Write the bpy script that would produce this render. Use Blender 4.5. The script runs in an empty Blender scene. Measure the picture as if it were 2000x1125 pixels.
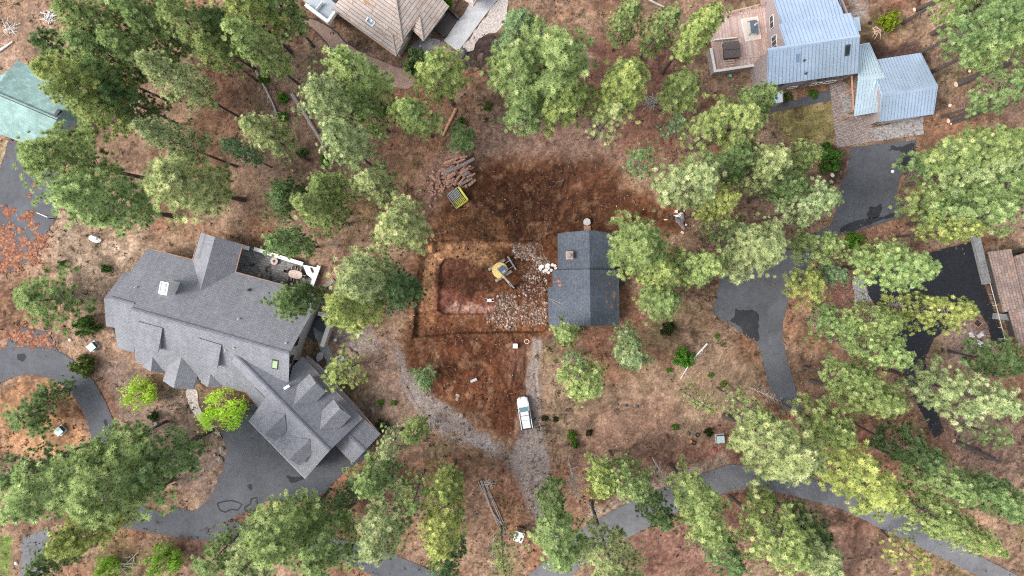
import bpy, math, random
import numpy as np
from mathutils import Vector, Matrix

SC = bpy.context.scene
COL = SC.collection
PI = math.pi
R_ = math.radians
rng = random.Random(11)

# ------------------------------------------------------------------ camera, sky, sun, exposure
CAM_H = 116.0                       # metres above the ground
FPX = 1349.0                        # focal length in pixels of the 2000 px wide photograph
TILT = -math.atan(37.0 / FPX)
cam_d = bpy.data.cameras.new("camera")
cam_d.sensor_width = 36.0
cam_d.lens = 36.0 * FPX / 2000.0
cam_d.clip_start = 0.5
cam_d.clip_end = 6000.0
cam = bpy.data.objects.new("camera", cam_d)
COL.objects.link(cam)
cam.location = (0, 0, CAM_H)
cam.rotation_euler = (TILT, 0, 0)
SC.camera = cam

SUN_EL, SUN_AZ = R_(46), R_(-99)    # azimuth from +Y, clockwise seen from above: light from the left
world = bpy.data.worlds.new("World")
SC.world = world
world.use_nodes = True
wn, wl = world.node_tree.nodes, world.node_tree.links
bg = wn["Background"]
sky = wn.new("ShaderNodeTexSky")
sky.sky_type = 'NISHITA'
sky.sun_disc = False
sky.sun_elevation = SUN_EL
sky.sun_rotation = SUN_AZ
sky.dust_density = 3.0
hs = wn.new("ShaderNodeHueSaturation")
hs.inputs["Saturation"].default_value = 0.38
wl.new(sky.outputs[0], hs.inputs["Color"])
wl.new(hs.outputs[0], bg.inputs[0])
bg.inputs[1].default_value = 0.15

sun_d = bpy.data.lights.new("sun", 'SUN')
sun_d.energy = 1.5
sun_d.angle = R_(25)
sun_d.color = (1.0, 0.95, 0.88)
sun = bpy.data.objects.new("sun", sun_d)
COL.objects.link(sun)
sun.rotation_euler = Vector((-math.sin(SUN_AZ) * math.cos(SUN_EL), -math.cos(SUN_AZ) * math.cos(SUN_EL),
                             -math.sin(SUN_EL))).to_track_quat('-Z', 'Y').to_euler()
SC.view_settings.view_transform = 'Standard'
SC.view_settings.look = 'None'
SC.view_settings.gamma = 1.0
SC.view_settings.exposure = 1.17
SC.render.film_transparent = False
SC.cycles.max_bounces = 5
SC.cycles.diffuse_bounces = 3
SC.cycles.transmission_bounces = 4
SC.cycles.transparent_max_bounces = 4
SC.cycles.use_denoising = False
SC.cycles.filter_width = 1.15

# ------------------------------------------------------------------ helpers
def ray(px, py):
    x, y, z = (px - 1000.0) / FPX, -(py - 562.5) / FPX, -1.0
    c, s = math.cos(TILT), math.sin(TILT)
    return Vector((x, y * c - z * s, y * s + z * c))

def G(px, py, z=0.0):
    d = ray(px, py)
    t = (z - CAM_H) / d.z
    return Vector((d.x * t, d.y * t, z))

def G2(px, py, z=0.0):
    v = G(px, py, z)
    return (v.x, v.y)

def fitplane(pts):
    a = np.array([list(p) for p in pts])
    c = a.mean(axis=0)
    n = np.linalg.svd(a - c)[2][2]
    if n[2] < 0:
        n = -n
    return Vector(c), Vector(n)

def onp(px, py, pl, off=0.0):
    d = ray(px, py)
    o = Vector((0, 0, CAM_H))
    c, n = pl
    t = ((c + n * off) - o).dot(n) / d.dot(n)
    return o + d * t

def tagp(o, label=None, cat=None, group=None, kind=None):
    if label: o["label"] = label
    if cat: o["category"] = cat
    if group: o["group"] = group
    if kind: o["kind"] = kind
    return o

def thing(name, label, cat, loc=(0, 0, 0), rotz=0.0, group=None):
    o = bpy.data.objects.new(name, None)
    COL.objects.link(o)
    o.empty_display_size = 0.3
    o.location = loc
    o.rotation_euler = (0, 0, rotz)
    return tagp(o, label, cat, group)

def copy_tree(o, parent=None):
    c = o.copy()
    COL.objects.link(c)
    c.parent = parent
    for ch in list(o.children):
        copy_tree(ch, c)
    return c

class MB:
    """collects faces, then links them as one mesh object"""
    def __init__(self):
        self.v, self.f, self.uv = [], [], {}
    def add(self, vs, fs):
        n = len(self.v)
        self.v += [tuple(p) for p in vs]
        self.f += [tuple(i + n for i in f) for f in fs]
        return self
    def box(self, c, s, rz=0.0, bev=0.0, taper=1.0):
        cx, cy, cz = c
        hx, hy, hz = s[0] / 2, s[1] / 2, s[2] / 2
        ca, sa = math.cos(rz), math.sin(rz)
        def P(x, y, z):
            return (cx + x * ca - y * sa, cy + x * sa + y * ca, cz + z)
        if bev <= 0:
            q = [(-1, -1), (1, -1), (1, 1), (-1, 1)]
            vs = [P(a * hx, b * hy, -hz) for a, b in q] + [P(a * hx * taper, b * hy * taper, hz) for a, b in q]
            return self.add(vs, [(3, 2, 1, 0), (4, 5, 6, 7), (0, 1, 5, 4), (1, 2, 6, 5), (2, 3, 7, 6), (3, 0, 4, 7)])
        b = min(bev, hx * .9, hy * .9, hz * .9)
        def ring(hx, hy, z):
            k = b * .6
            return [P(-hx + k, -hy, z), P(hx - k, -hy, z), P(hx, -hy + k, z), P(hx, hy - k, z),
                    P(hx - k, hy, z), P(-hx + k, hy, z), P(-hx, hy - k, z), P(-hx, -hy + k, z)]
        rs = [ring(hx - b, hy - b, -hz), ring(hx, hy, -hz + b), ring(hx * taper, hy * taper, hz - b), ring(hx * taper - b, hy * taper - b, hz)]
        vs = sum(rs, [])
        fs = [tuple(range(7, -1, -1)), tuple(24 + i for i in range(8))]
        for r in range(3):
            for i in range(8):
                j = (i + 1) % 8
                fs.append((r * 8 + i, r * 8 + j, r * 8 + 8 + j, r * 8 + 8 + i))
        return self.add(vs, fs)
    def prism(self, pts, z0, z1):
        n = len(pts)
        a = sum(pts[i][0] * pts[(i + 1) % n][1] - pts[(i + 1) % n][0] * pts[i][1] for i in range(n))
        if a < 0:
            pts = pts[::-1]
        vs = [(p[0], p[1], z0) for p in pts] + [(p[0], p[1], z1) for p in pts]
        fs = [tuple(range(n - 1, -1, -1)), tuple(range(n, 2 * n))]
        fs += [(i, (i + 1) % n, n + (i + 1) % n, n + i) for i in range(n)]
        return self.add(vs, fs)
    def tube(self, path, radii, n=8, cap=True):
        vs, fs = [], []
        m = len(path)
        path = [Vector(p) for p in path]
        for i, p in enumerate(path):
            d = (path[min(i + 1, m - 1)] - path[max(i - 1, 0)])
            if d.length < 1e-6: d = Vector((0, 0, 1))
            d.normalize()
            u = d.cross(Vector((0, 0, 1)) if abs(d.z) < .9 else Vector((1, 0, 0))).normalized()
            w = d.cross(u)
            r = radii[i] if hasattr(radii, '__len__') else radii
            for k in range(n):
                a = 2 * PI * k / n
                vs.append(tuple(p + (u * math.cos(a) + w * math.sin(a)) * r))
        for i in range(m - 1):
            for k in range(n):
                k2 = (k + 1) % n
                fs.append((i * n + k, i * n + k2, (i + 1) * n + k2, (i + 1) * n + k))
        if cap:
            fs.append(tuple(range(n - 1, -1, -1)))
            fs.append(tuple((m - 1) * n + k for k in range(n)))
        return self.add(vs, fs)
    def cyl(self, c, r, h, n=20, r2=None):
        return self.tube([(c[0], c[1], c[2]), (c[0], c[1], c[2] + h)], [r, r if r2 is None else r2], n)
    def blob(self, c, s, rz=0, jit=.15, rg=rng, seg=8, rings=5):
        ca, sa = math.cos(rz), math.sin(rz)
        vs, fs = [], []
        for i in range(rings + 1):
            t = PI * i / rings
            for k in range(seg):
                a = 2 * PI * k / seg
                q = 1 + rg.uniform(-jit, jit)
                x, y, z = s[0] * math.sin(t) * math.cos(a) * q, s[1] * math.sin(t) * math.sin(a) * q, s[2] * math.cos(t) * q
                vs.append((c[0] + x * ca - y * sa, c[1] + x * sa + y * ca, c[2] + z))
        for i in range(rings):
            for k in range(seg):
                k2 = (k + 1) % seg
                fs.append((i * seg + k, (i + 1) * seg + k, (i + 1) * seg + k2, i * seg + k2))
        return self.add(vs, fs)
    def slab(self, pts, th=0.18):
        """sloped roof panel of real thickness with eave-aligned UVs in metres"""
        pts = [Vector(p) for p in pts]
        c, n = fitplane(pts)
        nn = Vector((0, 0, 0))
        for i in range(len(pts)):
            nn += (pts[i] - c).cross(pts[(i + 1) % len(pts)] - c)
        if nn.z < 0:
            pts = pts[::-1]
        u = Vector((0, 0, 1)).cross(n)
        u = Vector((1, 0, 0)) if u.length < 1e-4 else u.normalized()
        v = n.cross(u)
        k = len(pts)
        base = len(self.v)
        self.add(list(pts) + [p - Vector((0, 0, th)) for p in pts],
                 [tuple(range(k)), tuple(range(2 * k - 1, k - 1, -1))] +
                 [(k + i, k + (i + 1) % k, (i + 1) % k, i) for i in range(k)])
        for i in range(k):
            self.uv[base + i] = self.uv[base + k + i] = (pts[i].dot(u), pts[i].dot(v))
        return self
    def build(self, name, mat, parent=None, smooth=False, world=False):
        me = bpy.data.meshes.new(name)
        off = parent.location if (world and parent is not None) else Vector((0, 0, 0))
        if world and parent is not None and parent.parent is not None and parent.type != 'EMPTY':
            off = off
        vs = [(p[0] - off[0], p[1] - off[1], p[2] - off[2]) for p in self.v] if world else self.v
        me.from_pydata(vs, [], self.f)
        if self.uv:
            uvl = me.uv_layers.new(name="UVMap")
            li = np.zeros(len(me.loops), dtype=np.int32)
            me.loops.foreach_get("vertex_index", li)
            uvl.data.foreach_set("uv", np.array([self.uv.get(int(i), (0, 0)) for i in li], dtype=np.float32).ravel())
        if smooth:
            me.polygons.foreach_set("use_smooth", [True] * len(me.polygons))
        me.materials.append(mat)
        o = bpy.data.objects.new(name, me)
        COL.objects.link(o)
        if parent is not None:
            o.parent = parent
        return o

def npmesh(name, V, F, mat, attrs=None, colattr=None, smooth=False):
    """numpy triangles/quads to a mesh datablock"""
    me = bpy.data.meshes.new(name)
    k = F.shape[1]
    me.vertices.add(len(V)); me.loops.add(F.size); me.polygons.add(len(F))
    me.vertices.foreach_set("co", V.astype(np.float32).ravel())
    me.loops.foreach_set("vertex_index", F.astype(np.int32).ravel())
    me.polygons.foreach_set("loop_start", np.arange(0, F.size, k, dtype=np.int32))
    me.polygons.foreach_set("loop_total", np.full(len(F), k, dtype=np.int32))
    if smooth:
        me.polygons.foreach_set("use_smooth", np.ones(len(F), dtype=bool))
    for an, av in (attrs or {}).items():
        at = me.attributes.new(an, 'FLOAT', 'POINT')
        at.data.foreach_set("value", av.astype(np.float32))
    for an, av in (colattr or {}).items():
        at = me.attributes.new(an, 'FLOAT_COLOR', 'POINT')
        at.data.foreach_set("color", np.concatenate([av, np.ones((len(av), 1))], 1).astype(np.float32).ravel())
    me.update()
    me.validate()
    if mat: me.materials.append(mat)
    return me

def link(name, me, parent=None):
    o = bpy.data.objects.new(name, me)
    COL.objects.link(o)
    if parent is not None: o.parent = parent
    return o

def vnoise(x, y, scale, seed):
    """value noise in [0,1], features about 1/scale metres"""
    r = np.random.RandomState(seed)
    T = r.rand(256, 256)
    u, v = x * scale + 1000.3, y * scale + 1000.7
    iu, iv = np.floor(u).astype(int), np.floor(v).astype(int)
    fu, fv = u - iu, v - iv
    fu, fv = fu * fu * (3 - 2 * fu), fv * fv * (3 - 2 * fv)
    g = lambda a, b: T[a % 256, b % 256]
    return (g(iu, iv) * (1 - fu) + g(iu + 1, iv) * fu) * (1 - fv) + (g(iu, iv + 1) * (1 - fu) + g(iu + 1, iv + 1) * fu) * fv

def fbm(x, y, scale, seed, oct=4):
    s, a, t = 0, .5, 0
    for i in range(oct):
        s = s + a * vnoise(x, y, scale * 2 ** i, seed + i)
        t += a
        a *= .55
    return s / t

def poly_sd(x, y, poly):
    """signed distance (negative inside) of points to a polygon of (x, y)"""
    d = np.full(x.shape, 1e9)
    inside = np.zeros(x.shape, dtype=bool)
    n = len(poly)
    for i in range(n):
        ax, ay = poly[i]
        bx, by = poly[(i + 1) % n]
        ex, ey = bx - ax, by - ay
        wx, wy = x - ax, y - ay
        t = np.clip((wx * ex + wy * ey) / (ex * ex + ey * ey + 1e-9), 0, 1)
        d = np.minimum(d, (wx - ex * t) ** 2 + (wy - ey * t) ** 2)
        cnd = ((ay > y) != (by > y)) & (x < (bx - ax) * (y - ay) / ((by - ay) if by != ay else 1e-9) + ax)
        inside ^= cnd
    d = np.sqrt(d)
    return np.where(inside, -d, d)

def spline(pts, closed=True, k=6):
    out = []
    n = len(pts)
    for i in range(n if closed else n - 1):
        p0, p1, p2, p3 = (pts[(i - 1) % n] if closed or i > 0 else pts[0]), pts[i], pts[(i + 1) % n], (pts[(i + 2) % n] if closed or i + 2 < n else pts[-1])
        for j in range(k):
            t = j / k
            out.append(tuple(.5 * (2 * b + (c - a) * t + (2 * a - 5 * b + 4 * c - d) * t * t + (3 * b - a - 3 * c + d) * t ** 3)
                             for a, b, c, d in zip(p0, p1, p2, p3)))
    if not closed: out.append(tuple(pts[-1]))
    return out

# ------------------------------------------------------------------ materials
def newmat(name):
    m = bpy.data.materials.new(name)
    m.use_nodes = True
    return m, m.node_tree.nodes, m.node_tree.links, m.node_tree.nodes["Principled BSDF"]

def ramp(ns, stops):
    r = ns.new("ShaderNodeValToRGB")
    e = r.color_ramp.elements
    while len(e) < len(stops): e.new(0.5)
    for el, (p, c) in zip(e, stops):
        el.position = p
        el.color = (c[0], c[1], c[2], 1)
    return r

def noise(ns, ls, coord, scale, detail=4, rough=.6):
    n = ns.new("ShaderNodeTexNoise")
    n.inputs["Scale"].default_value = scale
    n.inputs["Detail"].default_value = detail
    n.inputs["Roughness"].default_value = rough
    ls.new(coord, n.inputs["Vector"])
    return n

def mixc(ns, ls, fac, a, b, mode='MIX'):
    m = ns.new("ShaderNodeMix")
    m.data_type = 'RGBA'
    m.blend_type = mode
    for sock, val in ((m.inputs[0], fac), (m.inputs[6], a), (m.inputs[7], b)):
        if hasattr(val, 'links') or isinstance(val, bpy.types.NodeSocket): ls.new(val, sock)
        elif isinstance(val, (tuple, list)): sock.default_value = (val[0], val[1], val[2], 1)
        else: sock.default_value = val
    return m.outputs[2]

def bump(ns, ls, bsdf, height, strength=.4, dist=.05):
    b = ns.new("ShaderNodeBump")
    b.inputs["Strength"].default_value = strength
    b.inputs["Distance"].default_value = dist
    ls.new(height, b.inputs["Height"])
    ls.new(b.outputs[0], bsdf.inputs["Normal"])

def plain(name, c, rough=.7, var=.25, scale=3.0, metal=0.0, spec=.4, fine=25.0):
    """a colour broken up by two sizes of noise"""
    m, ns, ls, b = newmat(name)
    tc = ns.new("ShaderNodeTexCoord")
    n1 = noise(ns, ls, tc.outputs["Object"], scale)
    n2 = noise(ns, ls, tc.outputs["Object"], fine, 2)
    lo = tuple(x * (1 - var) for x in c); hi = tuple(min(1, x * (1 + var)) for x in c)
    r = ramp(ns, [(.3, lo), (.7, hi)])
    ls.new(n1.outputs[0], r.inputs[0])
    col = mixc(ns, ls, var * .8, r.outputs[0], n2.outputs[0], 'OVERLAY')
    ls.new(col, b.inputs["Base Color"])
    b.inputs["Roughness"].default_value = rough
    b.inputs["Metallic"].default_value = metal
    b.inputs["Specular IOR Level"].default_value = spec
    return m

def shingle(name, c, row=.28, wid=.45, mortar=.02, contrast=.25, dark=.55, litter=None, rough=.85, blot=.2):
    """courses of shingles laid along the eave, UVs are metres on the roof plane"""
    m, ns, ls, b = newmat(name)
    uv = ns.new("ShaderNodeUVMap"); uv.uv_map = "UVMap"
    br = ns.new("ShaderNodeTexBrick")
    br.inputs["Scale"].default_value = 1.0
    br.inputs["Brick Width"].default_value = wid
    br.inputs["Row Height"].default_value = row
    br.inputs["Mortar Size"].default_value = mortar
    br.inputs["Mortar Smooth"].default_value = .3
    br.inputs["Color1"].default_value = tuple(x * (1 - contrast) for x in c) + (1,)
    br.inputs["Color2"].default_value = tuple(min(1, x * (1 + contrast)) for x in c) + (1,)
    br.inputs["Mortar"].default_value = tuple(x * dark for x in c) + (1,)
    ls.new(uv.outputs[0], br.inputs["Vector"])
    n1 = noise(ns, ls, uv.outputs[0], 6.0, 5, .75)
    n2 = noise(ns, ls, uv.outputs[0], .25, 3)
    r1 = ramp(ns, [(.25, (.82,) * 3), (.75, (1.18,) * 3)]); ls.new(n1.outputs[0], r1.inputs[0])
    r2 = ramp(ns, [(.3, (1 - blot,) * 3), (.7, (1 + blot,) * 3)]); ls.new(n2.outputs[0], r2.inputs[0])
    col = mixc(ns, ls, 1.0, br.outputs[0], r1.outputs[0], 'MULTIPLY')
    col = mixc(ns, ls, 1.0, col, r2.outputs[0], 'MULTIPLY')
    mp = ns.new("ShaderNodeMapping"); mp.inputs["Scale"].default_value = (1.6, .16, 1); ls.new(uv.outputs[0], mp.inputs[0])
    n4 = noise(ns, ls, mp.outputs[0], 1.0, 4, .65)
    r4 = ramp(ns, [(.3, (.9, .895, .885)), (.7, (1.09, 1.09, 1.1))]); ls.new(n4.outputs[0], r4.inputs[0])
    col = mixc(ns, ls, 1.0, col, r4.outputs[0], 'MULTIPLY')
    if litter:
        n3 = noise(ns, ls, uv.outputs[0], litter[1], 5, .7)
        r3 = ramp(ns, [(litter[2], (0, 0, 0)), (litter[2] + .1, (1, 1, 1))]); ls.new(n3.outputs[0], r3.inputs[0])
        col = mixc(ns, ls, r3.outputs[0], col, litter[0])
    ls.new(col, b.inputs["Base Color"])
    b.inputs["Roughness"].default_value = rough
    bump(ns, ls, b, br.outputs["Fac"], .5, .02)
    return m

def asphalt(name, c, streak=.25, rough=.75, wet=.0):
    m, ns, ls, b = newmat(name)
    tc = ns.new("ShaderNodeTexCoord"); co = tc.outputs["Object"]
    n1 = noise(ns, ls, co, .18, 5, .6); n2 = noise(ns, ls, co, 1.3, 5, .65); n3 = noise(ns, ls, co, 18, 2)
    r = ramp(ns, [(.3, tuple(x * (1 - streak) for x in c)), (.7, tuple(x * (1 + streak) for x in c))])
    ls.new(n1.outputs[0], r.inputs[0])
    col = mixc(ns, ls, .35, r.outputs[0], n2.outputs[0], 'OVERLAY')
    col = mixc(ns, ls, .25, col, n3.outputs[0], 'OVERLAY')
    ls.new(col, b.inputs["Base Color"])
    b.inputs["Roughness"].default_value = rough
    b.inputs["Specular IOR Level"].default_value = .2
    bump(ns, ls, b, n3.outputs[0], .15, .01)
    return m

def foliage(name, stops, trans=.35):
    """leaf faces coloured per tuft (attribute 'rnd') and tinted per object"""
    m, ns, ls, b = newmat(name)
    ns.remove(b)
    out = ns["Material Output"]
    at = ns.new("ShaderNodeAttribute"); at.attribute_name = "rnd"
    oi = ns.new("ShaderNodeObjectInfo")
    r = ramp(ns, stops); ls.new(at.outputs["Fac"], r.inputs[0])
    col = mixc(ns, ls, 1.0, r.outputs[0], oi.outputs["Color"], 'MULTIPLY')
    d = ns.new("ShaderNodeBsdfDiffuse"); t = ns.new("ShaderNodeBsdfTranslucent"); mx = ns.new("ShaderNodeMixShader")
    mx.inputs[0].default_value = trans
    ls.new(col, d.inputs[0]); ls.new(col, t.inputs[0])
    ls.new(d.outputs[0], mx.inputs[1]); ls.new(t.outputs[0], mx.inputs[2]); ls.new(mx.outputs[0], out.inputs[0])
    return m

def glassmat(name, c=(.02, .03, .04), rough=.08):
    m, ns, ls, b = newmat(name)
    b.inputs["Base Color"].default_value = c + (1,)
    b.inputs["Roughness"].default_value = rough
    b.inputs["Specular IOR Level"].default_value = .8
    return m

M = {}
M['grey_roof'] = shingle("grey_shingles", (.205, .210, .236), contrast=.12, blot=.08, litter=((.26, .17, .125), 1.1, .72))
M['dark_roof'] = shingle("slate_blue_shingles", (.075, .09, .115), row=.25, wid=.3, contrast=.22, dark=.55)
M['shake_roof'] = shingle("weathered_shakes", (.47, .395, .355), row=.6, wid=7.0, mortar=.05, contrast=.08, dark=.3, litter=((.36, .22, .14), .45, .56))
M['green_roof'] = shingle("green_shingles", (.20, .31, .29), row=.5, wid=.8, contrast=.15, dark=.75)
M['brown_roof'] = shingle("brown_shakes", (.21, .155, .138), row=.42, wid=.9, mortar=.035, contrast=.22, dark=.45, litter=((.31, .15, .09), .3, .58))
M['needle_litter'] = plain("orange_needle_litter", (.25, .115, .075), .95, .45, 3)
M['cedar_cap'] = plain("cedar_ridge_caps", (.42, .35, .31), .9, .2, 4)
M['stucco'] = plain("mauve_grey_stucco", (.30, .25, .25), .9, .1)
M['siding_grey'] = plain("grey_siding", (.44, .43, .42), .8, .12)
M['siding_dark'] = plain("dark_siding", (.06, .055, .055), .8, .2)
M['white_paint'] = plain("white_paint", (.78, .78, .76), .5, .06)
M['cream'] = plain("cream_coping", (.62, .57, .52), .6, .08)
M['trim_dark'] = plain("dark_trim", (.05, .045, .045), .6, .2)
M['gutter'] = plain("gutter_full_of_needles", (.30, .175, .125), .9, .5, 5)
M['copper_gutter'] = plain("pale_gutter", (.5, .47, .44), .5, .2)
M['glass'] = glassmat("window_glass")
M['sky_glass'] = glassmat("skylight_glass", (.12, .19, .3), .05)
M['green_glass'] = glassmat("green_skylight_glass", (.30, .42, .22), .1)
M['windscreen'] = glassmat("windscreen_glass", (.12, .22, .26), .05)
M['asphalt'] = asphalt("asphalt", (.083, .087, .098))
M['asphalt_pale'] = asphalt("pale_asphalt", (.135, .135, .143))
M['asphalt_black'] = asphalt("fresh_black_asphalt", (.022, .024, .029), .1, .7)
M['wet'] = asphalt("wet_asphalt", (.03, .031, .036), .35, .8)
M['ridge_grey'] = shingle("grey_ridge_shingles", (.15, .155, .185), contrast=.15, blot=.1)
M['concrete'] = plain("concrete", (.44, .44, .45), .85, .12, 1.0)
M['concrete_grey'] = plain("grey_concrete", (.25, .25, .255), .85, .2, 1.5)
M['bark'] = plain("bark", (.075, .058, .052), .95, .45, 6)
M['limb'] = plain("grey_limbs", (.19, .165, .15), .95, .35, 5)
M['log_red'] = plain("red_brown_bark", (.43, .245, .185), .9, .35, 4)
M['log_grey'] = plain("weathered_log", (.26, .22, .20), .9, .35, 4)
M['log_end'] = plain("cut_wood", (.78, .56, .42), .85, .2, 6)
M['log_orange'] = plain("debarked_wood", (.55, .30, .16), .85, .3, 3)
M['dead_wood'] = plain("bleached_dead_wood", (.36, .32, .29), .9, .3, 4)
M['white_wood'] = plain("white_bleached_wood", (.62, .59, .56), .9, .2, 4)
M['rock'] = plain("grey_rock", (.24, .22, .21), .9, .35, 2)
M['rock_dark'] = plain("dark_rock", (.085, .085, .09), .9, .4, 3)
M['rock_tan'] = plain("tan_rock", (.36, .27, .21), .9, .3, 2)
M['rock_white'] = plain("pale_broken_concrete", (.72, .69, .66), .85, .15, 3)
M['yellow'] = plain("yellow_machine_paint", (.93, .68, .24), .45, .06, 2)
M['yellow_lime'] = plain("lime_yellow_paint", (.68, .64, .10), .5, .15, 3)
M['steel_dark'] = plain("black_steel", (.03, .03, .032), .55, .3, 5)
M['steel_grey'] = plain("worn_grey_steel", (.36, .35, .34), .5, .25, 6)
M['steel_mud'] = plain("muddy_track_steel", (.42, .36, .29), .8, .3, 6)
M['cab_blue'] = plain("tinted_cab_roof", (.10, .13, .22), .25, .15, 3)
M['car_white'] = plain("white_car_paint", (.66, .67, .68), .25, .02, 3)
M['rubber'] = plain("rubber", (.02, .02, .02), .8, .3, 8)
M['light_lens'] = plain("lamp_lens", (.7, .7, .68), .15, .05)
M['red_lens'] = plain("red_lens", (.4, .02, .02), .2, .05)
M['red'] = plain("red_paint", (.45, .03, .035), .5, .15)
M['box_green'] = plain("pale_green_metal", (.44, .56, .54), .55, .1, 3)
M['box_dark'] = plain("dark_green_metal", (.05, .09, .08), .6, .2, 3)
M['teal'] = plain("turquoise_plastic", (.12, .5, .40), .5, .1)
M['wood_raw'] = plain("raw_plywood", (.48, .34, .26), .85, .2, 3)
M['wood_beam'] = plain("brown_timber", (.36, .20, .13), .8, .25, 3)
M['brown_vinyl'] = plain("brown_vinyl_cover", (.10, .078, .075), .6, .15, 2)
M['blue_grey'] = plain("blue_grey_metal", (.085, .115, .155), .5, .15, 3)
M['rug'] = plain("cream_rug", (.55, .49, .43), .95, .1, 3)
M['canvas'] = plain("beige_canvas", (.5, .47, .44), .9, .1)
M['table_stone'] = plain("pinkish_stone_top", (.50, .38, .34), .6, .35, 5)
M['wicker'] = plain("dark_wicker", (.07, .05, .045), .8, .3, 8)
M['black_plastic'] = plain("black_plastic_sheet", (.035, .034, .036), .5, .35, 2)
M['tarp_grey'] = plain("dusty_grey_tarp", (.17, .15, .155), .6, .3, 2)
M['mulch'] = plain("dark_mulch", (.045, .03, .028), .98, .5, 3)
M['gravel_pale'] = plain("pale_pea_gravel", (.42, .37, .34), .95, .45, 4, fine=9)
M['gravel_grey'] = plain("grey_pebbles", (.27, .25, .245), .95, .55, 3, fine=8)
M['path_red'] = plain("reddish_path", (.30, .205, .165), .95, .2, 1.2)
M['flat_grey'] = plain("grey_membrane", (.36, .40, .43), .6, .12, 1)
M['pond_teal'] = plain("dark_teal_vinyl", (.03, .048, .058), .5, .2, 2)
M['orange'] = plain("orange_plastic", (.75, .22, .08), .5, .1)

def deck_mat():
    m, ns, ls, b = newmat("deck_boards")
    uv = ns.new("ShaderNodeUVMap"); uv.uv_map = "UVMap"
    br = ns.new("ShaderNodeTexBrick")
    for k, v in (("Scale", 1), ("Brick Width", .15), ("Row Height", 3.6), ("Mortar Size", .018), ("Mortar Smooth", .2)):
        br.inputs[k].default_value = v
    br.inputs["Color1"].default_value = (.44, .30, .25, 1); br.inputs["Color2"].default_value = (.62, .50, .46, 1)
    br.inputs["Mortar"].default_value = (.16, .09, .07, 1)
    ls.new(uv.outputs[0], br.inputs["Vector"])
    n2 = noise(ns, ls, uv.outputs[0], .45, 5, .7)
    r = ramp(ns, [(.5, (0, 0, 0)), (.75, (1, 1, 1))]); ls.new(n2.outputs[0], r.inputs[0])
    col = mixc(ns, ls, r.outputs[0], br.outputs[0], (.33, .17, .11))
    ls.new(col, b.inputs["Base Color"]); b.inputs["Roughness"].default_value = .85
    return m
M['deck'] = deck_mat()

def paver_mat(name, c, w, h, mort, stain=None):
    m, ns, ls, b = newmat(name)
    tc = ns.new("ShaderNodeTexCoord")
    br = ns.new("ShaderNodeTexBrick")
    for k, v in (("Scale", 1), ("Brick Width", w), ("Row Height", h), ("Mortar Size", mort), ("Mortar Smooth", .2)):
        br.inputs[k].default_value = v
    br.inputs["Color1"].default_value = tuple(x * .7 for x in c) + (1,); br.inputs["Color2"].default_value = tuple(x * 1.25 for x in c) + (1,)
    br.inputs["Mortar"].default_value = tuple(x * .35 for x in c) + (1,)
    mp = ns.new("ShaderNodeMapping"); mp.inputs["Rotation"].default_value = (0, 0, R_(12))
    ls.new(tc.outputs["Object"], mp.inputs[0]); ls.new(mp.outputs[0], br.inputs["Vector"])
    col = br.outputs[0]
    if stain:
        n = noise(ns, ls, tc.outputs["Object"], .55, 4, .6)
        r = ramp(ns, [(.52, (0, 0, 0)), (.62, (1, 1, 1))]); ls.new(n.outputs[0], r.inputs[0])
        col = mixc(ns, ls, r.outputs[0], col, stain)
    ls.new(col, b.inputs["Base Color"]); b.inputs["Roughness"].default_value = .85
    return m
M['paver_grey'] = paver_mat("grey_patio_pavers", (.21, .205, .20), .55, .4, .035, (.035, .033, .034))
M['paver_brown'] = paver_mat("brown_brick_pavers", (.31, .245, .225), .45, .25, .03)

def metal_roof(name, c, rough):
    m, ns, ls, b = newmat(name)
    tc = ns.new("ShaderNodeTexCoord")
    n1 = noise(ns, ls, tc.outputs["Object"], .35, 3)
    r = ramp(ns, [(.3, tuple(x * .9 for x in c)), (.7, tuple(x * 1.1 for x in c))]); ls.new(n1.outputs[0], r.inputs[0])
    ls.new(r.outputs[0], b.inputs["Base Color"])
    b.inputs["Metallic"].default_value = .5
    b.inputs["Roughness"].default_value = rough
    return m
M['metal_roof'] = metal_roof("blue_grey_metal_roof", (.43, .53, .66), .3)
M['metal_seam'] = metal_roof("shaded_metal_seams", (.24, .31, .40), .4)  # darker than the sheet: shade on the rib sides put into the colour
M['metal_roof_pale'] = metal_roof("pale_blue_metal_roof", (.54, .66, .72), .3)

M['needles'] = foliage("pine_needles", [(0, (.17, .17, .06)), (.12, (.14, .19, .085)), (.4, (.26, .335, .155)), (.7, (.43, .50, .25)), (1, (.62, .66, .38))])
M['leaves'] = foliage("bright_leaves", [(0, (.34, .52, .07)), (.6, (.54, .72, .12)), (1, (.70, .84, .21))], .6)
M['shrub'] = foliage("shrub_leaves", [(0, (.08, .12, .045)), (.6, (.15, .21, .08)), (1, (.25, .30, .14))])
M['scrub'] = foliage("ground_scrub", [(0, (.045, .038, .024)), (.35, (.075, .055, .036)), (.6, (.10, .105, .045)), (.85, (.17, .135, .085)), (1, (.24, .19, .13))], .1)
M['twig'] = foliage("twig_wood", [(0, (.08, .05, .04)), (.6, (.18, .12, .09)), (1, (.36, .28, .23))], .0)
M['drift'] = foliage("drifted_needles", [(0, (.12, .05, .035)), (.5, (.22, .10, .065)), (1, (.36, .19, .12))], .0)
M['clod'] = foliage("soil_clods", [(0, (.04, .022, .016)), (.5, (.085, .045, .03)), (.85, (.17, .095, .06)), (1, (.26, .16, .11))], .0)
M['stone'] = foliage("stone_colours", [(0, (.13, .085, .065)), (.5, (.23, .155, .12)), (.85, (.34, .255, .21)), (1, (.52, .44, .39))], .0)

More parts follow.
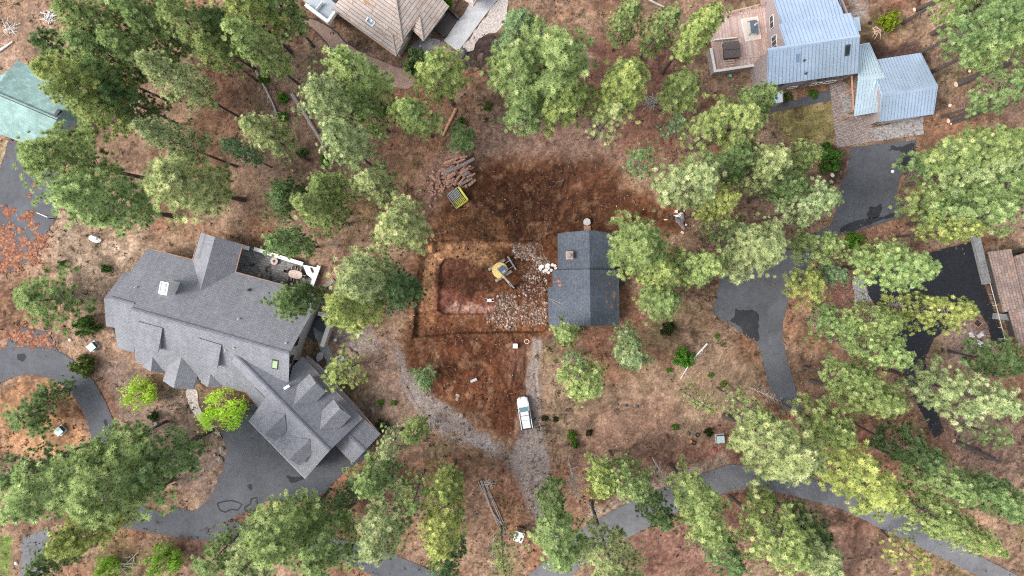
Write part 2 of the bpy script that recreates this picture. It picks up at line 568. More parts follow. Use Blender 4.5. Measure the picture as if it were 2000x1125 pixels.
# ------------------------------------------------------------------ the ground
def axis(lo, hi, step, flo, fhi, fstep, far):
    a = list(np.arange(lo, flo, step)) + list(np.arange(flo, fhi, fstep)) + list(np.arange(fhi, hi, step))
    near = list(np.arange(1.2, 34, 1.2))
    return np.array([lo - d for d in (1400, 500, 200, 90, 50)] + [lo - d for d in near[::-1]] + a + [hi + d for d in near] + [hi + d for d in (50, 90, 200, 500, 1400)])

GX = axis(-97, 97, .32, -18.5, 8.5, .13, 1)
GY = axis(-62, 58, .32, -12.5, 6.5, .13, 1)
gx, gy = np.meshgrid(GX, GY)
gx = gx.ravel(); gy = gy.ravel()
W = lambda pts: [G2(*p) for p in pts]

PIT = W([(846, 470), (1062, 470), (1090, 500), (1088, 632), (1060, 650), (905, 651), (806, 660), (812, 600), (820, 498), (846, 495)])
PAD = W([(868, 504), (916, 506), (920, 528), (962, 531), (964, 612), (940, 615), (866, 615), (853, 606), (858, 520)])
MOUND_A = W([(880, 415), (925, 370), (960, 335), (1020, 345), (1040, 390), (1020, 440), (940, 455), (870, 440)])
MOUND_B = W([(790, 690), (810, 668), (900, 655), (960, 660), (985, 720), (930, 760), (850, 750), (800, 715)])

def ss(e0, e1, x):
    t = np.clip((x - e0) / (e1 - e0), 0, 1)
    return t * t * (3 - 2 * t)

def ground_h(x, y):
    x = np.asarray(x, float); y = np.asarray(y, float)
    inframe = ((np.abs(x) < 110) & (np.abs(y) < 80)).astype(float)
    h = (fbm(x, y, .35, 5, 4) - .5) * .10 * inframe - .03
    near = (x > -24) & (x < 30) & (y > -28) & (y < 26)
    if near.any():
        xn, yn = x[near], y[near]
        w = (fbm(xn, yn, .9, 31, 3) - .5) * .22
        d1 = poly_sd(xn, yn, PIT) + w
        d2 = poly_sd(xn, yn, PAD) + w * .7
        hh = h[near]
        lip = np.exp(-((d1 - .35) / .35) ** 2) * .18
        hh = hh + lip * (fbm(xn, yn, .9, 77, 2) > .35) - .95 * ss(.08, -.14, d1) - .6 * ss(.08, -.14, d2) - .3 * ss(0, -3.5, d2) * .5
        for poly, a in ((MOUND_A, .9), (MOUND_B, .7)):
            dm = poly_sd(xn, yn, poly) + w
            hh = hh + a * ss(.2, -3.2, dm) * (.75 + .5 * fbm(xn, yn, .5, 41, 4))
        for path, hw in RUTS:
            dp = np.full(xn.shape, 1e9)
            for (ax, ay), (bx, by) in zip(path[:-1], path[1:]):
                ex, ey = bx - ax, by - ay
                t = np.clip(((xn - ax) * ex + (yn - ay) * ey) / (ex * ex + ey * ey), 0, 1)
                dp = np.minimum(dp, np.hypot(xn - ax - ex * t, yn - ay - ey * t))
            hh = hh - .10 * np.exp(-((dp - hw) / .22) ** 2) + .05 * np.exp(-((dp - hw - .4) / .2) ** 2)
        rough = ss(1.5, -1, poly_sd(xn, yn, DIRT))
        hh = hh + rough * (fbm(xn, yn, 1.0, 51, 5) - .5) * .6
        h[near] = hh
    return h

DIRT = W([(820, 480), (850, 440), (862, 400), (900, 370), (935, 328), (1000, 318), (1120, 316), (1196, 328), (1222, 375), (1290, 400), (1335, 430),
          (1330, 448), (1270, 440), (1190, 448), (1165, 470), (1092, 520), (1075, 640), (1030, 690), (1022, 760), (1004, 800), (1000, 850), (960, 838),
          (900, 795), (850, 770), (800, 735), (785, 690), (800, 650), (806, 590)])

RUTS = [(W(spline(q, False, 6)), .85) for q in ([(1015, 850), (1008, 780), (985, 720), (940, 690), (860, 690)], [(1010, 760), (1020, 700), (1010, 640)], [(880, 440), (960, 410), (1060, 420), (1180, 405), (1290, 430)],
       [(1000, 440), (1060, 390), (1150, 370), (1200, 340)], [(1035, 700), (1040, 800), (1046, 870), (1062, 940)], [(1030, 860), (960, 858), (890, 838), (830, 790), (790, 720)])]
def ground_colour(x, y):
    n = lambda s, seed, o=4: fbm(x, y, s, seed, o)
    col = np.zeros((len(x), 3))
    def lay(c, w):
        nonlocal col
        w = np.clip(w, 0, 1)[:, None]
        col = col * (1 - w) + np.array(c) * w
    wob = (n(.25, 3, 4) - .5)
    wob2 = (n(1.2, 13, 4) - .5)
    def area(pts, c, soft=1.0, amp=3.0, st=1.0, fine=.6, curve=False):
        q = W(spline(pts, True, 4) if curve else pts)
        X = [p[0] for p in q]; Y = [p[1] for p in q]
        m = (x > min(X) - 6) & (x < max(X) + 6) & (y > min(Y) - 6) & (y < max(Y) + 6)
        if not m.any(): return
        sd = poly_sd(x[m], y[m], q) + wob[m] * amp + wob2[m] * fine * 2
        w = np.zeros(len(x)); w[m] = ss(soft, -soft, sd) * st
        lay(c, w)
    red = (.235, .118, .070); tan = (.32, .225, .155); dk = (.115, .072, .05); grn = (.18, .155, .07)
    lay((.235, .152, .105), np.ones(len(x)))
    lay(tan, ss(.45, .75, n(.07, 7)) * .8)
    lay(red, ss(.48, .66, n(.11, 17)) * .75)
    lay(dk, ss(.52, .72, n(.16, 27)) * .55)
    lay(grn, ss(.56, .74, n(.13, 37)) * .5)
    # belts of fallen needles, dry grass and bare yard
    area([(1150, 60), (1290, 60), (1330, 130), (1330, 300), (1190, 320), (1120, 250)], (.24, .115, .085), 2, 5, .75)
    area([(980, 230), (1190, 240), (1230, 330), (1120, 330), (930, 330), (820, 460), (790, 440), (840, 330), (900, 260)], (.29, .185, .145), 2, 5, .8)
    area([(1480, 770), (1700, 800), (1800, 940), (1640, 940), (1500, 880), (1400, 900), (1330, 880)], (.25, .115, .08), 2, 5, .6)
    area([(1100, 1050), (1330, 1010), (1480, 1000), (1560, 1125), (1180, 1125)], (.175, .09, .072), 2, 5, .8)
    area([(1600, 900), (1720, 1010), (1790, 1125), (1560, 1125), (1480, 980)], (.12, .072, .06), 2, 5, .6)
    area([(1040, 670), (1120, 790), (1400, 640), (1480, 720), (1480, 860), (1300, 880), (1090, 860), (1060, 780)], (.255, .185, .13), 2, 5, .75)
    area([(1120, 800), (1300, 760), (1340, 860), (1300, 960), (1140, 950)], (.24, .14, .105), 2, 5, .6)
    area([(1400, 830), (1480, 840), (1440, 900), (1300, 930), (1260, 890)], (.235, .125, .092), 2, 4, .7)
    area([(90, 430), (250, 460), (290, 500), (205, 580), (215, 700), (150, 680), (130, 560)], (.33, .25, .185), 2, 4, .85)
    area([(130, 620), (220, 600), (262, 700), (200, 760), (130, 690)], (.30, .20, .14), 2, 4, .8)
    area([(240, 690), (330, 760), (380, 765), (440, 860), (440, 940), (405, 985), (330, 930), (240, 870), (215, 780), (180, 720)], (.205, .15, .122), 1.5, 3, .95)
    area([(470, 790), (430, 770), (440, 755), (500, 775), (508, 800), (490, 830)], (.14, .085, .065), .6, 1, .9)
    area([(0, 750), (40, 735), (90, 742), (135, 772), (168, 840), (172, 870), (60, 900), (0, 880)], (.34, .19, .105), .8, 1.5, .9)
    area([(205, 730), (245, 850), (225, 860), (190, 760)], (.30, .16, .11), 1, 2, .7)
    area([(0, 60), (100, 0), (110, 60), (60, 110), (0, 190)], (.28, .2, .15), 2, 4, .7)
    area([(0, 265), (22, 275), (0, 330)], (.36, .29, .18), .5, 1, .9)
    area([(640, 640), (780, 650), (790, 700), (840, 800), (760, 850), (690, 800), (720, 740), (650, 700)], (.255, .18, .145), 2, 3, .8)
    area([(500, 985), (620, 980), (660, 935), (700, 890), (730, 930), (640, 1010), (560, 1020)], (.33, .15, .10), 1, 2, .85)
    area([(330, 1040), (480, 1000), (480, 1060), (330, 1100)], (.2, .105, .085), 1.5, 3, .8)
    area([(650, 62), (774, 114), (812, 150), (745, 160), (690, 98)], (.20, .13, .10), .8, 1, .95)
    area([(480, 100), (620, 60), (760, 330), (640, 400), (520, 330)], (.165, .112, .085), 3, 5, .6)
    area([(600, 70), (650, 130), (650, 200), (590, 150)], (.17, .15, .085), 2, 4, .6)
    area([(650, 620), (720, 640), (740, 680), (690, 700), (660, 660)], (.29, .255, .245), 1, 3, .6, 1.2)
    area([(1830, 620), (1905, 606), (1940, 650), (1940, 690), (1850, 700)], (.30, .215, .18), .8, 1.5, .9)
    area([(1850, 800), (2000, 790), (2000, 960), (1900, 900), (1840, 860)], (.26, .165, .13), 2, 4, .7)
    area([(1500, 222), (1626, 198), (1634, 276), (1560, 282), (1530, 270)], (.27, .235, .095), .6, 2, .95, 1.0)
    area([(1600, 278), (1658, 286), (1655, 340), (1620, 370), (1600, 330)], (.10, .06, .05), .6, 1, .9)
    area([(1690, 80), (1790, 90), (1810, 120), (1720, 130), (1690, 120)], (.07, .042, .038), .8, 2, .95)
    area([(1660, 0), (1690, 0), (1690, 40), (1665, 35)], (.33, .29, .27), .8, 2, .8, 1.2)
    area([(893, 108), (925, 72), (960, 66), (990, 62), (990, 85), (950, 125), (918, 135), (900, 122)], (.055, .038, .036), .4, 1.2, .97)
    area([(1540, 528), (1570, 545), (1670, 545), (1668, 590), (1580, 600), (1545, 575)], (.22, .10, .085), 1.5, 3, .7)
    area([(1500, 300), (1640, 380), (1620, 470), (1450, 480)], (.22, .155, .105), 3, 4, .5)
    area([(1640, 460), (1780, 425), (1800, 440), (1690, 480)], (.30, .155, .10), 1.5, 2, .7)
    area([(0, 1050), (22, 1050), (18, 1125), (0, 1125)], (.13, .21, .045), .8, 1.5, .95)
    area([(225, 1095), (270, 1085), (262, 1125), (222, 1125)], (.17, .22, .05), .8, 1.5, .9)
    area([(1395, 20), (1480, 0), (1500, 0), (1412, 30)], (.24, .2, .11), .8, 1.5, .8)
    area([(1150, 1022), (1208, 992), (1270, 961), (1333, 939), (1423, 907), (1420, 890), (1330, 915), (1262, 942), (1205, 970), (1148, 1002)], (.36, .27, .21), .5, 1.2, .9)
    # dug ground: dark topsoil, tan subsoil in the cut, red clay on the pad
    area([(790, 470), (860, 380), (920, 310), (1000, 300), (1200, 310), (1240, 370), (1340, 420), (1330, 455), (1180, 470), (1100, 540), (1085, 650), (1040, 700),
          (1030, 770), (1000, 860), (950, 845), (850, 780), (780, 720), (770, 670), (795, 620)], (.15, .078, .046), 1, 3, .92)
    area([(870, 400), (935, 335), (1120, 322), (1195, 335), (1215, 380), (1280, 402), (1330, 440), (1290, 448), (1190, 440), (1150, 432), (1090, 460), (1062, 472),
          (900, 468), (860, 440)], (.080, .040, .025), .7, 2.6, .97, 1.8)
    area([(865, 425), (930, 405), (1000, 420), (1000, 462), (860, 468), (845, 445)], (.20, .12, .07), 1, 3, .75, 1.4)
    area([(1080, 325), (1190, 330), (1180, 380), (1090, 370)], (.135, .07, .048), 1.5, 4, .8, 1.5)
    area([(792, 690), (815, 668), (900, 655), (1020, 660), (1022, 755), (1000, 840), (955, 825), (900, 785), (850, 755), (800, 720)], (.135, .060, .036), .8, 2, .95, 1.0)
    area([(985, 660), (1040, 665), (1030, 740), (1000, 740)], (.15, .095, .078), 1, 2, .7)
    area([(846, 472), (1060, 472), (1050, 510), (960, 522), (870, 505), (850, 520), (848, 640), (812, 655), (820, 500)], (.47, .31, .19), .35, .8, .95, .5)
    area([(960, 480), (1090, 480), (1088, 640), (970, 648), (966, 540)], (.18, .088, .048), .8, 2, .95, .9)
    area([(815, 610), (860, 612), (960, 618), (960, 648), (900, 650), (808, 655)], (.17, .083, .048), .7, 2, .9, 1.2)
    area([(820, 590), (850, 590), (850, 630), (818, 640)], (.33, .19, .11), .7, 2, .6, 1.2)
    area([(868, 504), (916, 506), (920, 528), (962, 531), (964, 612), (866, 615), (853, 606), (858, 520)], (.165, .085, .06), .25, .6, 1.0, .3)
    area([(853, 560), (880, 565), (905, 590), (964, 580), (966, 614), (856, 616)], (.30, .125, .10), .9, 1.6, .95, .8)
    area([(852, 568), (872, 570), (885, 585), (860, 595)], (.28, .16, .135), .8, 1.2, .8)
    area([(868, 597), (890, 592), (905, 596), (925, 592), (945, 598), (962, 600), (962, 610), (900, 611), (870, 611)], (.52, .40, .39), .4, 1.2, .8, 1.0)
    # gravel drive
    drive = [(1040, 655), (1062, 668), (1055, 720), (1058, 800), (1062, 860), (1078, 920), (1090, 970), (1098, 1040), (1070, 1090), (1056, 1040), (1040, 1000), (1018, 960), (985, 905), (940, 880),
             (895, 868), (860, 845), (830, 820), (800, 780), (780, 730), (768, 690), (776, 672), (790, 690), (800, 725), (840, 770), (880, 800), (930, 835), (975, 865),
             (1000, 880), (1012, 850), (1026, 790), (1030, 720)]
    DRVW = W(drive)
    area(drive, (.30, .265, .25), .6, 1.2, .85, .7)
    area([(900, 845), (950, 850), (985, 880), (960, 890), (915, 870)], (.36, .32, .30), .5, 1.2, .8, .8)
    area([(1006, 838), (1030, 830), (1030, 850), (1010, 860)], (.13, .085, .07), .6, 1, .8, .8)
    area([(1030, 925), (1045, 925), (1052, 950), (1042, 960)], (.13, .075, .06), .5, 1, .8, .8)
    area([(985, 870), (1005, 920), (1030, 980), (1020, 990), (985, 930), (960, 880)], (.19, .09, .066), 1, 1.6, .6, .8)
    area([(1085, 690), (1130, 650), (1200, 640), (1200, 680), (1120, 690)], (.2, .1, .07), 1, 2, .7)
    area([(1210, 560), (1250, 570), (1260, 640), (1212, 640)], (.23, .115, .075), 1, 2, .8)
    wx, wy = x + 2.2 * (n(.3, 81, 3) - .5) * 4, y + 2.2 * (n(.3, 85, 3) - .5) * 4
    mott = np.clip(1 + 1.5 * (fbm(wx, wy, .8, 61, 5) - .5) + .9 * (n(.22, 65, 3) - .5), .35, 1.9)
    fine = .66 + .68 * vnoise(x, y, 3.1, 71)
    dk_ = ss(.5, -.5, poly_sd(x, y, DRVW)) * .6
    mott = mott * (1 - dk_) + dk_; fine = fine * (1 - dk_) + dk_
    dd = ss(1.0, -1.0, poly_sd(x, y, DIRT) + wob * 3) * (1 - ss(.5, -.5, poly_sd(x, y, DRVW)))
    scuff = ss(.52, .66, fbm(wx * .8 + wy * .6, wy * .5 - wx * .3, 1.3, 95, 4)) * dd * .35
    lay((.24, .14, .08), scuff)
    lay((.30, .20, .14), ss(.60, .74, n(.6, 99, 4)) * .6)
    out = 1 - dd
    col *= (mott * fine)[:, None] * (out[:, None] * np.array([.86, .83, .81]) + dd[:, None] * np.array([.70, .56, .47]))
    dig = ss(1.0, -1.0, poly_sd(x, y, DIRT))
    sp = np.clip((.55 - dig * .4), 0, 1)
    return np.clip(col, .01, .9), sp

h = ground_h(gx, gy)
inf = (np.abs(gx) < 129) & (np.abs(gy) < 92)
gcol = np.tile(np.array([.2, .135, .1]), (len(gx), 1)); gsp = np.full(len(gx), .5)
gcol[inf], gsp[inf] = ground_colour(gx[inf], gy[inf])
nx, ny = len(GX), len(GY)
ii = (np.arange(ny - 1)[:, None] * nx + np.arange(nx - 1)[None, :]).ravel()
GF = np.stack([ii, ii + 1, ii + nx + 1, ii + nx], 1)

def ground_mat():
    m, ns, ls, b = newmat("forest_floor")
    at = ns.new("ShaderNodeAttribute"); at.attribute_name = "Col"
    sp = ns.new("ShaderNodeAttribute"); sp.attribute_name = "speck"
    tc = ns.new("ShaderNodeTexCoord"); co = tc.outputs["Object"]
    n1 = noise(ns, ls, co, 2.2, 6, .72)
    n2 = noise(ns, ls, co, 9, 3, .6)
    r1 = ramp(ns, [(.28, (.52,) * 3), (.5, (1.0,) * 3), (.72, (1.48,) * 3)]); ls.new(n1.outputs[0], r1.inputs[0])
    r2 = ramp(ns, [(.3, (.65,) * 3), (.7, (1.35,) * 3)]); ls.new(n2.outputs[0], r2.inputs[0])
    col = mixc(ns, ls, 1.0, at.outputs["Color"], r1.outputs[0], 'MULTIPLY')
    col = mixc(ns, ls, 1.0, col, r2.outputs[0], 'MULTIPLY')
    vo = ns.new("ShaderNodeTexVoronoi"); vo.inputs["Scale"].default_value = 1.9
    wv = mixc(ns, ls, .3, co, n2.outputs["Color"], 'ADD'); ls.new(wv, vo.inputs["Vector"])
    rs = ramp(ns, [(.12, (1, 1, 1)), (.24, (0, 0, 0))]); ls.new(vo.outputs["Distance"], rs.inputs[0])
    f = ns.new("ShaderNodeMath"); f.operation = 'MULTIPLY'; ls.new(rs.outputs[0], f.inputs[0]); ls.new(sp.outputs["Fac"], f.inputs[1])
    col = mixc(ns, ls, f.outputs[0], col, (.05, .036, .03))
    ls.new(col, b.inputs["Base Color"])
    b.inputs["Roughness"].default_value = .95
    b.inputs["Specular IOR Level"].default_value = .15
    bump(ns, ls, b, n1.outputs[0], .7, .12)
    return m

gme = npmesh("ground", np.stack([gx, gy, h], 1), GF, ground_mat(), {"speck": gsp}, {"Col": gcol}, True)
ground = link("ground", gme)
ground["kind"] = "structure"

# ------------------------------------------------------------------ paved surfaces (thin sheets on the ground)
ROADS = []
def jag(pts, amp, seed, step=.7):
    """broken edge: resample a world outline and push it about"""
    r = random.Random(seed); out = []
    for i in range(len(pts)):
        a, b = Vector(pts[i]), Vector(pts[(i + 1) % len(pts)])
        k = max(1, int((b - a).length / step))
        for j in range(k):
            p = a.lerp(b, j / k)
            out.append((p.x + r.uniform(-amp, amp), p.y + r.uniform(-amp, amp)))
    return out

def fract(pts, amp, seed, lev=4):
    r = random.Random(seed)
    for l in range(lev):
        out = []
        for i in range(len(pts)):
            p, q = Vector(pts[i]), Vector(pts[(i + 1) % len(pts)])
            d = q - p; m = (p + q) / 2 + Vector((-d.y, d.x)) * r.uniform(-amp, amp)
            out += [tuple(p), tuple(m)]
        pts = out
    return pts
def sheet(name, pts, mat, z=.06, smooth=False, amp=.05, seed=1, kind='structure', depth=.12):
    q = W(spline(pts, True, 5) if smooth else pts)
    if name in ('driveway', 'street', 'road'): ROADS.append((q, z))
    q = fract(q, amp if amp < .13 else .2, seed) if name == 'wet_patch' else jag(q, amp, seed)
    mb = MB()
    mb.prism(q, z - depth, z)
    o = mb.build(name, mat)
    if kind: o["kind"] = kind
    return o

sheet("driveway", [(18, 272), (44, 282), (66, 298), (100, 320), (125, 350), (116, 400), (108, 428), (92, 455), (80, 478), (60, 500), (30, 530), (-30, 540), (-60, 400), (-40, 300), (0, 330)], M['asphalt'], amp=.12, seed=2)
sheet("driveway", [(-40, 690), (0, 683), (60, 678), (105, 684), (140, 702), (180, 742), (208, 790), (228, 840), (240, 880), (200, 905), (178, 850), (166, 812), (145, 775), (112, 745), (75, 733), (35, 734), (0, 748), (-40, 760)], M['asphalt'], seed=3, amp=.05, smooth=True)
sheet("driveway", [(18, 650), (50, 640), (95, 650), (112, 684), (60, 676), (10, 682)], M['asphalt'], .056, seed=4, amp=.1)
sheet("driveway", [(430, 849), (470, 785), (512, 792), (520, 800), (570, 850), (640, 850), (690, 830), (735, 852), (712, 898), (680, 916), (656, 938), (635, 962), (610, 975), (575, 982), (540, 976), (515, 980), (500, 992), (455, 1012), (420, 1030), (350, 1044), (300, 1030), (343, 990), (378, 999), (409, 975), (435, 920), (444, 876)], M['asphalt'], amp=.05, seed=5)
sheet("road", [(250, 980), (350, 1012), (430, 1018), (520, 1022), (600, 1034), (680, 1056), (760, 1080), (840, 1112), (930, 1150), (900, 1190), (800, 1150), (720, 1120), (650, 1090), (570, 1072), (470, 1062), (350, 1050), (240, 1030)], M['asphalt'], .056, seed=6)
sheet("road", [(45, 1050), (95, 1030), (100, 1060), (80, 1130), (40, 1160), (40, 1100)], M['asphalt_pale'], seed=7, amp=.15)
sheet("street", [(1000, 1150), (1035, 1121), (1066, 1095), (1105, 1058), (1152, 1022), (1208, 992), (1270, 961), (1333, 939), (1423, 907), (1500, 912), (1600, 940), (1743, 989), (1850, 1050), (1937, 1098), (2020, 1140),
                 (1990, 1170), (1913, 1126), (1802, 1072), (1719, 1031), (1640, 992), (1550, 968), (1461, 951), (1400, 968), (1326, 999), (1263, 1031), (1190, 1069), (1139, 1100), (1112, 1128), (1080, 1180)], M['asphalt_pale'], amp=.06, seed=8)
sheet("driveway", [(1409, 536), (1450, 545), (1545, 562), (1536, 600), (1528, 630), (1530, 670), (1540, 712), (1556, 765), (1568, 800), (1530, 800), (1503, 760), (1490, 703), (1480, 672), (1461, 658), (1430, 637), (1399, 617), (1392, 609), (1400, 570)], M['asphalt'], amp=.05, seed=9)
sheet("driveway", [(1660, 288), (1788, 273), (1786, 312), (1758, 343), (1748, 390), (1764, 392), (1763, 424), (1690, 446), (1629, 461), (1600, 480), (1560, 560), (1546, 562), (1440, 543), (1500, 500), (1590, 455), (1622, 440), (1634, 410), (1632, 385), (1657, 330)], M['asphalt'], .064, amp=.06, seed=10)
sheet("driveway", [(1690, 545), (1705, 530), (1740, 515), (1800, 498), (1850, 484), (1904, 470), (1922, 556), (1964, 668), (1938, 674), (1930, 636), (1915, 612), (1880, 622), (1825, 660), (1806, 700), (1816, 770), (1843, 842), (1825, 856), (1800, 805), (1770, 745), (1756, 690), (1738, 650), (1712, 600), (1695, 575)], M['asphalt_black'], amp=.04, seed=11)
# wet patches and dark seal patches on the asphalt
sheet("wet_patch", [(1437, 602), (1478, 609), (1480, 667), (1450, 650), (1419, 626), (1432, 620)], M['wet'], .064 + .004, amp=.16, seed=12, depth=.004)
sheet("wet_patch", [(1740, 284), (1786, 280), (1786, 308), (1762, 330), (1752, 322), (1765, 300), (1735, 296)], M['wet'], .068, amp=.25, seed=13, depth=.004)
sheet("wet_patch", [(1700, 402), (1722, 398), (1718, 422), (1700, 428), (1692, 418)], M['wet'], .068, amp=.3, seed=14, depth=.004)
sheet("wet_patch", [(1640, 446), (1700, 426), (1750, 414), (1754, 422), (1690, 442), (1640, 455)], M['wet'], .068, amp=.07, seed=15, depth=.004)
sheet("wet_patch", [(560, 928), (598, 930), (596, 936), (580, 942), (570, 944), (564, 938)], M['wet'], .064, amp=.2, seed=16, depth=.004)
sheet("wet_patch", [(34, 692), (48, 690), (52, 697), (44, 707), (35, 702)], M['wet'], .064, amp=.1, seed=17, depth=.004)
sheet("wet_patch", [(212, 842), (222, 840), (223, 848), (214, 850)], M['wet'], .064, amp=.1, seed=18, depth=.004)
sheet("wet_patch", [(202, 822), (207, 818), (212, 830), (206, 832)], M['wet'], .064, amp=.1, seed=19, depth=.004)
sheet("wet_patch", [(483, 947), (492, 945), (493, 957), (488, 957)], M['wet'], .064, amp=.1, seed=20, depth=.004)
def outline_patch(pts, seed):
    q = jag(W(pts), .1, seed)
    mb = MB()
    mb.tube([(x, y, .058) for x, y in q + q[:1]], .2, 4)
    for i in range(len(mb.v)):
        x, y, z = mb.v[i]; mb.v[i] = (x, y, .056 + (.008 if z > .06 else 0) + (z - .058) * .03)
    o = mb.build("crack_seal", M['wet']); o["kind"] = "structure"
outline_patch([(425, 983), (445, 977), (462, 979), (472, 985), (464, 996), (452, 994), (440, 1001), (430, 997)], 3)
outline_patch([(478, 990), (490, 983), (492, 974), (501, 972), (503, 990), (494, 999), (480, 998)], 4)
# needle drifts lying on the left driveways
rn = random.Random(5)
k = 0
RSD = np.random.RandomState(8); DX, DY, DS = [], [], []
for px, py, s in [(15, 415, 12), (28, 410, 7), (55, 425, 10), (60, 418, 6), (20, 440, 9), (40, 452, 7), (62, 445, 6), (72, 440, 5), (10, 470, 14), (25, 485, 12), (40, 500, 14), (60, 480, 9), (75, 470, 9), (85, 465, 8),
                  (15, 500, 16), (55, 498, 11), (68, 492, 9), (8, 450, 9), (45, 475, 8), (30, 515, 14), (5, 520, 14), (66, 362, 5), (58, 382, 4), (50, 468, 6), (70, 455, 5), (38, 428, 5), (22, 460, 7), (70, 510, 8), (82, 478, 7),
                  (30, 655, 14), (55, 655, 16), (85, 660, 14), (70, 668, 10), (45, 668, 10), (95, 672, 9)]:
    n = int(s * s * 2.3)
    an = RSD.uniform(0, 2 * PI, n); rr_ = np.abs(RSD.normal(0, .55, n)) * s * (1 + .45 * np.sin(an * 3 + px)) * RSD.uniform(.5, 1.2)
    for q0, q1 in zip(px + rr_ * np.cos(an), py + rr_ * np.sin(an)):
        v = G(q0, q1); DX.append(v.x); DY.append(v.y)
DX, DY = np.array(DX), np.array(DY); n = len(DX)
th = RSD.uniform(0, 2 * PI, n)[:, None] + np.array([0, 1.2, 2.6, 3.7, 5.2])[None]
r5 = (.06 + .24 * RSD.rand(n) ** 1.6)[:, None] * RSD.uniform(.4, 1.4, (n, 5))
V = np.stack([DX[:, None] + r5 * np.cos(th), DY[:, None] + r5 * np.sin(th), .066 + RSD.uniform(.002, .03, (n, 1)) + 0 * th], 2).reshape(-1, 3)
o = link("needle_drifts", npmesh("needle_drifts", V, np.arange(n * 5).reshape(-1, 5), M['drift'], {"rnd": np.repeat(RSD.rand(n), 5)}))
o["kind"] = "stuff"
# paths, patios and gravel beds
sheet("path", [(596, 36), (612, 38), (640, 52), (660, 66), (680, 86), (700, 100), (720, 110), (742, 118), (770, 130), (800, 140), (812, 158), (800, 172), (778, 172), (740, 160), (700, 160), (676, 150), (664, 130), (656, 112), (640, 86), (618, 62), (594, 44)], M['path_red'], smooth=True, seed=21)
sheet("path", [(364, 762), (384, 762), (388, 790), (400, 815), (425, 840), (436, 855), (426, 850), (398, 832), (374, 800), (366, 780)], M['gravel_pale'], smooth=True, seed=22)
sheet("path", [(612, 640), (640, 640), (638, 664), (622, 668), (616, 660)], M['concrete_grey'], seed=23, amp=.02)
sheet("path", [(621, 664), (637, 668), (646, 684), (652, 702), (650, 722), (636, 730), (630, 722), (638, 708), (632, 694), (624, 680)], M['concrete_grey'], .07, smooth=True, seed=24, amp=.02)
sheet("slab_path", [(652, 702), (670, 696), (674, 702), (660, 712), (652, 710)], M['concrete'], seed=25, amp=.03)
sheet("concrete_pad", [(867, 80), (895, 101), (946, 32), (975, -5), (925, -8), (905, 30), (891, 42)], M['concrete'], .1, seed=26, amp=.02)
sheet("gravel_bed", [(897, 102), (946, 34), (976, -4), (992, -4), (988, 40), (972, 62), (955, 66), (935, 76), (925, 96), (906, 102)], M['gravel_pale'], .04, seed=27, amp=.2)
sheet("paved_patch", [(846, 92), (866, 82), (892, 103), (876, 118), (850, 108)], M['path_red'], .05, seed=28)
sheet("entry_court", [(800, 90), (830, 70), (866, 80), (848, 108), (812, 118)], M['concrete_grey'], .045, seed=29)
sheet("path", [(1500, 213), (1528, 203), (1622, 174), (1624, 196), (1508, 219)], M['asphalt'], .066, seed=30, amp=.03)
sheet("paved_court", [(1620, 166), (1650, 160), (1690, 200), (1703, 244), (1707, 276), (1634, 289)], M['paver_brown'], .072, seed=31, amp=.02)
sheet("gravel_bed", [(1640, 180), (1655, 178), (1668, 228), (1652, 234)], M['gravel_grey'], .08, seed=32, amp=.1)
sheet("gravel_bed", [(1704, 250), (1803, 228), (1804, 262), (1708, 276)], M['gravel_grey'], .05, seed=33, amp=.1)
sheet("gravel_bed", [(1664, 548), (1680, 532), (1694, 540), (1692, 560), (1700, 580), (1712, 590), (1670, 588)], M['gravel_grey'], .05, seed=34, amp=.1)
sheet("patio", [(470, 478), (600, 512), (616, 530), (618, 560), (604, 580), (560, 565), (460, 534)], M['paver_grey'], .066, seed=35, amp=.02)
sheet("courtyard_floor", [(592, 612), (660, 612), (640, 670), (612, 668), (592, 650)], M['trim_dark'], .052, seed=36, amp=.02)

# ------------------------------------------------------------------ buildings
def centroid(pts):
    return Vector((sum(p[0] for p in pts) / len(pts), sum(p[1] for p in pts) / len(pts), 0))

def wall_ring(pts, inset=.5, drop=.22, z0=-.2, mat=None, parent=None, name="wall"):
    """walls under a roof edge: pts are world roof-edge points (gable peaks included), pulled in under the eaves"""
    c = centroid(pts)
    top = []
    for p in pts:
        d = Vector((c.x - p[0], c.y - p[1], 0)); L = d.length
        q = Vector(p) + d / max(L, .01) * inset * 1.3
        top.append((q.x, q.y, p[2] - drop))
    n = len(top)
    mb = MB()
    vs = top + [(x, y, z0) for x, y, z in top]
    mb.add(vs, [(i, (i + 1) % n, n + (i + 1) % n, n + i) for i in range(n)])
    return mb.build(name, mat, parent, world=True)

def wall_box(pts, z0, z1, mat, parent, name="wall"):
    mb = MB(); mb.prism([(p[0], p[1]) for p in pts], z0, z1)
    return mb.build(name, mat, parent, world=True)

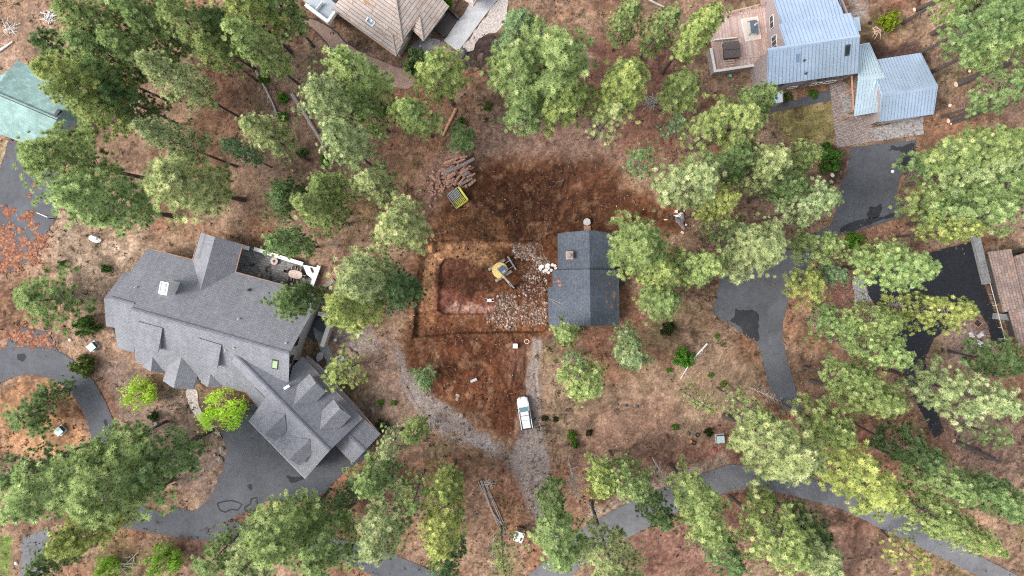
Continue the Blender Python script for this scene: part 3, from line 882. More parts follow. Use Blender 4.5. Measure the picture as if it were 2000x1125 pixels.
def window_on(parent, a, b, z0, z1, out, frame=.08, fmat='white_paint', gmat='glass', mull=1):
    """framed window on a vertical wall between plan points a and b, proud of it by 'out' metres"""
    a, b = Vector((a[0], a[1], 0)), Vector((b[0], b[1], 0))
    d = (b - a); w = d.length; d.normalize()
    nrm = Vector((d.y, -d.x, 0))
    ang = math.atan2(d.y, d.x)
    mid = (a + b) / 2 + nrm * out
    f = MB()
    zc = (z0 + z1) / 2
    for s in (-1, 1):
        c = mid + d * s * (w / 2 - frame / 2)
        f.box((c.x, c.y, zc), (frame, .08, z1 - z0), ang)
        f.box((mid.x, mid.y, zc + s * ((z1 - z0) / 2 - frame / 2)), (w - 2 * frame, .08, frame), ang)
    for i in range(mull):
        c = mid + d * ((i + 1) / (mull + 1) - .5) * w
        f.box((c.x, c.y, zc), (frame * .7, .07, z1 - z0 - 2 * frame), ang)
    wo = f.build("window", M[fmat], parent, world=True)
    g = MB(); c = mid - nrm * .01
    g.box((c.x, c.y, zc), (w - frame, .03, z1 - z0 - frame), ang)
    go = g.build("pane", M[gmat], None)
    loc = parent.location
    for v in go.data.vertices: v.co -= loc
    go.parent = wo
    return wo

def gable(parent, rb, rf, lb, lf, rbk, rfk, pl, roofmat, wallmat, name="dormer", zback=None, wallpad=.35, th=.16, front=True, lift=0.0):
    """gabled dormer: ridge back/front, left eave back/front, right eave back/front in pixels; backs lie on the roof plane pl"""
    B = onp(*rb, pl) if pl else G(*rb, zback)
    z = B.z + lift; B.z = z
    F = G(*rf, z)
    LB, RB = (onp(*lb, pl), onp(*rbk, pl)) if pl else (G(*lb, zback - 2), G(*rbk, zback - 2))
    ze = min((LB.z + RB.z) / 2 + lift * .5, z - .6)
    LB, RB = G(*lb, ze), G(*rbk, ze)
    LF, RF = G(*lf, ze), G(*rfk, ze)
    r = MB(); r.slab([B, F, LF, LB], th); r.slab([B, RB, RF, F], th)
    ro = r.build(name, roofmat, parent, world=True)
    # walls under it
    ax = (B - F); ax.z = 0; ax.normalize()
    w = MB()
    lf2 = LF.lerp(RF, .14) + ax * wallpad; rf2 = RF.lerp(LF, .14) + ax * wallpad
    lb2 = LB.lerp(RB, .14) + ax * .2; rb2 = RB.lerp(LB, .14) + ax * .2
    f2 = F + ax * wallpad
    zb = min(ze - 1.6, ze - .5)
    k = th + .04
    vs = [(lf2.x, lf2.y, ze - k + .3), (f2.x, f2.y, z - k), (rf2.x, rf2.y, ze - k + .3), (rf2.x, rf2.y, zb), (lf2.x, lf2.y, zb),
          (lb2.x, lb2.y, ze - k + .3), (rb2.x, rb2.y, ze - k + .3), (rb2.x, rb2.y, zb), (lb2.x, lb2.y, zb)]
    w.add(vs, [(4, 3, 2, 1, 0), (0, 5, 8, 4), (3, 7, 6, 2)])
    wo = w.build("wall", wallmat, None)
    for v in wo.data.vertices: v.co -= parent.location
    wo.parent = ro
    if front:
        a, b = lf2.lerp(rf2, .3), lf2.lerp(rf2, .7)
        if ((b - a).cross(Vector((0, 0, 1)))).dot(ax) > 0: a, b = b, a
        g = MB(); d = (b - a); ang = math.atan2(d.y, d.x); m = (a + b) / 2 - ax * .04
        g.box((m.x, m.y, ze + .05), (d.length, .06, .8), ang)
        go = g.build("window", M['glass'], None)
        for v in go.data.vertices: v.co -= parent.location
        go.parent = ro
    return ro

def vent(parent, px, py, pl, r=.08, h=.4, mat=None, name="vent_pipe"):
    p = onp(px, py, pl)
    mb = MB(); mb.cyl((p.x, p.y, p.z - .1), r, h + .1, 10); mb.cyl((p.x, p.y, p.z - .02), r * 2.2, .06, 10)
    return mb.build(name, mat or M['steel_grey'], parent, world=True)

def skylight(parent, corners, pl, glass, frame):
    pts = [onp(x, y, pl, .12) for x, y in corners]
    c = sum(pts, Vector()) / 4
    f = MB(); f.slab([c + (p - c) * 1.12 for p in pts], .2)
    fo = f.build("skylight", M[frame], parent, world=True)
    g = MB(); g.slab([c + (p - c) * .86 + pl[1] * .012 for p in pts], .05)
    go = g.build("pane", M[glass], None)
    for v in go.data.vertices: v.co -= parent.location
    go.parent = fo

def edge_strip(parent, a, b, r, mat, name="gutter"):
    mb = MB(); mb.tube([a, b], r, 6)
    return mb.build(name, M[mat], parent, world=True)

# ---- grey shingled house on the left
HA = thing("house", "large grey shingled house with many dormers on the left", "house", G(420, 680))
ZR, ZE = 9.4, 3.8
nA, nB = G(289, 485, ZE), G(628, 577, ZE)
rA, rB = G(256, 603, ZR), G(565, 690, ZR)
NP = fitplane([nA, nB, rA, rB])
sA, sB = G(265, 708, 4.1), G(479, 766, 4.1)
SP = fitplane([rA, rB, sA, sB])
sE = onp(564, 745, SP)
rf = MB()
rf.slab([nA, nB, rB, rA, onp(262, 594, NP), onp(216, 581, NP)])
rf.slab([rA, rB, sE, onp(519, 777, SP), sB, sA])
w1, w2 = onp(216, 581, NP), onp(262, 594, NP)
rf.slab([w1, w2, G(262, 689, 3.9), G(229, 680, 3.9)])
rf.slab([G(242, 531, 3.5), G(262, 537, 3.6), G(226, 586, 6.4), G(203, 583, 6.4)])
rf.slab([G(203, 583, 6.4), G(226, 586, 6.4), G(232, 642, 3.4), G(207, 637, 3.4)])
# garage wing
wz = 7.7
wA, wB = G(454, 687, wz), G(644, 880, wz)
neA, neB = G(590, 697, 3.9), G(708, 818, 3.9)
swA, swB = G(486, 822, 3.9), G(596, 935, 3.9)
WN = fitplane([wA, wB, neA, neB]); WS = fitplane([wA, wB, swA, swB])
rf.slab([wA, wB, neB, neA, onp(572, 715, WN), onp(564, 745, WN)])
rf.slab([wA, wB, swB, swA, onp(519, 777, WS), onp(447, 702, WS)])
cz = G(505, 796, 3.6)
rf.slab([G(486, 746, 5.0), G(525, 784, 4.7), cz, G(479, 767, 3.9)])
# low carport roof at the end of the wing
cA, cB = G(676, 845, 5.0), G(713, 880, 5.0)
rf.slab([cA, cB, G(743, 848, 3.3), G(707, 813, 3.3)])
rf.slab([cA, cB, G(689, 905, 3.3), G(655, 869, 3.3)])
# long lean-to roof along the wing
rf.slab([G(596, 700, 3.4), G(708, 815, 3.4), G(722, 823, 2.9), G(700, 796, 2.9), G(622, 712, 2.9), G(600, 693, 2.9)], .12)
roofA = rf.build("roof", M['grey_roof'], HA, world=True)
# ridge caps
for a, b in ((rA, rB), (wA, wB), (w1, w2), (cA, cB)):
    mb = MB(); d = (b - a).normalized(); s = d.cross(Vector((0, 0, 1))) * .24
    mb.slab([a + s + Vector((0, 0, .0)), b + s, b + Vector((0, 0, .09)), a + Vector((0, 0, .09))], .06)
    mb.slab([a - s, b - s, b + Vector((0, 0, .09)), a + Vector((0, 0, .09))], .06)
    o = mb.build("ridge_cap", M['ridge_grey'], None)
    for v in o.data.vertices: v.co -= HA.location
    o.parent = roofA
wall_ring([nA, nB, rB, onp(563, 748, SP), sB, sA, rA], .55, .25, -.2, M['siding_grey'], HA)
wall_ring([G(242, 531, 3.5), G(300, 547, 3.5), G(300, 690, 3.9), G(229, 680, 3.9), G(207, 637, 3.4), G(203, 583, 6.4)], .5, .25, -.2, M['siding_grey'], HA)
wall_ring([wA, neA, neB, wB, swB, swA, onp(519, 777, WS), onp(447, 702, WS)], .5, .35, -.2, M['siding_grey'], HA)
wall_ring([G(486, 746, 4.3), G(519, 777, 4.3), cz, G(479, 767, 3.8)], .5, .3, -.2, M['siding_grey'], HA)
for px, py in ((738, 848), (690, 899), (714, 877)):
    p = G(px, py, 3.0); mb = MB(); mb.box((p.x, p.y, 1.5), (.22, .22, 3.0), .8); mb.build("post", M['siding_dark'], HA, world=True)
# dark garage front under the eave
p1, p2 = swA.lerp(swB, .12), swA.lerp(swB, .9)
for t in (.3, .6, .85):
    c = swA.lerp(swB, t); dd = (swB - swA); ang = math.atan2(dd.y, dd.x)
    nrm = Vector((-dd.y, dd.x, 0)).normalized()
    if nrm.dot(wA - swA) < 0: nrm = -nrm
    q = c + nrm * .62
    mb = MB(); mb.box((q.x, q.y, 1.25), (3.0, .12, 2.4), ang); mb.build("garage_door", M['siding_dark'], HA, world=True)
gr, gw = M['grey_roof'], M['siding_grey']
for d in (((575, 790), (617, 748), (581, 752), (605, 730), (618, 785), (636, 765), WN), ((625, 839), (664, 798), (629, 802), (652, 780), (665, 836), (686, 813), WN),
          ((557, 809), (517, 848), (526, 804), (505, 827), (560, 841), (538, 861), WS), ((605, 858), (565, 897), (573, 854), (553, 877), (608, 888), (585, 910), WS)):
    gable(HA, d[0], d[1], d[2], d[3], d[4], d[5], d[6], gr, gw, lift=.15)
for d in (((298, 697), (295, 725), (281, 712), (278, 717), (318, 722), (320, 729)), ((354, 698), (339, 758), (326, 717), (318, 744), (386, 734), (377, 761)), ((411, 730), (406, 756), (394, 742), (391, 747), (431, 750), (432, 756))):
    gable(HA, *d, SP, gr, gw, name="entry_gable", front=False)
gable(HA, (392, 566), (420, 463), (376, 507), (391, 453), (460, 531), (474, 477), NP, gr, gw, name="cross_gable", wallpad=.5)
for q in ([(270, 628), (317, 641), (309, 687), (264, 675)], [(386, 660), (432, 674), (424, 720), (378, 707)]):
    a, b = onp(*q[0], SP, .15), onp(*q[1], SP, .15)
    fl = onp(*q[3], SP)
    zf = (onp(*q[2], SP).z + a.z) / 2 + .1
    c, d = G(*q[2], zf), G(*q[3], zf)
    mb = MB(); mb.slab([a, b, c, d], .2); o = mb.build("shed_dormer", gr, HA, world=True)
    ins = lambda p, m, t: p.lerp(m, t)
    m0 = (a + b + c + d) / 4
    A2, B2, C2, D2 = [p.lerp(m0, .12) - Vector((0, 0, .22)) for p in (a, b, c, d)]
    mb = MB(); vs = [A2, B2, C2, D2] + [p - Vector((0, 0, 3 if i > 1 else .4)) for i, p in enumerate((A2, B2, C2, D2))]
    mb.add([tuple(v - HA.location) for v in vs], [(1, 2, 6, 5), (2, 3, 7, 6), (3, 0, 4, 7)])
    wo = mb.build("wall", gw, None); wo.parent = o
# white chimney box with two flues
cb = onp(341, 563, NP); ct = G(321, 563, cb.z + 2.9)
u = (onp(392, 600, NP) - onp(340, 585, NP)); ang = math.atan2(G(318, 574).y - G(313, 552).y, 0) if False else R_(-10)
cx, cy = (cb.x + ct.x) / 2, (cb.y + ct.y) / 2
mb = MB(); mb.box((ct.x, ct.y, cb.z + .9), (1.25, 1.95, 4.2), ang)
ch = mb.build("chimney", M['white_paint'], HA, world=True)
mb = MB()
for sx, sy, w, hh in ((0, .93, 1.3, .12), (0, -.93, 1.3, .12), (.6, 0, .12, 1.9), (-.6, 0, .12, 1.9)):
    mb.box((sx * math.cos(ang) - sy * math.sin(ang) + ct.x - HA.location.x, sx * math.sin(ang) + sy * math.cos(ang) + ct.y - HA.location.y, cb.z + 3.08), (w, hh, .2), ang)
o = mb.build("coping", M['white_paint'], None); o.parent = ch
for s in (-.42, .42):
    mb = MB(); mb.cyl((ct.x - s * math.sin(ang) - HA.location.x, ct.y + s * math.cos(ang) - HA.location.y, cb.z + 2.95), .3, .35, 14)
    o = mb.build("flue", M['white_paint'], None); o.parent = ch
skylight(HA, [(532, 703), (543, 705), (541, 721), (531, 719)], SP, 'green_glass', 'trim_dark')
for x, y, r in ((266, 561, .09), (466, 623, .09), (559, 670, .09), (486, 567, .16)):
    vent(HA, x, y, NP, r, .5, M['steel_grey'] if r < .1 else M['siding_dark'])
for x, y in ((441, 684), (457, 679)): vent(HA, x, y, SP, .09, .45)
p = onp(560, 756, WN, .12); mb = MB(); mb.box(tuple(p), (1.0, .42, .3), R_(32)); mb.build("roof_vent", M['white_paint'], HA, world=True)
for a, b in ((nA, G(376, 507, ZE)), (G(460, 531, ZE), nB), (sA, sB), (sB, cz), (neA, neB), (swA, swB), (G(391, 453, 5.4), G(376, 507, 5.4)), (G(474, 477, 5.4), G(460, 531, 5.4)), (G(689, 905, 3.2), G(655, 869, 3.2)), (G(743, 848, 3.2), G(622, 712, 2.85))):
    edge_strip(HA, a + Vector((0, 0, -.06)), b + Vector((0, 0, -.06)), .09, 'gutter' if a is not swA else 'copper_gutter')
# windows in the tall east gable
eg = rB
cA_ = centroid([nA, nB, rB, sE, sB, sA])
wa, wb = G(600, 674, 6), G(590, 694, 6)
dirE = (G(592, 640, ZE) - G(578, 690, ZE)); dirE.z = 0; dirE.normalize()
base = Vector((rB.x, rB.y, 0))
c2 = Vector((cA_.x - rB.x, cA_.y - rB.y, 0)).normalized() * .55
for off, z0, z1 in ((1.4, 4.6, 6.4), (3.4, 3.0, 4.6), (-1.6, 5.0, 6.2)):
    m = base + c2 * 1.02 + dirE * off
    window_on(HA, m - dirE * .7, m + dirE * .7, z0, z1, .14, fmat='trim_dark')

# walled courtyard and garden walls of the grey house: each wall a thing
def wallrun(name, label, pts, w, z, mat, cap=None, cat="wall"):
    P = [G(*p) for p in pts]
    t = thing(name, label, cat, P[0])
    b, c = MB(), MB()
    for i in range(len(P) - 1):
        d = P[i + 1] - P[i]; m = (P[i] + P[i + 1]) / 2; ang = math.atan2(d.y, d.x)
        b.box((m.x, m.y, z / 2 - .1), (d.length + w * .9, w, z + .2), ang)
        if cap: c.box((m.x, m.y, z + .045 + .003 * i), (d.length + w * 1.1, w * 1.35, .09), ang)
    b.build("wall_body", M[mat], t, world=True)
    if cap: c.build("coping", M[cap], t, world=True)
    return t
wallrun("courtyard_wall", "grey courtyard wall with beige coping east of the grey house", [(632, 611), (655, 616), (637, 671)], .5, 2.3, 'siding_grey', 'cream')
wallrun("patio_wall", "low white wall along the upper edge of the paved patio", [(481, 483), (488, 485)], .5, .9, 'stucco', 'white_paint')
wallrun("patio_wall", "long white topped wall beside the paved patio under a small pine", [(503, 487), (560, 505), (592, 515)], .45, .9, 'stucco', 'white_paint')
wallrun("patio_wall", "short white wall running down the east end of the patio", [(625, 522), (613, 555)], .45, .9, 'stucco', 'white_paint')
t = thing("planter", "triangular white planter slab at the east corner of the patio", "planter", G(610, 530))
mb = MB(); mb.prism(W([(594, 517), (623, 523), (613, 545), (602, 536)]), 0, .8); mb.build("planter_body", M['white_paint'], t, world=True)
mb = MB(); mb.prism(W([(608, 522), (612, 523), (617, 532), (612, 533)]), .8, .86); mb.build("soil", M['mulch'], t, world=True)

# ---- small dark blue roofed house in the middle
HB = thing("house", "small house with dark slate blue gable roof beside the dig", "house", G(1140, 545))
bz, be = 6.2, 3.3
r1, r2 = G(1152, 526, bz), G(1153.5, 637, bz)
BW = fitplane([r1, r2, G(1071, 561, be), G(1072, 637, be)])
BE = fitplane([r1, r2, G(1209, 530, be), G(1210, 635, be)])
rf = MB()
rf.slab([r1, r2, onp(1072, 637, BW), onp(1070, 561, BW), onp(1079, 560, BW), onp(1079, 528, BW)])
rf.slab([r1, r2, G(1210, 635, be), G(1209, 528, be)])
q1, q2 = G(1150.5, 449, 5.5), G(1152, 530, 5.5)
BW2 = fitplane([q1, q2, G(1089, 456, be), G(1090, 530, be)])
rf.slab([q1, q2, onp(1090, 530, BW2), onp(1089, 456, BW2)])
rf.slab([q1, q2, G(1200, 530, be), G(1200, 456, be)])
rb = rf.build("roof", M['dark_roof'], HB, world=True)
wall_ring([r1, G(1079, 528, be), G(1079, 560, be), G(1072, 562, be), G(1072, 636, be), r2, G(1210, 634, be), G(1209, 529, be)], .45, .25, -.2, M['siding_dark'], HB)
wall_ring([q1, G(1089, 456, be), G(1090, 530, be), G(1200, 530, be), G(1200, 456, be)], .45, .25, -.2, M['siding_dark'], HB)
p = onp(1111, 499, BW2)
mb = MB(); mb.box((p.x, p.y, p.z + .2), (1.0, 1.15, 2.2)); mb.box((p.x, p.y, p.z + 1.34), (1.15, 1.3, .12))
ch = mb.build("chimney", M['rock_tan'], HB, world=True)
mb = MB(); mb.box((p.x - HB.location.x, p.y - HB.location.y, p.z + 1.47), (.75, .85, .14)); mb.cyl((p.x - HB.location.x, p.y - HB.location.y, p.z + 1.54), .2, .2, 12)
o = mb.build("flue", M['rock'], None); o.parent = ch
for pl, px, py, sx, sy, sd in ((BW, 1090, 549, 6.5, 3.2, 1), (BW, 1094, 557, 3.8, 3.5, 2), (BW, 1085, 540, 2.4, 2, 3), (BE, 1200, 577, 3.5, 9, 4), (BE, 1185, 588, 2.2, 4, 5), (BE, 1195, 599, 3, 3, 6), (BE, 1190, 553, 4, 2.5, 7), (BE, 1184, 570, 1.8, 2.5, 8), (BE, 1207, 596, 2, 3, 9)):
    rr = random.Random(sd); n = 14
    pts = [onp(px + sx * rr.uniform(.5, 1.2) * math.cos(2 * PI * i / n), py + sy * rr.uniform(.5, 1.2) * math.sin(2 * PI * i / n), pl, .03) for i in range(n)]
    mb = MB(); mb.slab(pts, .02); o = mb.build("needle_patch", M['needle_litter'], None)
    for v in o.data.vertices: v.co -= HB.location
    o.parent = rb
for a, b in (((1071, 583), (1101, 605)), ((1073, 583), (1100, 594))):
    edge_strip(HB, onp(*a, BW, .05), onp(*b, BW, .05), .03, 'dead_wood', "loose_wire")

# ---- metal roofed house, top right
HC = thing("house", "mauve walled house with blue grey standing seam metal roof", "house", G(1580, 90))
cz_, ce = 9.5, 6.0
c1, c2_ = G(1500, 98, cz_), G(1680, 71, cz_)
CS = fitplane([c1, c2_, G(1497.5, 168, ce), G(1676, 143, ce)])
ne = 5.2
CN = fitplane([c1, c2_, G(1500, -18, ne), G(1636, -38, ne)])
rf = MB()
rf.slab([c1, c2_, onp(1676, 143, CS), onp(1497.5, 168, CS)], .14)
rf.slab([onp(1536, 93, CN), c2_, onp(1662, 25, CN), onp(1648, 27, CN), onp(1622, -30, CN), onp(1502, -30, CN), onp(1511, 0, CN), onp(1527, 46, CN), onp(1521, 47, CN)], .14)
rC = rf.build("roof", M['metal_roof'], HC, world=True)
def seams(parent, a0, a1, b0, b1, step, pl, mat, proud=.045, wd=.05, w2=None):
    """raised seams from ridge a0-a1 to eave b0-b1 (pixels), real ribs standing on the sheet"""
    A0, A1, B0, B1 = onp(*a0, pl), onp(*a1, pl), onp(*b0, pl), onp(*b1, pl)
    n = max(2, int((A1 - A0).length / step))
    mb = MB(); nn = pl[1]
    for i in range(n + 1):
        t = i / n
        p, q = A0.lerp(A1, t) + nn * proud * .3, B0.lerp(B1, t) + nn * proud * .3
        d = (q - p).normalized(); s = d.cross(nn) * wd / 2; u = nn * proud
        mb.add([tuple(v - HC.location if w2 is None else v - w2) for v in (p - s, p + s, q + s, q - s, p - s * .6 + u, p + s * .6 + u, q + s * .6 + u, q - s * .6 + u)],
               [(4, 5, 6, 7), (0, 1, 5, 4), (1, 2, 6, 5), (2, 3, 7, 6), (3, 0, 4, 7)])
    o = mb.build("seams", mat, None); o.parent = parent
    return o
seams(rC, (1502, 98), (1679, 71), (1499, 167.5), (1675, 143.5), .55, CS, M['metal_seam'])
seams(rC, (1538, 92), (1677, 71.5), (1523, 47), (1661, 27), .55, CN, M['metal_seam'])
seams(rC, (1528, 45.5), (1647, 28), (1513, 0), (1634, -17), .55, CN, M['metal_seam'])
for a, b in ((c1, c2_),):
    mb = MB(); d = (b - a).normalized(); s = d.cross(Vector((0, 0, 1)))
    for pl_, sg in ((CS, 1), (CN, -1)):
        k = s * sg * .3; k.z = -.3 * abs((rB.z - rB.z))
        dn = (pl_[1].cross(d)); dn = dn if dn.z < 0 else -dn
        mb.slab([a + Vector((0, 0, .07)), b + Vector((0, 0, .07)), b + dn * .35 + Vector((0, 0, .05)), a + dn * .35 + Vector((0, 0, .05))], .03)
    o = mb.build("ridge_cap", M['metal_roof'], None)
    for v in o.data.vertices: v.co -= HC.location
    o.parent = rC
mb = MB(); mb.slab([G(1667, 34, 5), G(1678, 33, 5), G(1682, 60, 5.8), G(1672, 62, 5.8)], .12); mb.build("side_roof", M['metal_roof_pale'], HC, world=True)
wS = wall_ring([c1, G(1497.5, 168, ce), G(1676, 143, ce), c2_, onp(1640, -30, CN), onp(1504, -30, CN), onp(1536, 93, CN)], .25, .2, -.2, M['stucco'], HC)
mb = MB(); ph = [G(1514, 181, 2.6), G(1528, 178, 2.8), G(1529, 199, 2.5), G(1508, 203, 2.4)]
mb.slab(ph, .12); mb.build("porch_roof", M['metal_roof_pale'], HC, world=True)
skylight(HC, [(1554, 104), (1563, 103), (1562, 123), (1554, 124)], CS, 'sky_glass', 'metal_roof')
skylight(HC, [(1652.5, 89), (1661, 87.5), (1658.5, 107), (1650.5, 108.5)], CS, 'glass', 'trim_dark')
for x, y in ((1570.5, 118), (1573.5, 143)): vent(HC, x, y, CS, .1, .4, M['siding_dark'])
# windows: west gable (above the deck) and the front under the eave
def wline(p, q, inset=.0): return Vector((p.x, p.y, 0)), Vector((q.x, q.y, 0))
cc = centroid([c1, G(1497.5, 168, ce), G(1676, 143, ce), c2_])
e0, e1 = G(1497.5, 168, ce), G(1676, 143, ce)
def insetp(p, c, k):
    d = Vector((c.x - p.x, c.y - p.y, 0)); return Vector((p.x, p.y, 0)) + d.normalized() * k
c5 = centroid([c1, e0, e1, c2_, onp(1640, -30, CN), onp(1504, -30, CN), onp(1536, 93, CN)])
f0, f1 = insetp(e0, c5, .33), insetp(e1, c5, .33)
for t0, t1, z0, z1, mu in ((.08, .22, 3.4, 5.0, 1), (.36, .46, .8, 2.0, 1), (.62, .72, 3.8, 5.2, 0), (.76, .92, 3.8, 5.2, 2), (.62, .74, .9, 2.4, 1), (.78, .9, .9, 2.4, 1)):
    window_on(HC, f0.lerp(f1, t0), f0.lerp(f1, t1), z0, z1, .08, mull=mu, fmat='trim_dark' if z0 > 3 else 'white_paint')
mb = MB(); m = f0.lerp(f1, .5); mb.tube([(m.x + .3, m.y - .1, 5.6), (m.x - .2, m.y - .13, .2)], .05, 6); mb.build("downpipe", M['siding_dark'], HC, world=True)
g0, g1 = insetp(onp(1536, 93, CN), c5, .33), insetp(onp(1504, -30, CN), c5, .33)
dg = (g1 - g0); 
for t0, t1, z0, z1, mu in ((.08, .3, 3.6, 5.6, 2), (.42, .6, 3.4, 5.0, 1)):
    window_on(HC, g1.lerp(g0, 1 - t0), g1.lerp(g0, 1 - t1), z0, z1, -.10, mull=mu)
# entry passage with a pale metal roof, and the garage
HP = thing("entry_passage", "narrow pale metal roofed entry passage between house and garage", "passage", G(1700, 160))
z1_, z2_ = 5.0, 3.6
a, b = G(1676, 155, z1_), G(1727, 147, z1_)
PN = fitplane([a, b, G(1684, 86, z2_), G(1698, 83, z2_)]); PS = fitplane([a, b, G(1668, 227, z2_), G(1714, 219, z2_)])
mb = MB(); mb.slab([a, b, onp(1698, 83, PN), onp(1676, 87, PN)], .12); mb.slab([a, b, onp(1714, 219, PS), onp(1668, 227, PS)], .12)
rp = mb.build("roof", M['metal_roof_pale'], HP, world=True)
seams(rp, (1680, 154.5), (1725, 147.5), (1672, 226), (1712, 220), .5, PS, M['metal_seam'], w2=HP.location)
seams(rp, (1680, 153), (1724, 146.5), (1679, 88), (1697, 85), .5, PN, M['metal_seam'], w2=HP.location)
mb = MB(); d_ = (b - a).normalized()
for pl_ in (PN, PS):
    dn = pl_[1].cross(d_); dn = dn if dn.z < 0 else -dn
    mb.slab([a + Vector((0, 0, .07)), b + Vector((0, 0, .07)), b + dn * .45 + Vector((0, 0, .05)), a + dn * .45 + Vector((0, 0, .05))], .03)
o = mb.build("ridge_cap", M['metal_roof_pale'], None)
for v in o.data.vertices: v.co -= HP.location
o.parent = rp
wall_ring([G(1690, 155, z1_), G(1700, 100, z2_), b, G(1712, 218, z2_), G(1692, 222, z2_)], .3, .2, -.2, M['stucco'], HP)
for p, q, zz in (((1664, 147), (1668, 215), 3.2), ((1650, 183), (1671, 171), 3.0)):
    P, Q = G(*p, zz), G(*q, zz); mb = MB(); mb.tube([P, Q], .2, 4); mb.build("beam", M['wood_beam'], HP, world=True)
for px, py in ((1663, 148), (1667, 216), (1655, 229)):
    p = G(px, py, 2.0); mb = MB(); mb.box((p.x, p.y, 1.6), (.26, .26, 3.2), .15); mb.build("post", M['wood_beam'], HP, world=True)
HG = thing("garage", "detached garage with a blue grey metal gable roof", "garage", G(1770, 180))
z1_, z2_ = 6.0, 3.7
a, b = G(1722, 185, z1_), G(1832, 168, z1_)
GN = fitplane([a, b, G(1715, 116, z2_), G(1799, 103, z2_)]); GS = fitplane([a, b, G(1717, 238, z2_), G(1824, 223, z2_)])
mb = MB(); mb.slab([a, b, onp(1799, 103, GN), onp(1700, 118, GN)], .12); mb.slab([a, b, onp(1824, 223, GS), onp(1717, 238, GS)], .12)
rg = mb.build("roof", M['metal_roof'], HG, world=True)
seams(rg, (1725, 184.5), (1829, 168.5), (1720, 237.5), (1822, 223.5), .5, GS, M['metal_seam'], w2=HG.location)
seams(rg, (1725, 183), (1829, 167), (1703, 118), (1797, 104), .5, GN, M['metal_seam'], w2=HG.location)
mb = MB(); d_ = (b - a).normalized()
for pl_ in (GN, GS):
    dn = pl_[1].cross(d_); dn = dn if dn.z < 0 else -dn
    mb.slab([a + Vector((0, 0, .07)), b + Vector((0, 0, .07)), b + dn * .45 + Vector((0, 0, .05)), a + dn * .45 + Vector((0, 0, .05))], .03)
o = mb.build("ridge_cap", M['metal_roof'], None)
for v in o.data.vertices: v.co -= HG.location
o.parent = rg
wall_ring([a, G(1717, 238, z2_), G(1824, 223, z2_), b, onp(1799, 103, GN), onp(1703, 118, GN)], .2, .2, -.2, M['stucco'], HG)
p, q = G(1740, 240, 0), G(1800, 231, 0)
mb = MB(); dd = q - p; m = (p + q) / 2; pe, qe = insetp(G(1717, 238, z2_), centroid([a, b]), .1), None
s0, s1 = G(1717, 238, z2_), G(1824, 223, z2_)
m = s0.lerp(s1, .5); ang = math.atan2(s1.y - s0.y, s1.x - s0.x)
mb.box((m.x, m.y + .12, 1.3), (5.5, .1, 2.5), ang); mb.build("garage_door", M['siding_grey'], HG, world=True)

# deck of the metal roofed house and what stands on it
DZ = 1.7
DK = thing("deck", "raised weathered wood deck with cream parapet beside the metal roofed house", "deck", G(1445, 80))
dk = [G(1400, 28, DZ), G(1499, 4, DZ), G(1510, 94, DZ), G(1474, 127, DZ), G(1399, 138, DZ), G(1388, 80, DZ)]
mb = MB(); mb.slab(dk, .25)
for k in list(mb.uv): 
    v = mb.v[k]; a_ = R_(8); mb.uv[k] = (v[0] * math.cos(a_) + v[1] * math.sin(a_), -v[0] * math.sin(a_) + v[1] * math.cos(a_))
mb.build("deck_floor", M['deck'], DK, world=True)
wall_box([G(1391, 96), G(1398, 138), G(1474, 127), G(1478, 100)], -.2, DZ - .27, M['stucco'], DK, "skirt_wall")
def prun(parent, pts, w, z0, z1, mat, name):
    mb = MB()
    for i in range(len(pts) - 1):
        P, Q = G(*pts[i], z1), G(*pts[i + 1], z1); d = Q - P; m = (P + Q) / 2
        mb.box((m.x, m.y, (z0 + z1) / 2 + .002 * i), (d.length + w * .9, w, z1 - z0), math.atan2(d.y, d.x))
    return mb.build(name, M[mat], parent, world=True)
prun(DK, [(1389, 96), (1397, 138.5), (1474, 127)], .3, DZ - 1.9, DZ + .5, 'stucco', "parapet")
prun(DK, [(1389, 96), (1397, 138.5), (1474, 127)], .42, DZ + .5, DZ + .58, 'cream', "coping")
prun(DK, [(1397, 77), (1438, 73)], .22, DZ, DZ + .75, 'cream', "divider")
prun(DK, [(1412, 28), (1470, 14), (1499, 3)], .1, DZ + .95, DZ + 1.05, 'wood_beam', "rail")
prun(DK, [(1412, 28), (1470, 14), (1499, 3)], .06, DZ + .45, DZ + .5, 'wood_beam', "rail")
for px, py in ((1412, 28), (1426, 25), (1447, 21), (1470, 14), (1485, 9), (1499, 3)):
    p = G(px, py, DZ + .5); mb = MB(); mb.box((p.x, p.y, DZ + .5), (.14, .14, 1.15), .2); mb.build("post", M['wood_beam'], DK, world=True)
o = thing("rug", "cream outdoor rug under the table on the wood deck", "rug", G(1467, 57, DZ)); 
P = [G(1447, 37, DZ), G(1480, 32, DZ), G(1487, 76, DZ), G(1455, 81, DZ)]
mb = MB(); mb.prism(P, DZ + .005, DZ + .02); mb.build("rug_field", M['rug'], o, world=True) if False else None
loc = o.location
mb = MB(); mb.prism([(p.x - loc.x, p.y - loc.y) for p in P], .004, .02); mb.build("border", M['cream'], o)
cP = sum(P, Vector()) / 4
mb = MB(); mb.prism([(cP.x + (p.x - cP.x) * .86 - loc.x, cP.y + (p.y - cP.y) * .9 - loc.y) for p in P], .02, .026); mb.build("field", M['rug'], o)
o = thing("patio_table", "blue grey rectangular patio table on the cream deck rug", "table", G(1469.5, 55, DZ + .03), R_(6))
mb = MB(); mb.box((0, 0, .72), (1.15, 2.1, .07), bev=.03); mb.build("tabletop", M['blue_grey'], o)
for sx in (-1, 1):
    for sy in (-1, 1):
        mb = MB(); mb.tube([(sx * .48, sy * .9, .68), (sx * .72, sy * 1.12, 0)], .05, 6); mb.build("leg", M['blue_grey'], o)
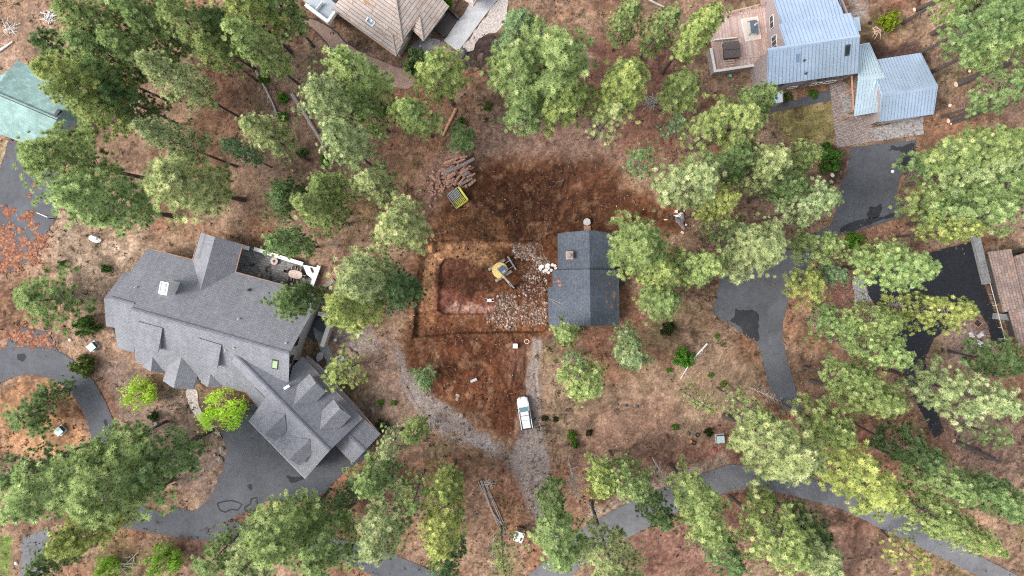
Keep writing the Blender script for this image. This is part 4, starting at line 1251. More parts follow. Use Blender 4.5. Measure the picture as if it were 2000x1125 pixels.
o = thing("umbrella", "folded pale umbrella standing through the deck table", "umbrella", G(1469, 55, DZ + .03))
mb = MB(); mb.cyl((0, 0, 0), .03, 2.6, 8); mb.build("pole", M['steel_grey'], o)
mb = MB(); mb.tube([(0, 0, 1.1), (0, 0, 1.5), (.02, 0, 2.2), (.02, 0, 2.62)], [.05, .2, .14, .03], 10); mb.build("canopy", M['canvas'], o)
mb = MB(); mb.cyl((0, 0, 0), .28, .08, 16); mb.build("base", M['steel_dark'], o)
o = thing("hot_tub", "brown covered square hot tub on the wood deck", "hot tub", G(1426, 100.5, DZ), R_(5))
mb = MB(); mb.box((0, 0, .42), (2.5, 2.6, .84), bev=.12); mb.build("tub_shell", M['siding_dark'], o)
for s in (-1, 1):
    mb = MB(); mb.box((0, s * .68, .92), (2.62, 1.32, .16), bev=.06); mb.build("cover_half", M['brown_vinyl'], o)
o = thing("tub_steps", "small wood steps in front of the hot tub", "steps", G(1425, 124, DZ), R_(5))
for i in range(3):
    mb = MB(); mb.box((0, -.25 + i * .32, .12 + i * .16), (1.45, .29, .08), bev=.02); mb.build("tread", M['wood_raw'], o)
for s in (-1, 1):
    mb = MB(); mb.add([(s * .68, -.4, 0), (s * .68, .55, 0), (s * .68, .55, .4), (s * .68, -.4, .08), (s * .74, -.4, 0), (s * .74, .55, 0), (s * .74, .55, .4), (s * .74, -.4, .08)], [(0, 1, 2, 3), (7, 6, 5, 4), (0, 3, 7, 4), (2, 1, 5, 6), (3, 2, 6, 7)])
    mb.build("side_board", M['wood_raw'], o)
o = thing("valve_box", "small turquoise lidded utility box in dark soil under the deck", "box", G(1425, 149))
mb = MB(); mb.box((0, 0, .15), (.5, .4, .36), bev=.04); mb.build("box_body", M['box_dark'], o); mb = MB(); mb.box((0, 0, .36), (.56, .46, .06), bev=.02); mb.build("lid", M['teal'], o)

# ---- shake roofed house at the top
HD = thing("house", "house with weathered cedar shake roof at the top edge", "house", G(760, 20))
DP = fitplane([G(648, 18, 3.4), G(774, 110, 3.4), G(771, 0, 6.6)])
rf = MB()
rf.slab([onp(648, 18, DP), onp(774, 110, DP), onp(766, 65, DP), onp(786, 80, DP), onp(771, 0, DP), onp(768, -45, DP), onp(700, -50, DP)], .2)
e1_ = onp(786, 80, DP)
DQ = fitplane([e1_, G(817, 37, e1_.z), onp(771, 0, DP)])
rf.slab([e1_, onp(771, 0, DQ), onp(768, -45, DQ), onp(850, -40, DQ), onp(817, 37, DQ)], .2)
e2_ = G(827, 80, 3.6)
DR = fitplane([e2_, G(877, 12, 3.6), G(820, 34, 5.0)])
rf.slab([e2_, G(877, 12, 3.6), onp(858, -8, DR), onp(846, -40, DR), onp(820, 30, DR)], .2)
rf.slab([e2_, onp(820, 33, DR), G(804, 57, 3.9)], .2)
l1 = onp(774, 110, DP)
rf.slab([l1, onp(766, 65, DP), G(792, 72, l1.z + .9), G(800, 73, l1.z)], .2)
rD = rf.build("roof", M['shake_roof'], HD, world=True)
# ridge and hip caps of the shake roof
for a, b in ((onp(771, -20, DP), e1_), (onp(766, 66, DP), l1), (onp(820, 33, DR), e2_)):
    mb = MB(); mb.tube([a + Vector((0, 0, .05)), b + Vector((0, 0, .05))], .14, 6); o = mb.build("hip_cap", M['cedar_cap'], None)
    for v in o.data.vertices: v.co -= HD.location
    o.parent = rD
wall_ring([G(648, 18, 3.4), l1, G(800, 73, 3.4), G(812, 50, 3.4), G(827, 80, 3.4), G(877, 12, 3.4), G(858, -40, 3.4), G(700, -50, 3.4)], .7, .3, -.2, M['siding_grey'], HD)
skylight(HD, [(719, 33), (732, 43), (727, 51), (714, 41)], DP, 'sky_glass', 'white_paint')
edge_strip(HD, G(648, 18, 3.3), G(774, 110, 3.3), .09, 'gutter'); edge_strip(HD, G(827, 80, 3.5), G(877, 12, 3.5), .09, 'copper_gutter')
BD = thing("balcony", "white rimmed balcony with a grey floor at the left end of the shake roofed house", "balcony", G(630, 25))
bz_ = 3.2
wall_box([G(600, 12), G(640, 40), G(664, 8), G(620, -20)], -.2, bz_ - .02, M['siding_grey'], BD, "wall")
mb = MB(); mb.prism([G(600, 12, bz_), G(639, 40, bz_), G(660, 10, bz_), G(620, -18, bz_)], bz_ - .02, bz_ + .06); mb.build("floor", M['flat_grey'], BD, world=True)
prun(BD, [(598, 10), (639, 41)], .5, bz_, bz_ + 1.0, 'white_paint', "parapet"); prun(BD, [(641, 40), (652, 24)], .4, bz_, bz_ + 1.01, 'white_paint', "parapet")
prun(BD, [(617, 17), (628, 4)], .12, bz_, bz_ + .9, 'white_paint', "divider")
o = thing("boardwalk", "brown plank boardwalk between shake roof and concrete pad", "boardwalk", G(870, 48))
mb = MB(); A, B, C, D = G(850, 54, .3), G(874, 22, .3), G(893, 38, .3), G(870, 73, .3)
for i in range(12):
    t0, t1 = (i + .06) / 12, (i + .94) / 12
    P = [A.lerp(D, t0), B.lerp(C, t0), B.lerp(C, t1), A.lerp(D, t1)]
    mb.prism(P, .18, .3)
mb.build("planks", M['brown_vinyl'], o, world=True)
for p, q in ((A, B), (D, C)):
    mb = MB(); mb.tube([p - Vector((0, 0, .2)), q - Vector((0, 0, .2))], .1, 4); mb.build("joist", M['siding_dark'], o, world=True)
wallrun("garden_wall", "dark fence wall above the plank boardwalk at the top edge", [(875, 20), (896, 40)], .15, 1.6, 'siding_dark', None, "fence")
wallrun("garden_wall", "low dark fence below the plank boardwalk", [(848, 56), (868, 74)], .15, 1.4, 'siding_dark', None, "fence")
HD2 = thing("house", "small corner of a second shake roof at the top edge by the concrete pad", "house", G(918, -10))
mb = MB(); mb.slab([G(905, -2, 3.2), G(924, 13, 3.2), G(926, -60, 6), G(900, -60, 6)], .2); mb.slab([G(924, 13, 3.2), G(936, -4, 3.2), G(960, -60, 5), G(926, -60, 6)], .2); mb.build("roof", M['shake_roof'], HD2, world=True)
wall_box([G(907, -4), G(923, 6), G(932, -6), G(930, -50), G(906, -50)], -.2, 2.9, M['siding_grey'], HD2)

# ---- green roofed house on the left edge
HE = thing("house", "house with pale green roof at the left edge", "house", G(40, 200))
gz, ge = 6.4, 3.6
R1, R2 = G(-14, 178, gz), G(112, 232, gz)
rf = MB()
rf.slab([G(33, 118, ge), G(160, 172, ge), R2, R1], .2)
GPs = fitplane([R1, R2, G(-60, 240, ge), G(70, 292, ge)])
rf.slab([R1, R2, onp(78, 291, GPs), onp(-60, 240, GPs)], .2)
rf.slab([R2, G(160, 172, ge), G(146, 238, ge), onp(78, 291, GPs)], .2)
rE = rf.build("roof", M['green_roof'], HE, world=True)
mb = MB(); mb.slab([G(-40, 172, 3.4), G(14, 138, 3.4), G(30, 150, 3.3), G(-14, 200, 4.5)], .18); mb.build("lower_roof", M['green_roof'], HE, world=True)
wall_ring([R1, G(33, 120, ge), G(152, 175, ge), G(142, 236, ge), G(76, 288, ge), G(-56, 238, ge)], .8, .3, -.2, M['siding_grey'], HE)
d_ = (R2 - R1).normalized(); s = d_.cross(Vector((0, 0, 1)))
for k in (-.22, .22):
    mb = MB(); mb.tube([R1 + s * k + Vector((0, 0, .0)), R2 + s * k + Vector((0, 0, .0))], .05, 6); o = mb.build("ridge_vent", M['trim_dark'], None)
    for v in o.data.vertices: v.co -= HE.location
    o.parent = rE
p = G(113, 220, 6.2); mb = MB(); mb.box((p.x, p.y, 5.6), (.5, 1.1, 1.6), -.6); mb.build("roof_vent", M['siding_dark'], HE, world=True)

# ---- brown roofed house at the right edge
HF = thing("house", "brown shake roofed house cut by the right edge", "house", G(1985, 580))
rf = MB()
fz = 3.4
rf.slab([G(1930, 492, fz), G(1960, 610, fz), G(2001, 600, 5.4), G(1975, 486, 5.4)], .2)
rf.slab([G(1976, 502, 4.6), G(1999, 600, 4.6), G(2080, 580, 7.4), G(2055, 478, 7.4)], .2)
rf.slab([G(1970, 606, 4.2), G(1989, 676, 4.2), G(2070, 656, 6.8), G(2060, 584, 6.8)], .2)
rf.build("roof", M['brown_roof'], HF, world=True)
wall_ring([G(1934, 496, fz), G(1962, 606, fz), G(2060, 590, fz), G(2040, 470, fz)], .9, .3, -.2, M['siding_dark'], HF)
wall_ring([G(1974, 608, fz), G(1992, 672, fz), G(2070, 656, fz), G(2060, 588, fz)], .9, .3, -.2, M['siding_dark'], HF)
mb = MB(); p = G(1960, 619, 1.0); mb.box((p.x, p.y, .5), (2.4, 1.0, 1.0), -.1); mb.build("porch_step", M['concrete_grey'], HF, world=True)
o = thing("terrace_wall", "long grey concrete block wall between black driveway and brown roof", "wall", G(1920, 516))
A, B, C, D = G(1904, 479, .8), G(1918, 475, .8), G(1936, 552, .8), G(1923, 556, .8)
for i, (t0, t1) in enumerate(((-.25, .17), (.175, .5), (.505, .74), (.745, 1))):
    mb = MB(); mb.prism([A.lerp(D, t0), B.lerp(C, t0), B.lerp(C, t1), A.lerp(D, t1)], -.1, .8 + .01 * (i % 2)); mb.build("block", M['concrete_grey'], o, world=True)
o = thing("handrail", "thin pale handrail running along the edge of the black driveway", "railing", G(1945, 600))
P, Q = G(1934, 553, 1.0), G(1963, 662, 1.0)
mb = MB(); mb.tube([P, Q], .06, 6); mb.build("rail", M['cream'], o, world=True)
for t in (0, .2, .4, .6, .8, 1):
    p = P.lerp(Q, t); mb = MB(); mb.cyl((p.x, p.y, 0), .045, 1.0, 6); mb.build("post", M['cream'], o, world=True)

for i, (pts, lab) in enumerate([([(590, 38), (612, 37), (634, 48), (656, 62), (676, 84), (700, 92), (725, 100)], "black edging line between path and bed below the shake roof"), ([(592, 45), (618, 64), (640, 88), (656, 114), (666, 134), (676, 152)], "black curved edging along the outer side of the reddish path")]):
    P = [G(*p) for p in spline(pts, False, 5)]
    mb = MB(); mb.tube([(p.x, p.y, .1) for p in P], .09, 6); o = mb.build("path_edging", M['trim_dark']); tagp(o, lab, "edging", "path edgings")

# ------------------------------------------------------------------ trees
def crown_points(H, Rm, n_limb, per, seed, base=.3, gap=.42):
    """limbs of a pine: returns limb paths and tuft positions with their axes"""
    r = np.random.RandomState(seed)
    limbs, P, A = [], [], []
    asy, asx = r.uniform(0, 2 * PI), r.uniform(.05, .28)
    lopR = 1 + .28 * np.sin(np.linspace(0, 2 * PI, 13)[:12] * r.randint(1, 4) + r.rand() * 6)
    for i in range(n_limb):
        t = (i + r.rand()) / n_limb
        t = t ** .85
        az = i * 2.39996 + r.uniform(-.5, .5)
        prof = min(1.0, .55 + t * 1.6) * (1 - t ** 2.3) ** .62 + .05
        L = Rm * prof * r.uniform(.66, 1.14) * (1 + asx * math.cos(az - asy)) * lopR[int((az % (2 * PI)) / (2 * PI) * 12) % 12]
        z0 = H * (base + (1 - base) * t * .97)
        up = .15 + .9 * t ** 1.5 + r.uniform(-.12, .12)
        d = np.array([math.cos(az), math.sin(az), up]); d /= np.linalg.norm(d)
        o = np.array([0, 0, z0 - .2 * L])
        tip = o + d * L
        mid = o + d * L * .55 + np.array([0, 0, -.06 * L])
        limbs.append((o, mid, tip))
        k = max(3, int(per * (.35 + .75 * L / Rm) * r.uniform(.75, 1.25)))
        for j in range(k):
            f = .46 + .55 * math.sqrt(r.rand())
            q = o + d * L * f
            sp = .15 * L * (1.15 - .4 * f) + .2
            q = q + r.normal(0, 1, 3) * np.array([sp, sp, sp * .42])
            out = np.array([q[0], q[1], 0]); out /= max(.3, np.linalg.norm(out))
            a = np.array([0, 0, 1.0]) * (.75 + .5 * t) + out * .55 + r.normal(0, .28, 3)
            P.append(q); A.append(a / np.linalg.norm(a))
    for j in range(5):
        P.append(np.array([r.normal(0, .25), r.normal(0, .25), H * r.uniform(.965, 1.0)])); A.append(np.array([0, 0, 1.0]))
    P, A = np.array(P), np.array(A)
    keep = []                                  # shoots keep their distance from one another
    for i in range(len(P) - 1, -1, -1):
        if not keep or ((P[keep] - P[i]) ** 2).sum(1).min() > gap * gap: keep.append(i)
    return limbs, P[keep], A[keep]

def tufts(P, A, seed, size=.5, nn=26):
    """every tuft is a fan of needle bundles spreading round its shoot"""
    r = np.random.RandomState(seed)
    n = len(P)
    u = np.cross(A, np.tile([.3, .2, .93], (n, 1)) + 1e-3); u /= np.linalg.norm(u, axis=1)[:, None]
    w = np.cross(A, u)
    sz = size * r.uniform(.72, 1.2, n)
    ph = r.rand(n, nn) * .5 + np.arange(nn)[None, :] * 2.39996
    th = R_(34) + (R_(92) - R_(34)) * ((np.arange(nn)[None, :] + r.rand(n, nn)) / nn) ** .8
    th[:, :7] *= .35
    dirs = A[:, None, :] * np.cos(th)[..., None] + (u[:, None, :] * np.cos(ph)[..., None] + w[:, None, :] * np.sin(ph)[..., None]) * np.sin(th)[..., None]
    tang = -u[:, None, :] * np.sin(ph)[..., None] + w[:, None, :] * np.cos(ph)[..., None]
    s = sz[:, None, None]
    root = P[:, None, :] + A[:, None, :] * (.12 * s)
    ln = s * r.uniform(.7, 1.2, (n, nn, 1))
    ln[:, :7] *= .45
    wd = s * r.uniform(.06, .095, (n, nn, 1))
    tip = root + dirs * ln
    droop = np.zeros_like(tip)
    a = tip
    b = root + dirs * ln * .10 + tang * wd
    c = root + dirs * ln * .10 - tang * wd
    V = np.stack([a, b, c], 2).reshape(-1, 3)
    F = np.arange(len(V)).reshape(-1, 3)
    rnd = np.repeat(np.clip(.5 + r.normal(0, .2, n), 0, 1), nn * 3) + np.repeat(r.uniform(-.1, .1, n * nn), 3)
    rnd = np.clip(rnd, .14, 1).reshape(n, nn, 3); rnd[:, :7] = 0.0     # brown buds, their dark tone also painting the shade inside each rosette
    return V, F, rnd.ravel()

def trunk_mb(H, r0, seed, limbs, top=.97):
    rg = random.Random(seed)
    mb = MB()
    k = 7
    bx, by = rg.uniform(-.25, .25), rg.uniform(-.25, .25)
    path = [(bx * math.sin(PI * i / k), by * math.sin(PI * i / k), H * top * i / k - (.25 if i == 0 else 0)) for i in range(k + 1)]
    rad = [r0 * (1.25 if i == 0 else 1) * (1 - .88 * (i / k) ** 1.1) for i in range(k + 1)]
    mb.tube(path, rad, 9)
    return mb

def limbs_mb(limbs, r0, seed, dead=12, H=20, base=.3):
    rg = random.Random(seed)
    mb = MB()
    for o, m, t in limbs:
        mb.tube([tuple(o), tuple(m), tuple(t)], [r0 * .22, r0 * .15, .03], 4, False)
    for i in range(dead):                     # bare dead branches under the crown
        az, z = rg.uniform(0, 2 * PI), H * rg.uniform(base * .45, base + .12)
        L = rg.uniform(.8, 2.4)
        mb.tube([(0, 0, z), (math.cos(az) * L * .6, math.sin(az) * L * .6, z + .1), (math.cos(az + .2) * L, math.sin(az + .2) * L, z - .1)], [.05, .035, .012], 4, False)
    return mb

VAR = {}
def make_variant(key, H, Rm, n_limb, per, seed, base, size=.52, nn=58, r0=.36):
    limbs, P, A = crown_points(H, Rm, n_limb, per, seed, base, size * .62)
    V, F, rnd = tufts(P, A, seed + 1, size, nn)
    me = npmesh("pine_crown", V, F, M['needles'], {"rnd": rnd})
    tb = trunk_mb(H, r0, seed, limbs)
    lb = limbs_mb(limbs, r0, seed, 14, H, base)
    nf = len(tb.f)
    tb.add(lb.v, lb.f)
    def mesh_of(mb, nm, mat):
        m = bpy.data.meshes.new(nm); m.from_pydata(mb.v, [], mb.f); m.materials.append(mat); m.materials.append(M['limb'])
        m.polygons.foreach_set('material_index', np.array([0] * nf + [1] * (len(mb.f) - nf), dtype=np.int32)); return m
    VAR[key] = (H, Rm, mesh_of(tb, "pine_trunk", M['bark']), None, me)

for i in range(9): make_variant(('L', i), 31, 4.2, 70, 14, 100 + i, (.38, .46, .40, .34, .5, .42, .36, .44, .3)[i], .52)
for i in range(7): make_variant(('M', i), 24, 3.8, 54, 13.5, 200 + i, (.36, .28, .42, .34, .40, .3, .45)[i], .50, r0=.28)
for i in range(4): make_variant(('S', i), 12, 2.6, 32, 10.5, 300 + i, .16, .40, r0=.14)
for i in range(2): make_variant(('P', i), 24, 3.6, 36, 7, 400 + i, .2, .46, r0=.26)      # sparse crowns
for i in range(2): make_variant(('T', i), 5, 2.0, 26, 8, 500 + i, .08, .32, r0=.07)       # saplings

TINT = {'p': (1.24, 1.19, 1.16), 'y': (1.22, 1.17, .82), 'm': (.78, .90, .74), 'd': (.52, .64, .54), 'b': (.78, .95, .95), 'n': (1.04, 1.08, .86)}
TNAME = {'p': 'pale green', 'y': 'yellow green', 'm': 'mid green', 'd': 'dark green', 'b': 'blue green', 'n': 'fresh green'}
TREES = [
 # tip x, tip y, height, crown radius m, tint, sparse, where
 (118, 6, 27, 3.6, 'n', 0, "at the top left, left of the white branch tangle's right side"),
 (165, -50, 29, 3.8, 'n', 0, "cut by the top edge above the left thicket"),
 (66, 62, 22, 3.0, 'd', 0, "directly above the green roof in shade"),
 (72, 116, 29, 3.8, 'y', 0, "with its tip over the green roof's upper corner"),
 (98, 178, 28, 3.2, 'n', 0, "leaning over the right end of the green roof"),
 (150, 110, 24, 3.2, 'm', 0, "in the thicket right of the green roof"),
 (205, 60, 25, 3.6, 'm', 0, "in the middle of the upper left thicket"),
 (128, 62, 24, 3.4, 'm', 0, "at the left of the upper left thicket"),
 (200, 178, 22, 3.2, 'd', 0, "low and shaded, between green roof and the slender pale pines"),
 (245, 10, 25, 3.2, 'm', 0, "near the top edge in the right half of the thicket"),
 (372, 62, 24, 2.8, 'n', 0, "below the first top edge pine right of the thicket"),
 (268, 118, 34, 3.0, 'p', 0, "with long slender crown right of the upper left thicket"),
 (255, 248, 32, 2.7, 'p', 0, "slender, under the long pale pine"),
 (52, 290, 31, 4.6, 'n', 0, "beside the lower corner of the green roof"),
 (102, 385, 31, 5.0, 'n', 0, "overhanging the basketball hoop driveway"),
 (300, 345, 29, 5.0, 'p', 0, "broad crowned, above the grey house's left half"),
 (432, 285, 20, 1.9, 'b', 0, "short and narrow between two pale pines in the upper left"),
 (482, 248, 27, 2.8, 'p', 0, "left of the long fallen weathered trunk"),
 (328, 2, 29, 3.4, 'n', 0, "at the top edge, first pine right of the thicket gap"),
 (400, 12, 24, 3.0, 'm', 0, "at the top edge in the middle of the left pines"),
 (455, 52, 30, 3.2, 'n', 0, "upper left of the fallen weathered trunk"),
 (430, -35, 28, 3.6, 'y', 0, "clipped by the top edge left of the shake roof"),
 (505, -30, 25, 3.3, 'm', 0, "clipped by the top edge beside the white balcony"),
 (590, 152, 33, 3.3, 'p', 0, "left member of the cluster below the shake roof"),
 (676, 98, 31, 3.8, 'n', 0, "in front of the shake roof's lower eave"),
 (690, 180, 26, 3.0, 'm', 0, "in the middle of the cluster below the shake roof"),
 (636, 258, 33, 3.2, 'p', 0, "lowest of the cluster below the shake roof"),
 (796, 188, 27, 3.0, 'n', 0, "just left of the orange fallen log"),
 (850, 106, 27, 3.4, 'y', 0, "right of the round juniper by the entry court"),
 (900, 262, 10, 2.4, 'm', 0, "standing above the log pile"),
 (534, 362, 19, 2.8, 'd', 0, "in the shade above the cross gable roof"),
 (618, 350, 24, 2.8, 'n', 0, "left of two bright pines between grey house and log pile"),
 (708, 345, 25, 3.0, 'p', 0, "right of two bright pines between grey house and log pile"),
 (582, 412, 27, 3.2, 'n', 0, "above the paved patio's far end"),
 (530, 472, 22, 2.8, 'm', 0, "hanging over the white patio wall"),
 (752, 440, 28, 4.0, 'p', 0, "at the left corner of the dig"),
 (694, 545, 32, 4.3, 'p', 0, "large, left of the excavated pit"),
 (655, 608, 29, 3.8, 'y', 0, "low in the big group left of the excavated pit"),
 (762, 568, 24, 3.2, 'd', 0, "at the very edge of the excavated pit"),
 (558, 588, 20, 3.3, 'd', 0, "standing over the grey roof beside the patio"),
 (650, 738, 15, 3.3, 'y', 1, "beside the curved walk right of the grey house"),
 (826, 748, 9, 2.0, 'b', 1, "sapling on the edge of the dark red soil"),
 (806, 868, 19, 2.1, 'n', 0, "inside the bend of the gravel drive"),
 (742, 900, 20, 2.6, 'p', 1, "at the end of the grey garage carport"),
 (722, 962, 24, 3.0, 'm', 0, "below the grey garage carport"),
 (722, 1085, 30, 4.0, 'p', 0, "broad, at the bottom edge left of centre"),
 (836, 1085, 31, 3.6, 'y', 0, "at the bottom edge left of the white roofed privy"),
 (868, 975, 20, 2.9, 'y', 0, "left of the bundle of grey poles"),
 (872, 1120, 22, 2.8, 'd', 0, "low in the bottom edge between two bright pines"),
 (790, 1010, 22, 2.8, 'n', 1, "in the group left of the pole bundle"),
 (478, 1060, 14, 3.4, 'n', 0, "small, between crack sealed apron and bottom edge"),
 (398, 1112, 14, 3.8, 'm', 0, "right of the bright bushes at the bottom edge"),
 (455, 1128, 18, 3.8, 'p', 0, "cut by the bottom edge below the apron"),
 (520, 1105, 27, 4.7, 'n', 0, "first at the bottom edge right of the big left pines"),
 (600, 1115, 26, 4.2, 'm', 0, "second at the bottom edge right of the big left pines"),
 (572, 1045, 20, 3.8, 'n', 0, "below the crack sealed driveway apron"),
 (655, 985, 13, 2.4, 'd', 0, "small, on needles under the garage apron"),
 (14, 1000, 32, 5.6, 'n', 0, "huge, cut by the left edge below the island"),
 (145, 985, 33, 5.9, 'n', 0, "huge, between island and garage apron"),
 (250, 930, 26, 4.2, 'm', 0, "behind the huge pine beside the garage apron"),
 (100, 1085, 31, 3.6, 'y', 0, "lowest of the big pines at the lower left"),
 (150, 900, 24, 3.4, 'm', 0, "at the lower end of the curved driveway"),
 (28, 818, 9, 3.6, 'd', 0, "on the driveway island at the left edge"),
 (72, 776, 8, 2.3, 'd', 0, "right hand one on the driveway island"),
 (0, 940, 20, 3.4, 'd', 0, "at the left edge below the driveway island"),
 (60, 1128, 20, 3.0, 'd', 0, "in the lower left corner by the lawn"),
 (42, 582, 12, 4.6, 'm', 0, "broad and low at the left edge above the curved driveway"),
 (1095, 70, 33, 5.6, 'n', 0, "giant, at the top centre"),
 (1018, 110, 28, 4.2, 'n', 0, "left flank of the giant top centre pine"),
 (1100, 175, 24, 4.0, 'y', 0, "lower flank of the giant top centre pine"),
 (1035, 195, 22, 3.4, 'n', 0, "lower left foot of the giant top centre pine"),
 (1012, 12, 24, 3.4, 'b', 0, "at the top edge just left of the giant pine"),
 (1222, 130, 30, 3.7, 'y', 0, "right neighbour of the giant top centre pine"),
 (1198, 205, 24, 3.0, 'p', 1, "thin, below the giant pine's right neighbour"),
 (1238, 8, 20, 2.5, 'n', 0, "at the top edge left of the brush pile"),
 (1312, 12, 23, 2.7, 'n', 0, "left of two at the top edge near the wood deck"),
 (1388, 18, 28, 3.1, 'y', 0, "right of two at the top edge near the wood deck"),
 (1348, 150, 20, 3.4, 'n', 0, "right of the brush pile"),
 (1335, 235, 12, 2.0, 'b', 1, "small, under the brush pile pine"),
 (1508, 168, 23, 2.9, 'm', 0, "covering the porch of the metal roofed house"),
 (1480, 218, 24, 3.8, 'n', 0, "left of the lawn by the metal roofed house"),
 (1420, 240, 22, 3.2, 'y', 1, "loose crowned, left of the lawn pine"),
 (1258, 308, 12, 2.7, 'm', 1, "alone right of the dark soil"),
 (1378, 345, 28, 4.0, 'p', 0, "above the tarp and board heap"),
 (1432, 395, 25, 2.6, 'y', 0, "brightest yellow one near the tarp heap"),
 (1535, 312, 25, 3.6, 'p', 0, "below the lawn of the metal roofed house"),
 (1470, 300, 22, 3.2, 'd', 0, "shaded, below left of the lawn"),
 (1598, 300, 20, 2.6, 'n', 0, "beside the green shrub bed by the upper driveway"),
 (1635, 402, 26, 3.2, 'p', 0, "left of the metal house driveway"),
 (1570, 360, 22, 2.8, 'd', 0, "behind the pine left of the metal house driveway"),
 (2064, 25, 27, 4.2, 'n', 0, "in the top right corner"),
 (2072, -75, 27, 4.4, 'n', 0, "clipped by the top edge near the right corner"),
 (2030, -20, 27, 4.0, 'm', 0, "right of the garage, above the lying dark trunks"),
 (1985, -95, 26, 4.0, 'n', 0, "at the top edge, right of the lime yellow shrub"),
 (2060, 150, 24, 3.0, 'm', 0, "small crown at the right edge between lying trunks"),
 (2020, 262, 28, 4.0, 'n', 0, "at the right edge above the big group"),
 (1972, 318, 24, 4.2, 'p', 0, "palest of the big group at the right edge"),
 (1890, 310, 16, 3.6, 'm', 0, "left flank of the big right edge group"),
 (1850, 385, 13, 3.2, 'n', 0, "beside the upper driveway's right side"),
 (1995, 412, 26, 3.8, 'n', 0, "lower right of the big right edge group"),
 (1930, 448, 22, 2.4, 'y', 0, "reaching over the concrete block wall"),
 (1960, 372, 20, 3.6, 'n', 0, "in the middle of the big right edge group"),
 (2050, 345, 27, 4.2, 'm', 0, "cut by the right edge beside the palest of its group"),
 (1925, 395, 18, 3.0, 'd', 0, "shaded, inside the big right edge group"),
 (1262, 478, 28, 4.4, 'n', 0, "broad, over the right side of the dark blue roof"),
 (1300, 520, 24, 3.2, 'y', 0, "lower right of the one over the dark blue roof"),
 (1398, 530, 26, 3.1, 'n', 0, "beside the tip of the middle parking pad"),
 (1318, 592, 21, 3.2, 'n', 0, "between dark blue roof and middle parking pad"),
 (1108, 658, 13, 2.5, 'n', 0, "at the lower left corner of the dark blue roof"),
 (1240, 712, 19, 2.8, 'p', 0, "below the lower right corner of the dark blue roof"),
 (1238, 660, 15, 2.2, 'm', 1, "thin, at the right wall of the dark blue roofed house"),
 (1152, 762, 21, 3.3, 'n', 0, "right of the gravel drive, above the two lying trunks"),
 (1128, 712, 15, 2.3, 'm', 1, "thin, above the pine right of the gravel drive"),
 (1535, 478, 28, 4.0, 'p', 0, "over the top of the middle driveway"),
 (1425, 432, 17, 2.6, 'n', 1, "right of the tarp and board heap"),
 (1480, 450, 20, 2.4, 'b', 1, "between the tarp heap and the middle driveway"),
 (1604, 556, 12, 2.9, 'y', 0, "right side of the middle driveway's top"),
 (1648, 478, 24, 2.7, 'n', 0, "just under the upper driveway's lower end"),
 (1853, 522, 28, 3.7, 'n', 0, "over the round end of the black driveway"),
 (1770, 500, 20, 2.6, 'n', 0, "left of the pine over the black driveway"),
 (1648, 536, 12, 2.2, 'b', 0, "small, left of the grey gravel bed"),
 (1662, 638, 15, 3.1, 'm', 0, "right of the middle driveway's bend"),
 (1762, 640, 25, 2.7, 'n', 0, "between driveway bend and black driveway"),
 (1906, 622, 28, 3.0, 'y', 0, "reaching to the white lounge chairs"),
 (1785, 698, 25, 3.1, 'n', 0, "at the narrow part of the black driveway"),
 (1986, 788, 30, 4.2, 'p', 0, "at the right edge below the bare sandy yard"),
 (2010, 715, 18, 3.4, 'd', 0, "at the right edge under the brown roof"),
 (1768, 812, 28, 3.6, 'n', 0, "left of the black driveway's lower end"),
 (1700, 762, 22, 3.0, 'n', 0, "above the one by the black driveway's lower end"),
 (1660, 855, 26, 3.2, 'n', 0, "at the lower end of the middle driveway"),
 (1578, 925, 33, 5.0, 'p', 0, "very large, right of the green transformer"),
 (1495, 812, 22, 2.6, 'n', 1, "above the very large pine by the transformer"),
 (1385, 802, 17, 1.9, 'n', 1, "small, above the green transformer"),
 (1758, 982, 32, 4.9, 'y', 0, "very large, over the street at the lower right"),
 (1925, 978, 29, 3.4, 'n', 0, "above the street's lower right end"),
 (1840, 905, 24, 3.0, 'd', 0, "at the foot of the black driveway"),
 (1908, 1048, 29, 3.2, 'n', 0, "covering the street's upper kerb at the lower right"),
 (1978, 1092, 29, 2.9, 'n', 0, "in the lower right corner beside the street"),
 (2020, 1010, 27, 4.0, 'm', 0, "at the right edge in the lower right"),
 (1980, 862, 14, 3.0, 'n', 1, "loose crowned at the right edge below the sandy yard"),
 (1565, 1115, 29, 4.0, 'n', 0, "at the bottom edge right of centre, left one"),
 (1650, 1128, 29, 3.8, 'p', 0, "at the bottom edge right of centre, right one"),
 (1605, 1060, 22, 3.0, 'd', 0, "between the bottom edge pines and the street"),
 (1818, 1106, 14, 3.2, 'y', 1, "loose, under the street's lower right stretch"),
 (1508, 988, 9, 2.2, 'n', 0, "small, under the very large pine by the transformer"),
 (1100, 1110, 29, 3.7, 'n', 0, "covering the street's lower left end"),
 (1088, 1010, 20, 2.6, 'm', 0, "at the lower end of the gravel drive"),
 (1188, 968, 22, 2.7, 'y', 0, "left of two pines on the street verge"),
 (1248, 988, 27, 2.9, 'n', 0, "right of two pines on the street verge"),
 (1308, 1045, 22, 2.6, 'd', 0, "under the street verge pines on the far kerb"),
 (1428, 1052, 32, 4.0, 'n', 0, "broad, on the lower side of the street"),
 (1440, 1120, 21, 3.4, 'd', 0, "dark, at the bottom edge below the broad street pine"),
 (1212, 1150, 32, 3.9, 'p', 0, "at the bottom edge below the street"),
 (975, 1118, 18, 2.6, 'n', 1, "thin, under the white roofed privy"),
 (1390, 870, 12, 1.2, 'n', 1, "tiny, touching the green transformer"),
]
if True:
    TREES = [t for t in TREES if t[6] != "tiny, touching the green transformer"]
rt = random.Random(77)
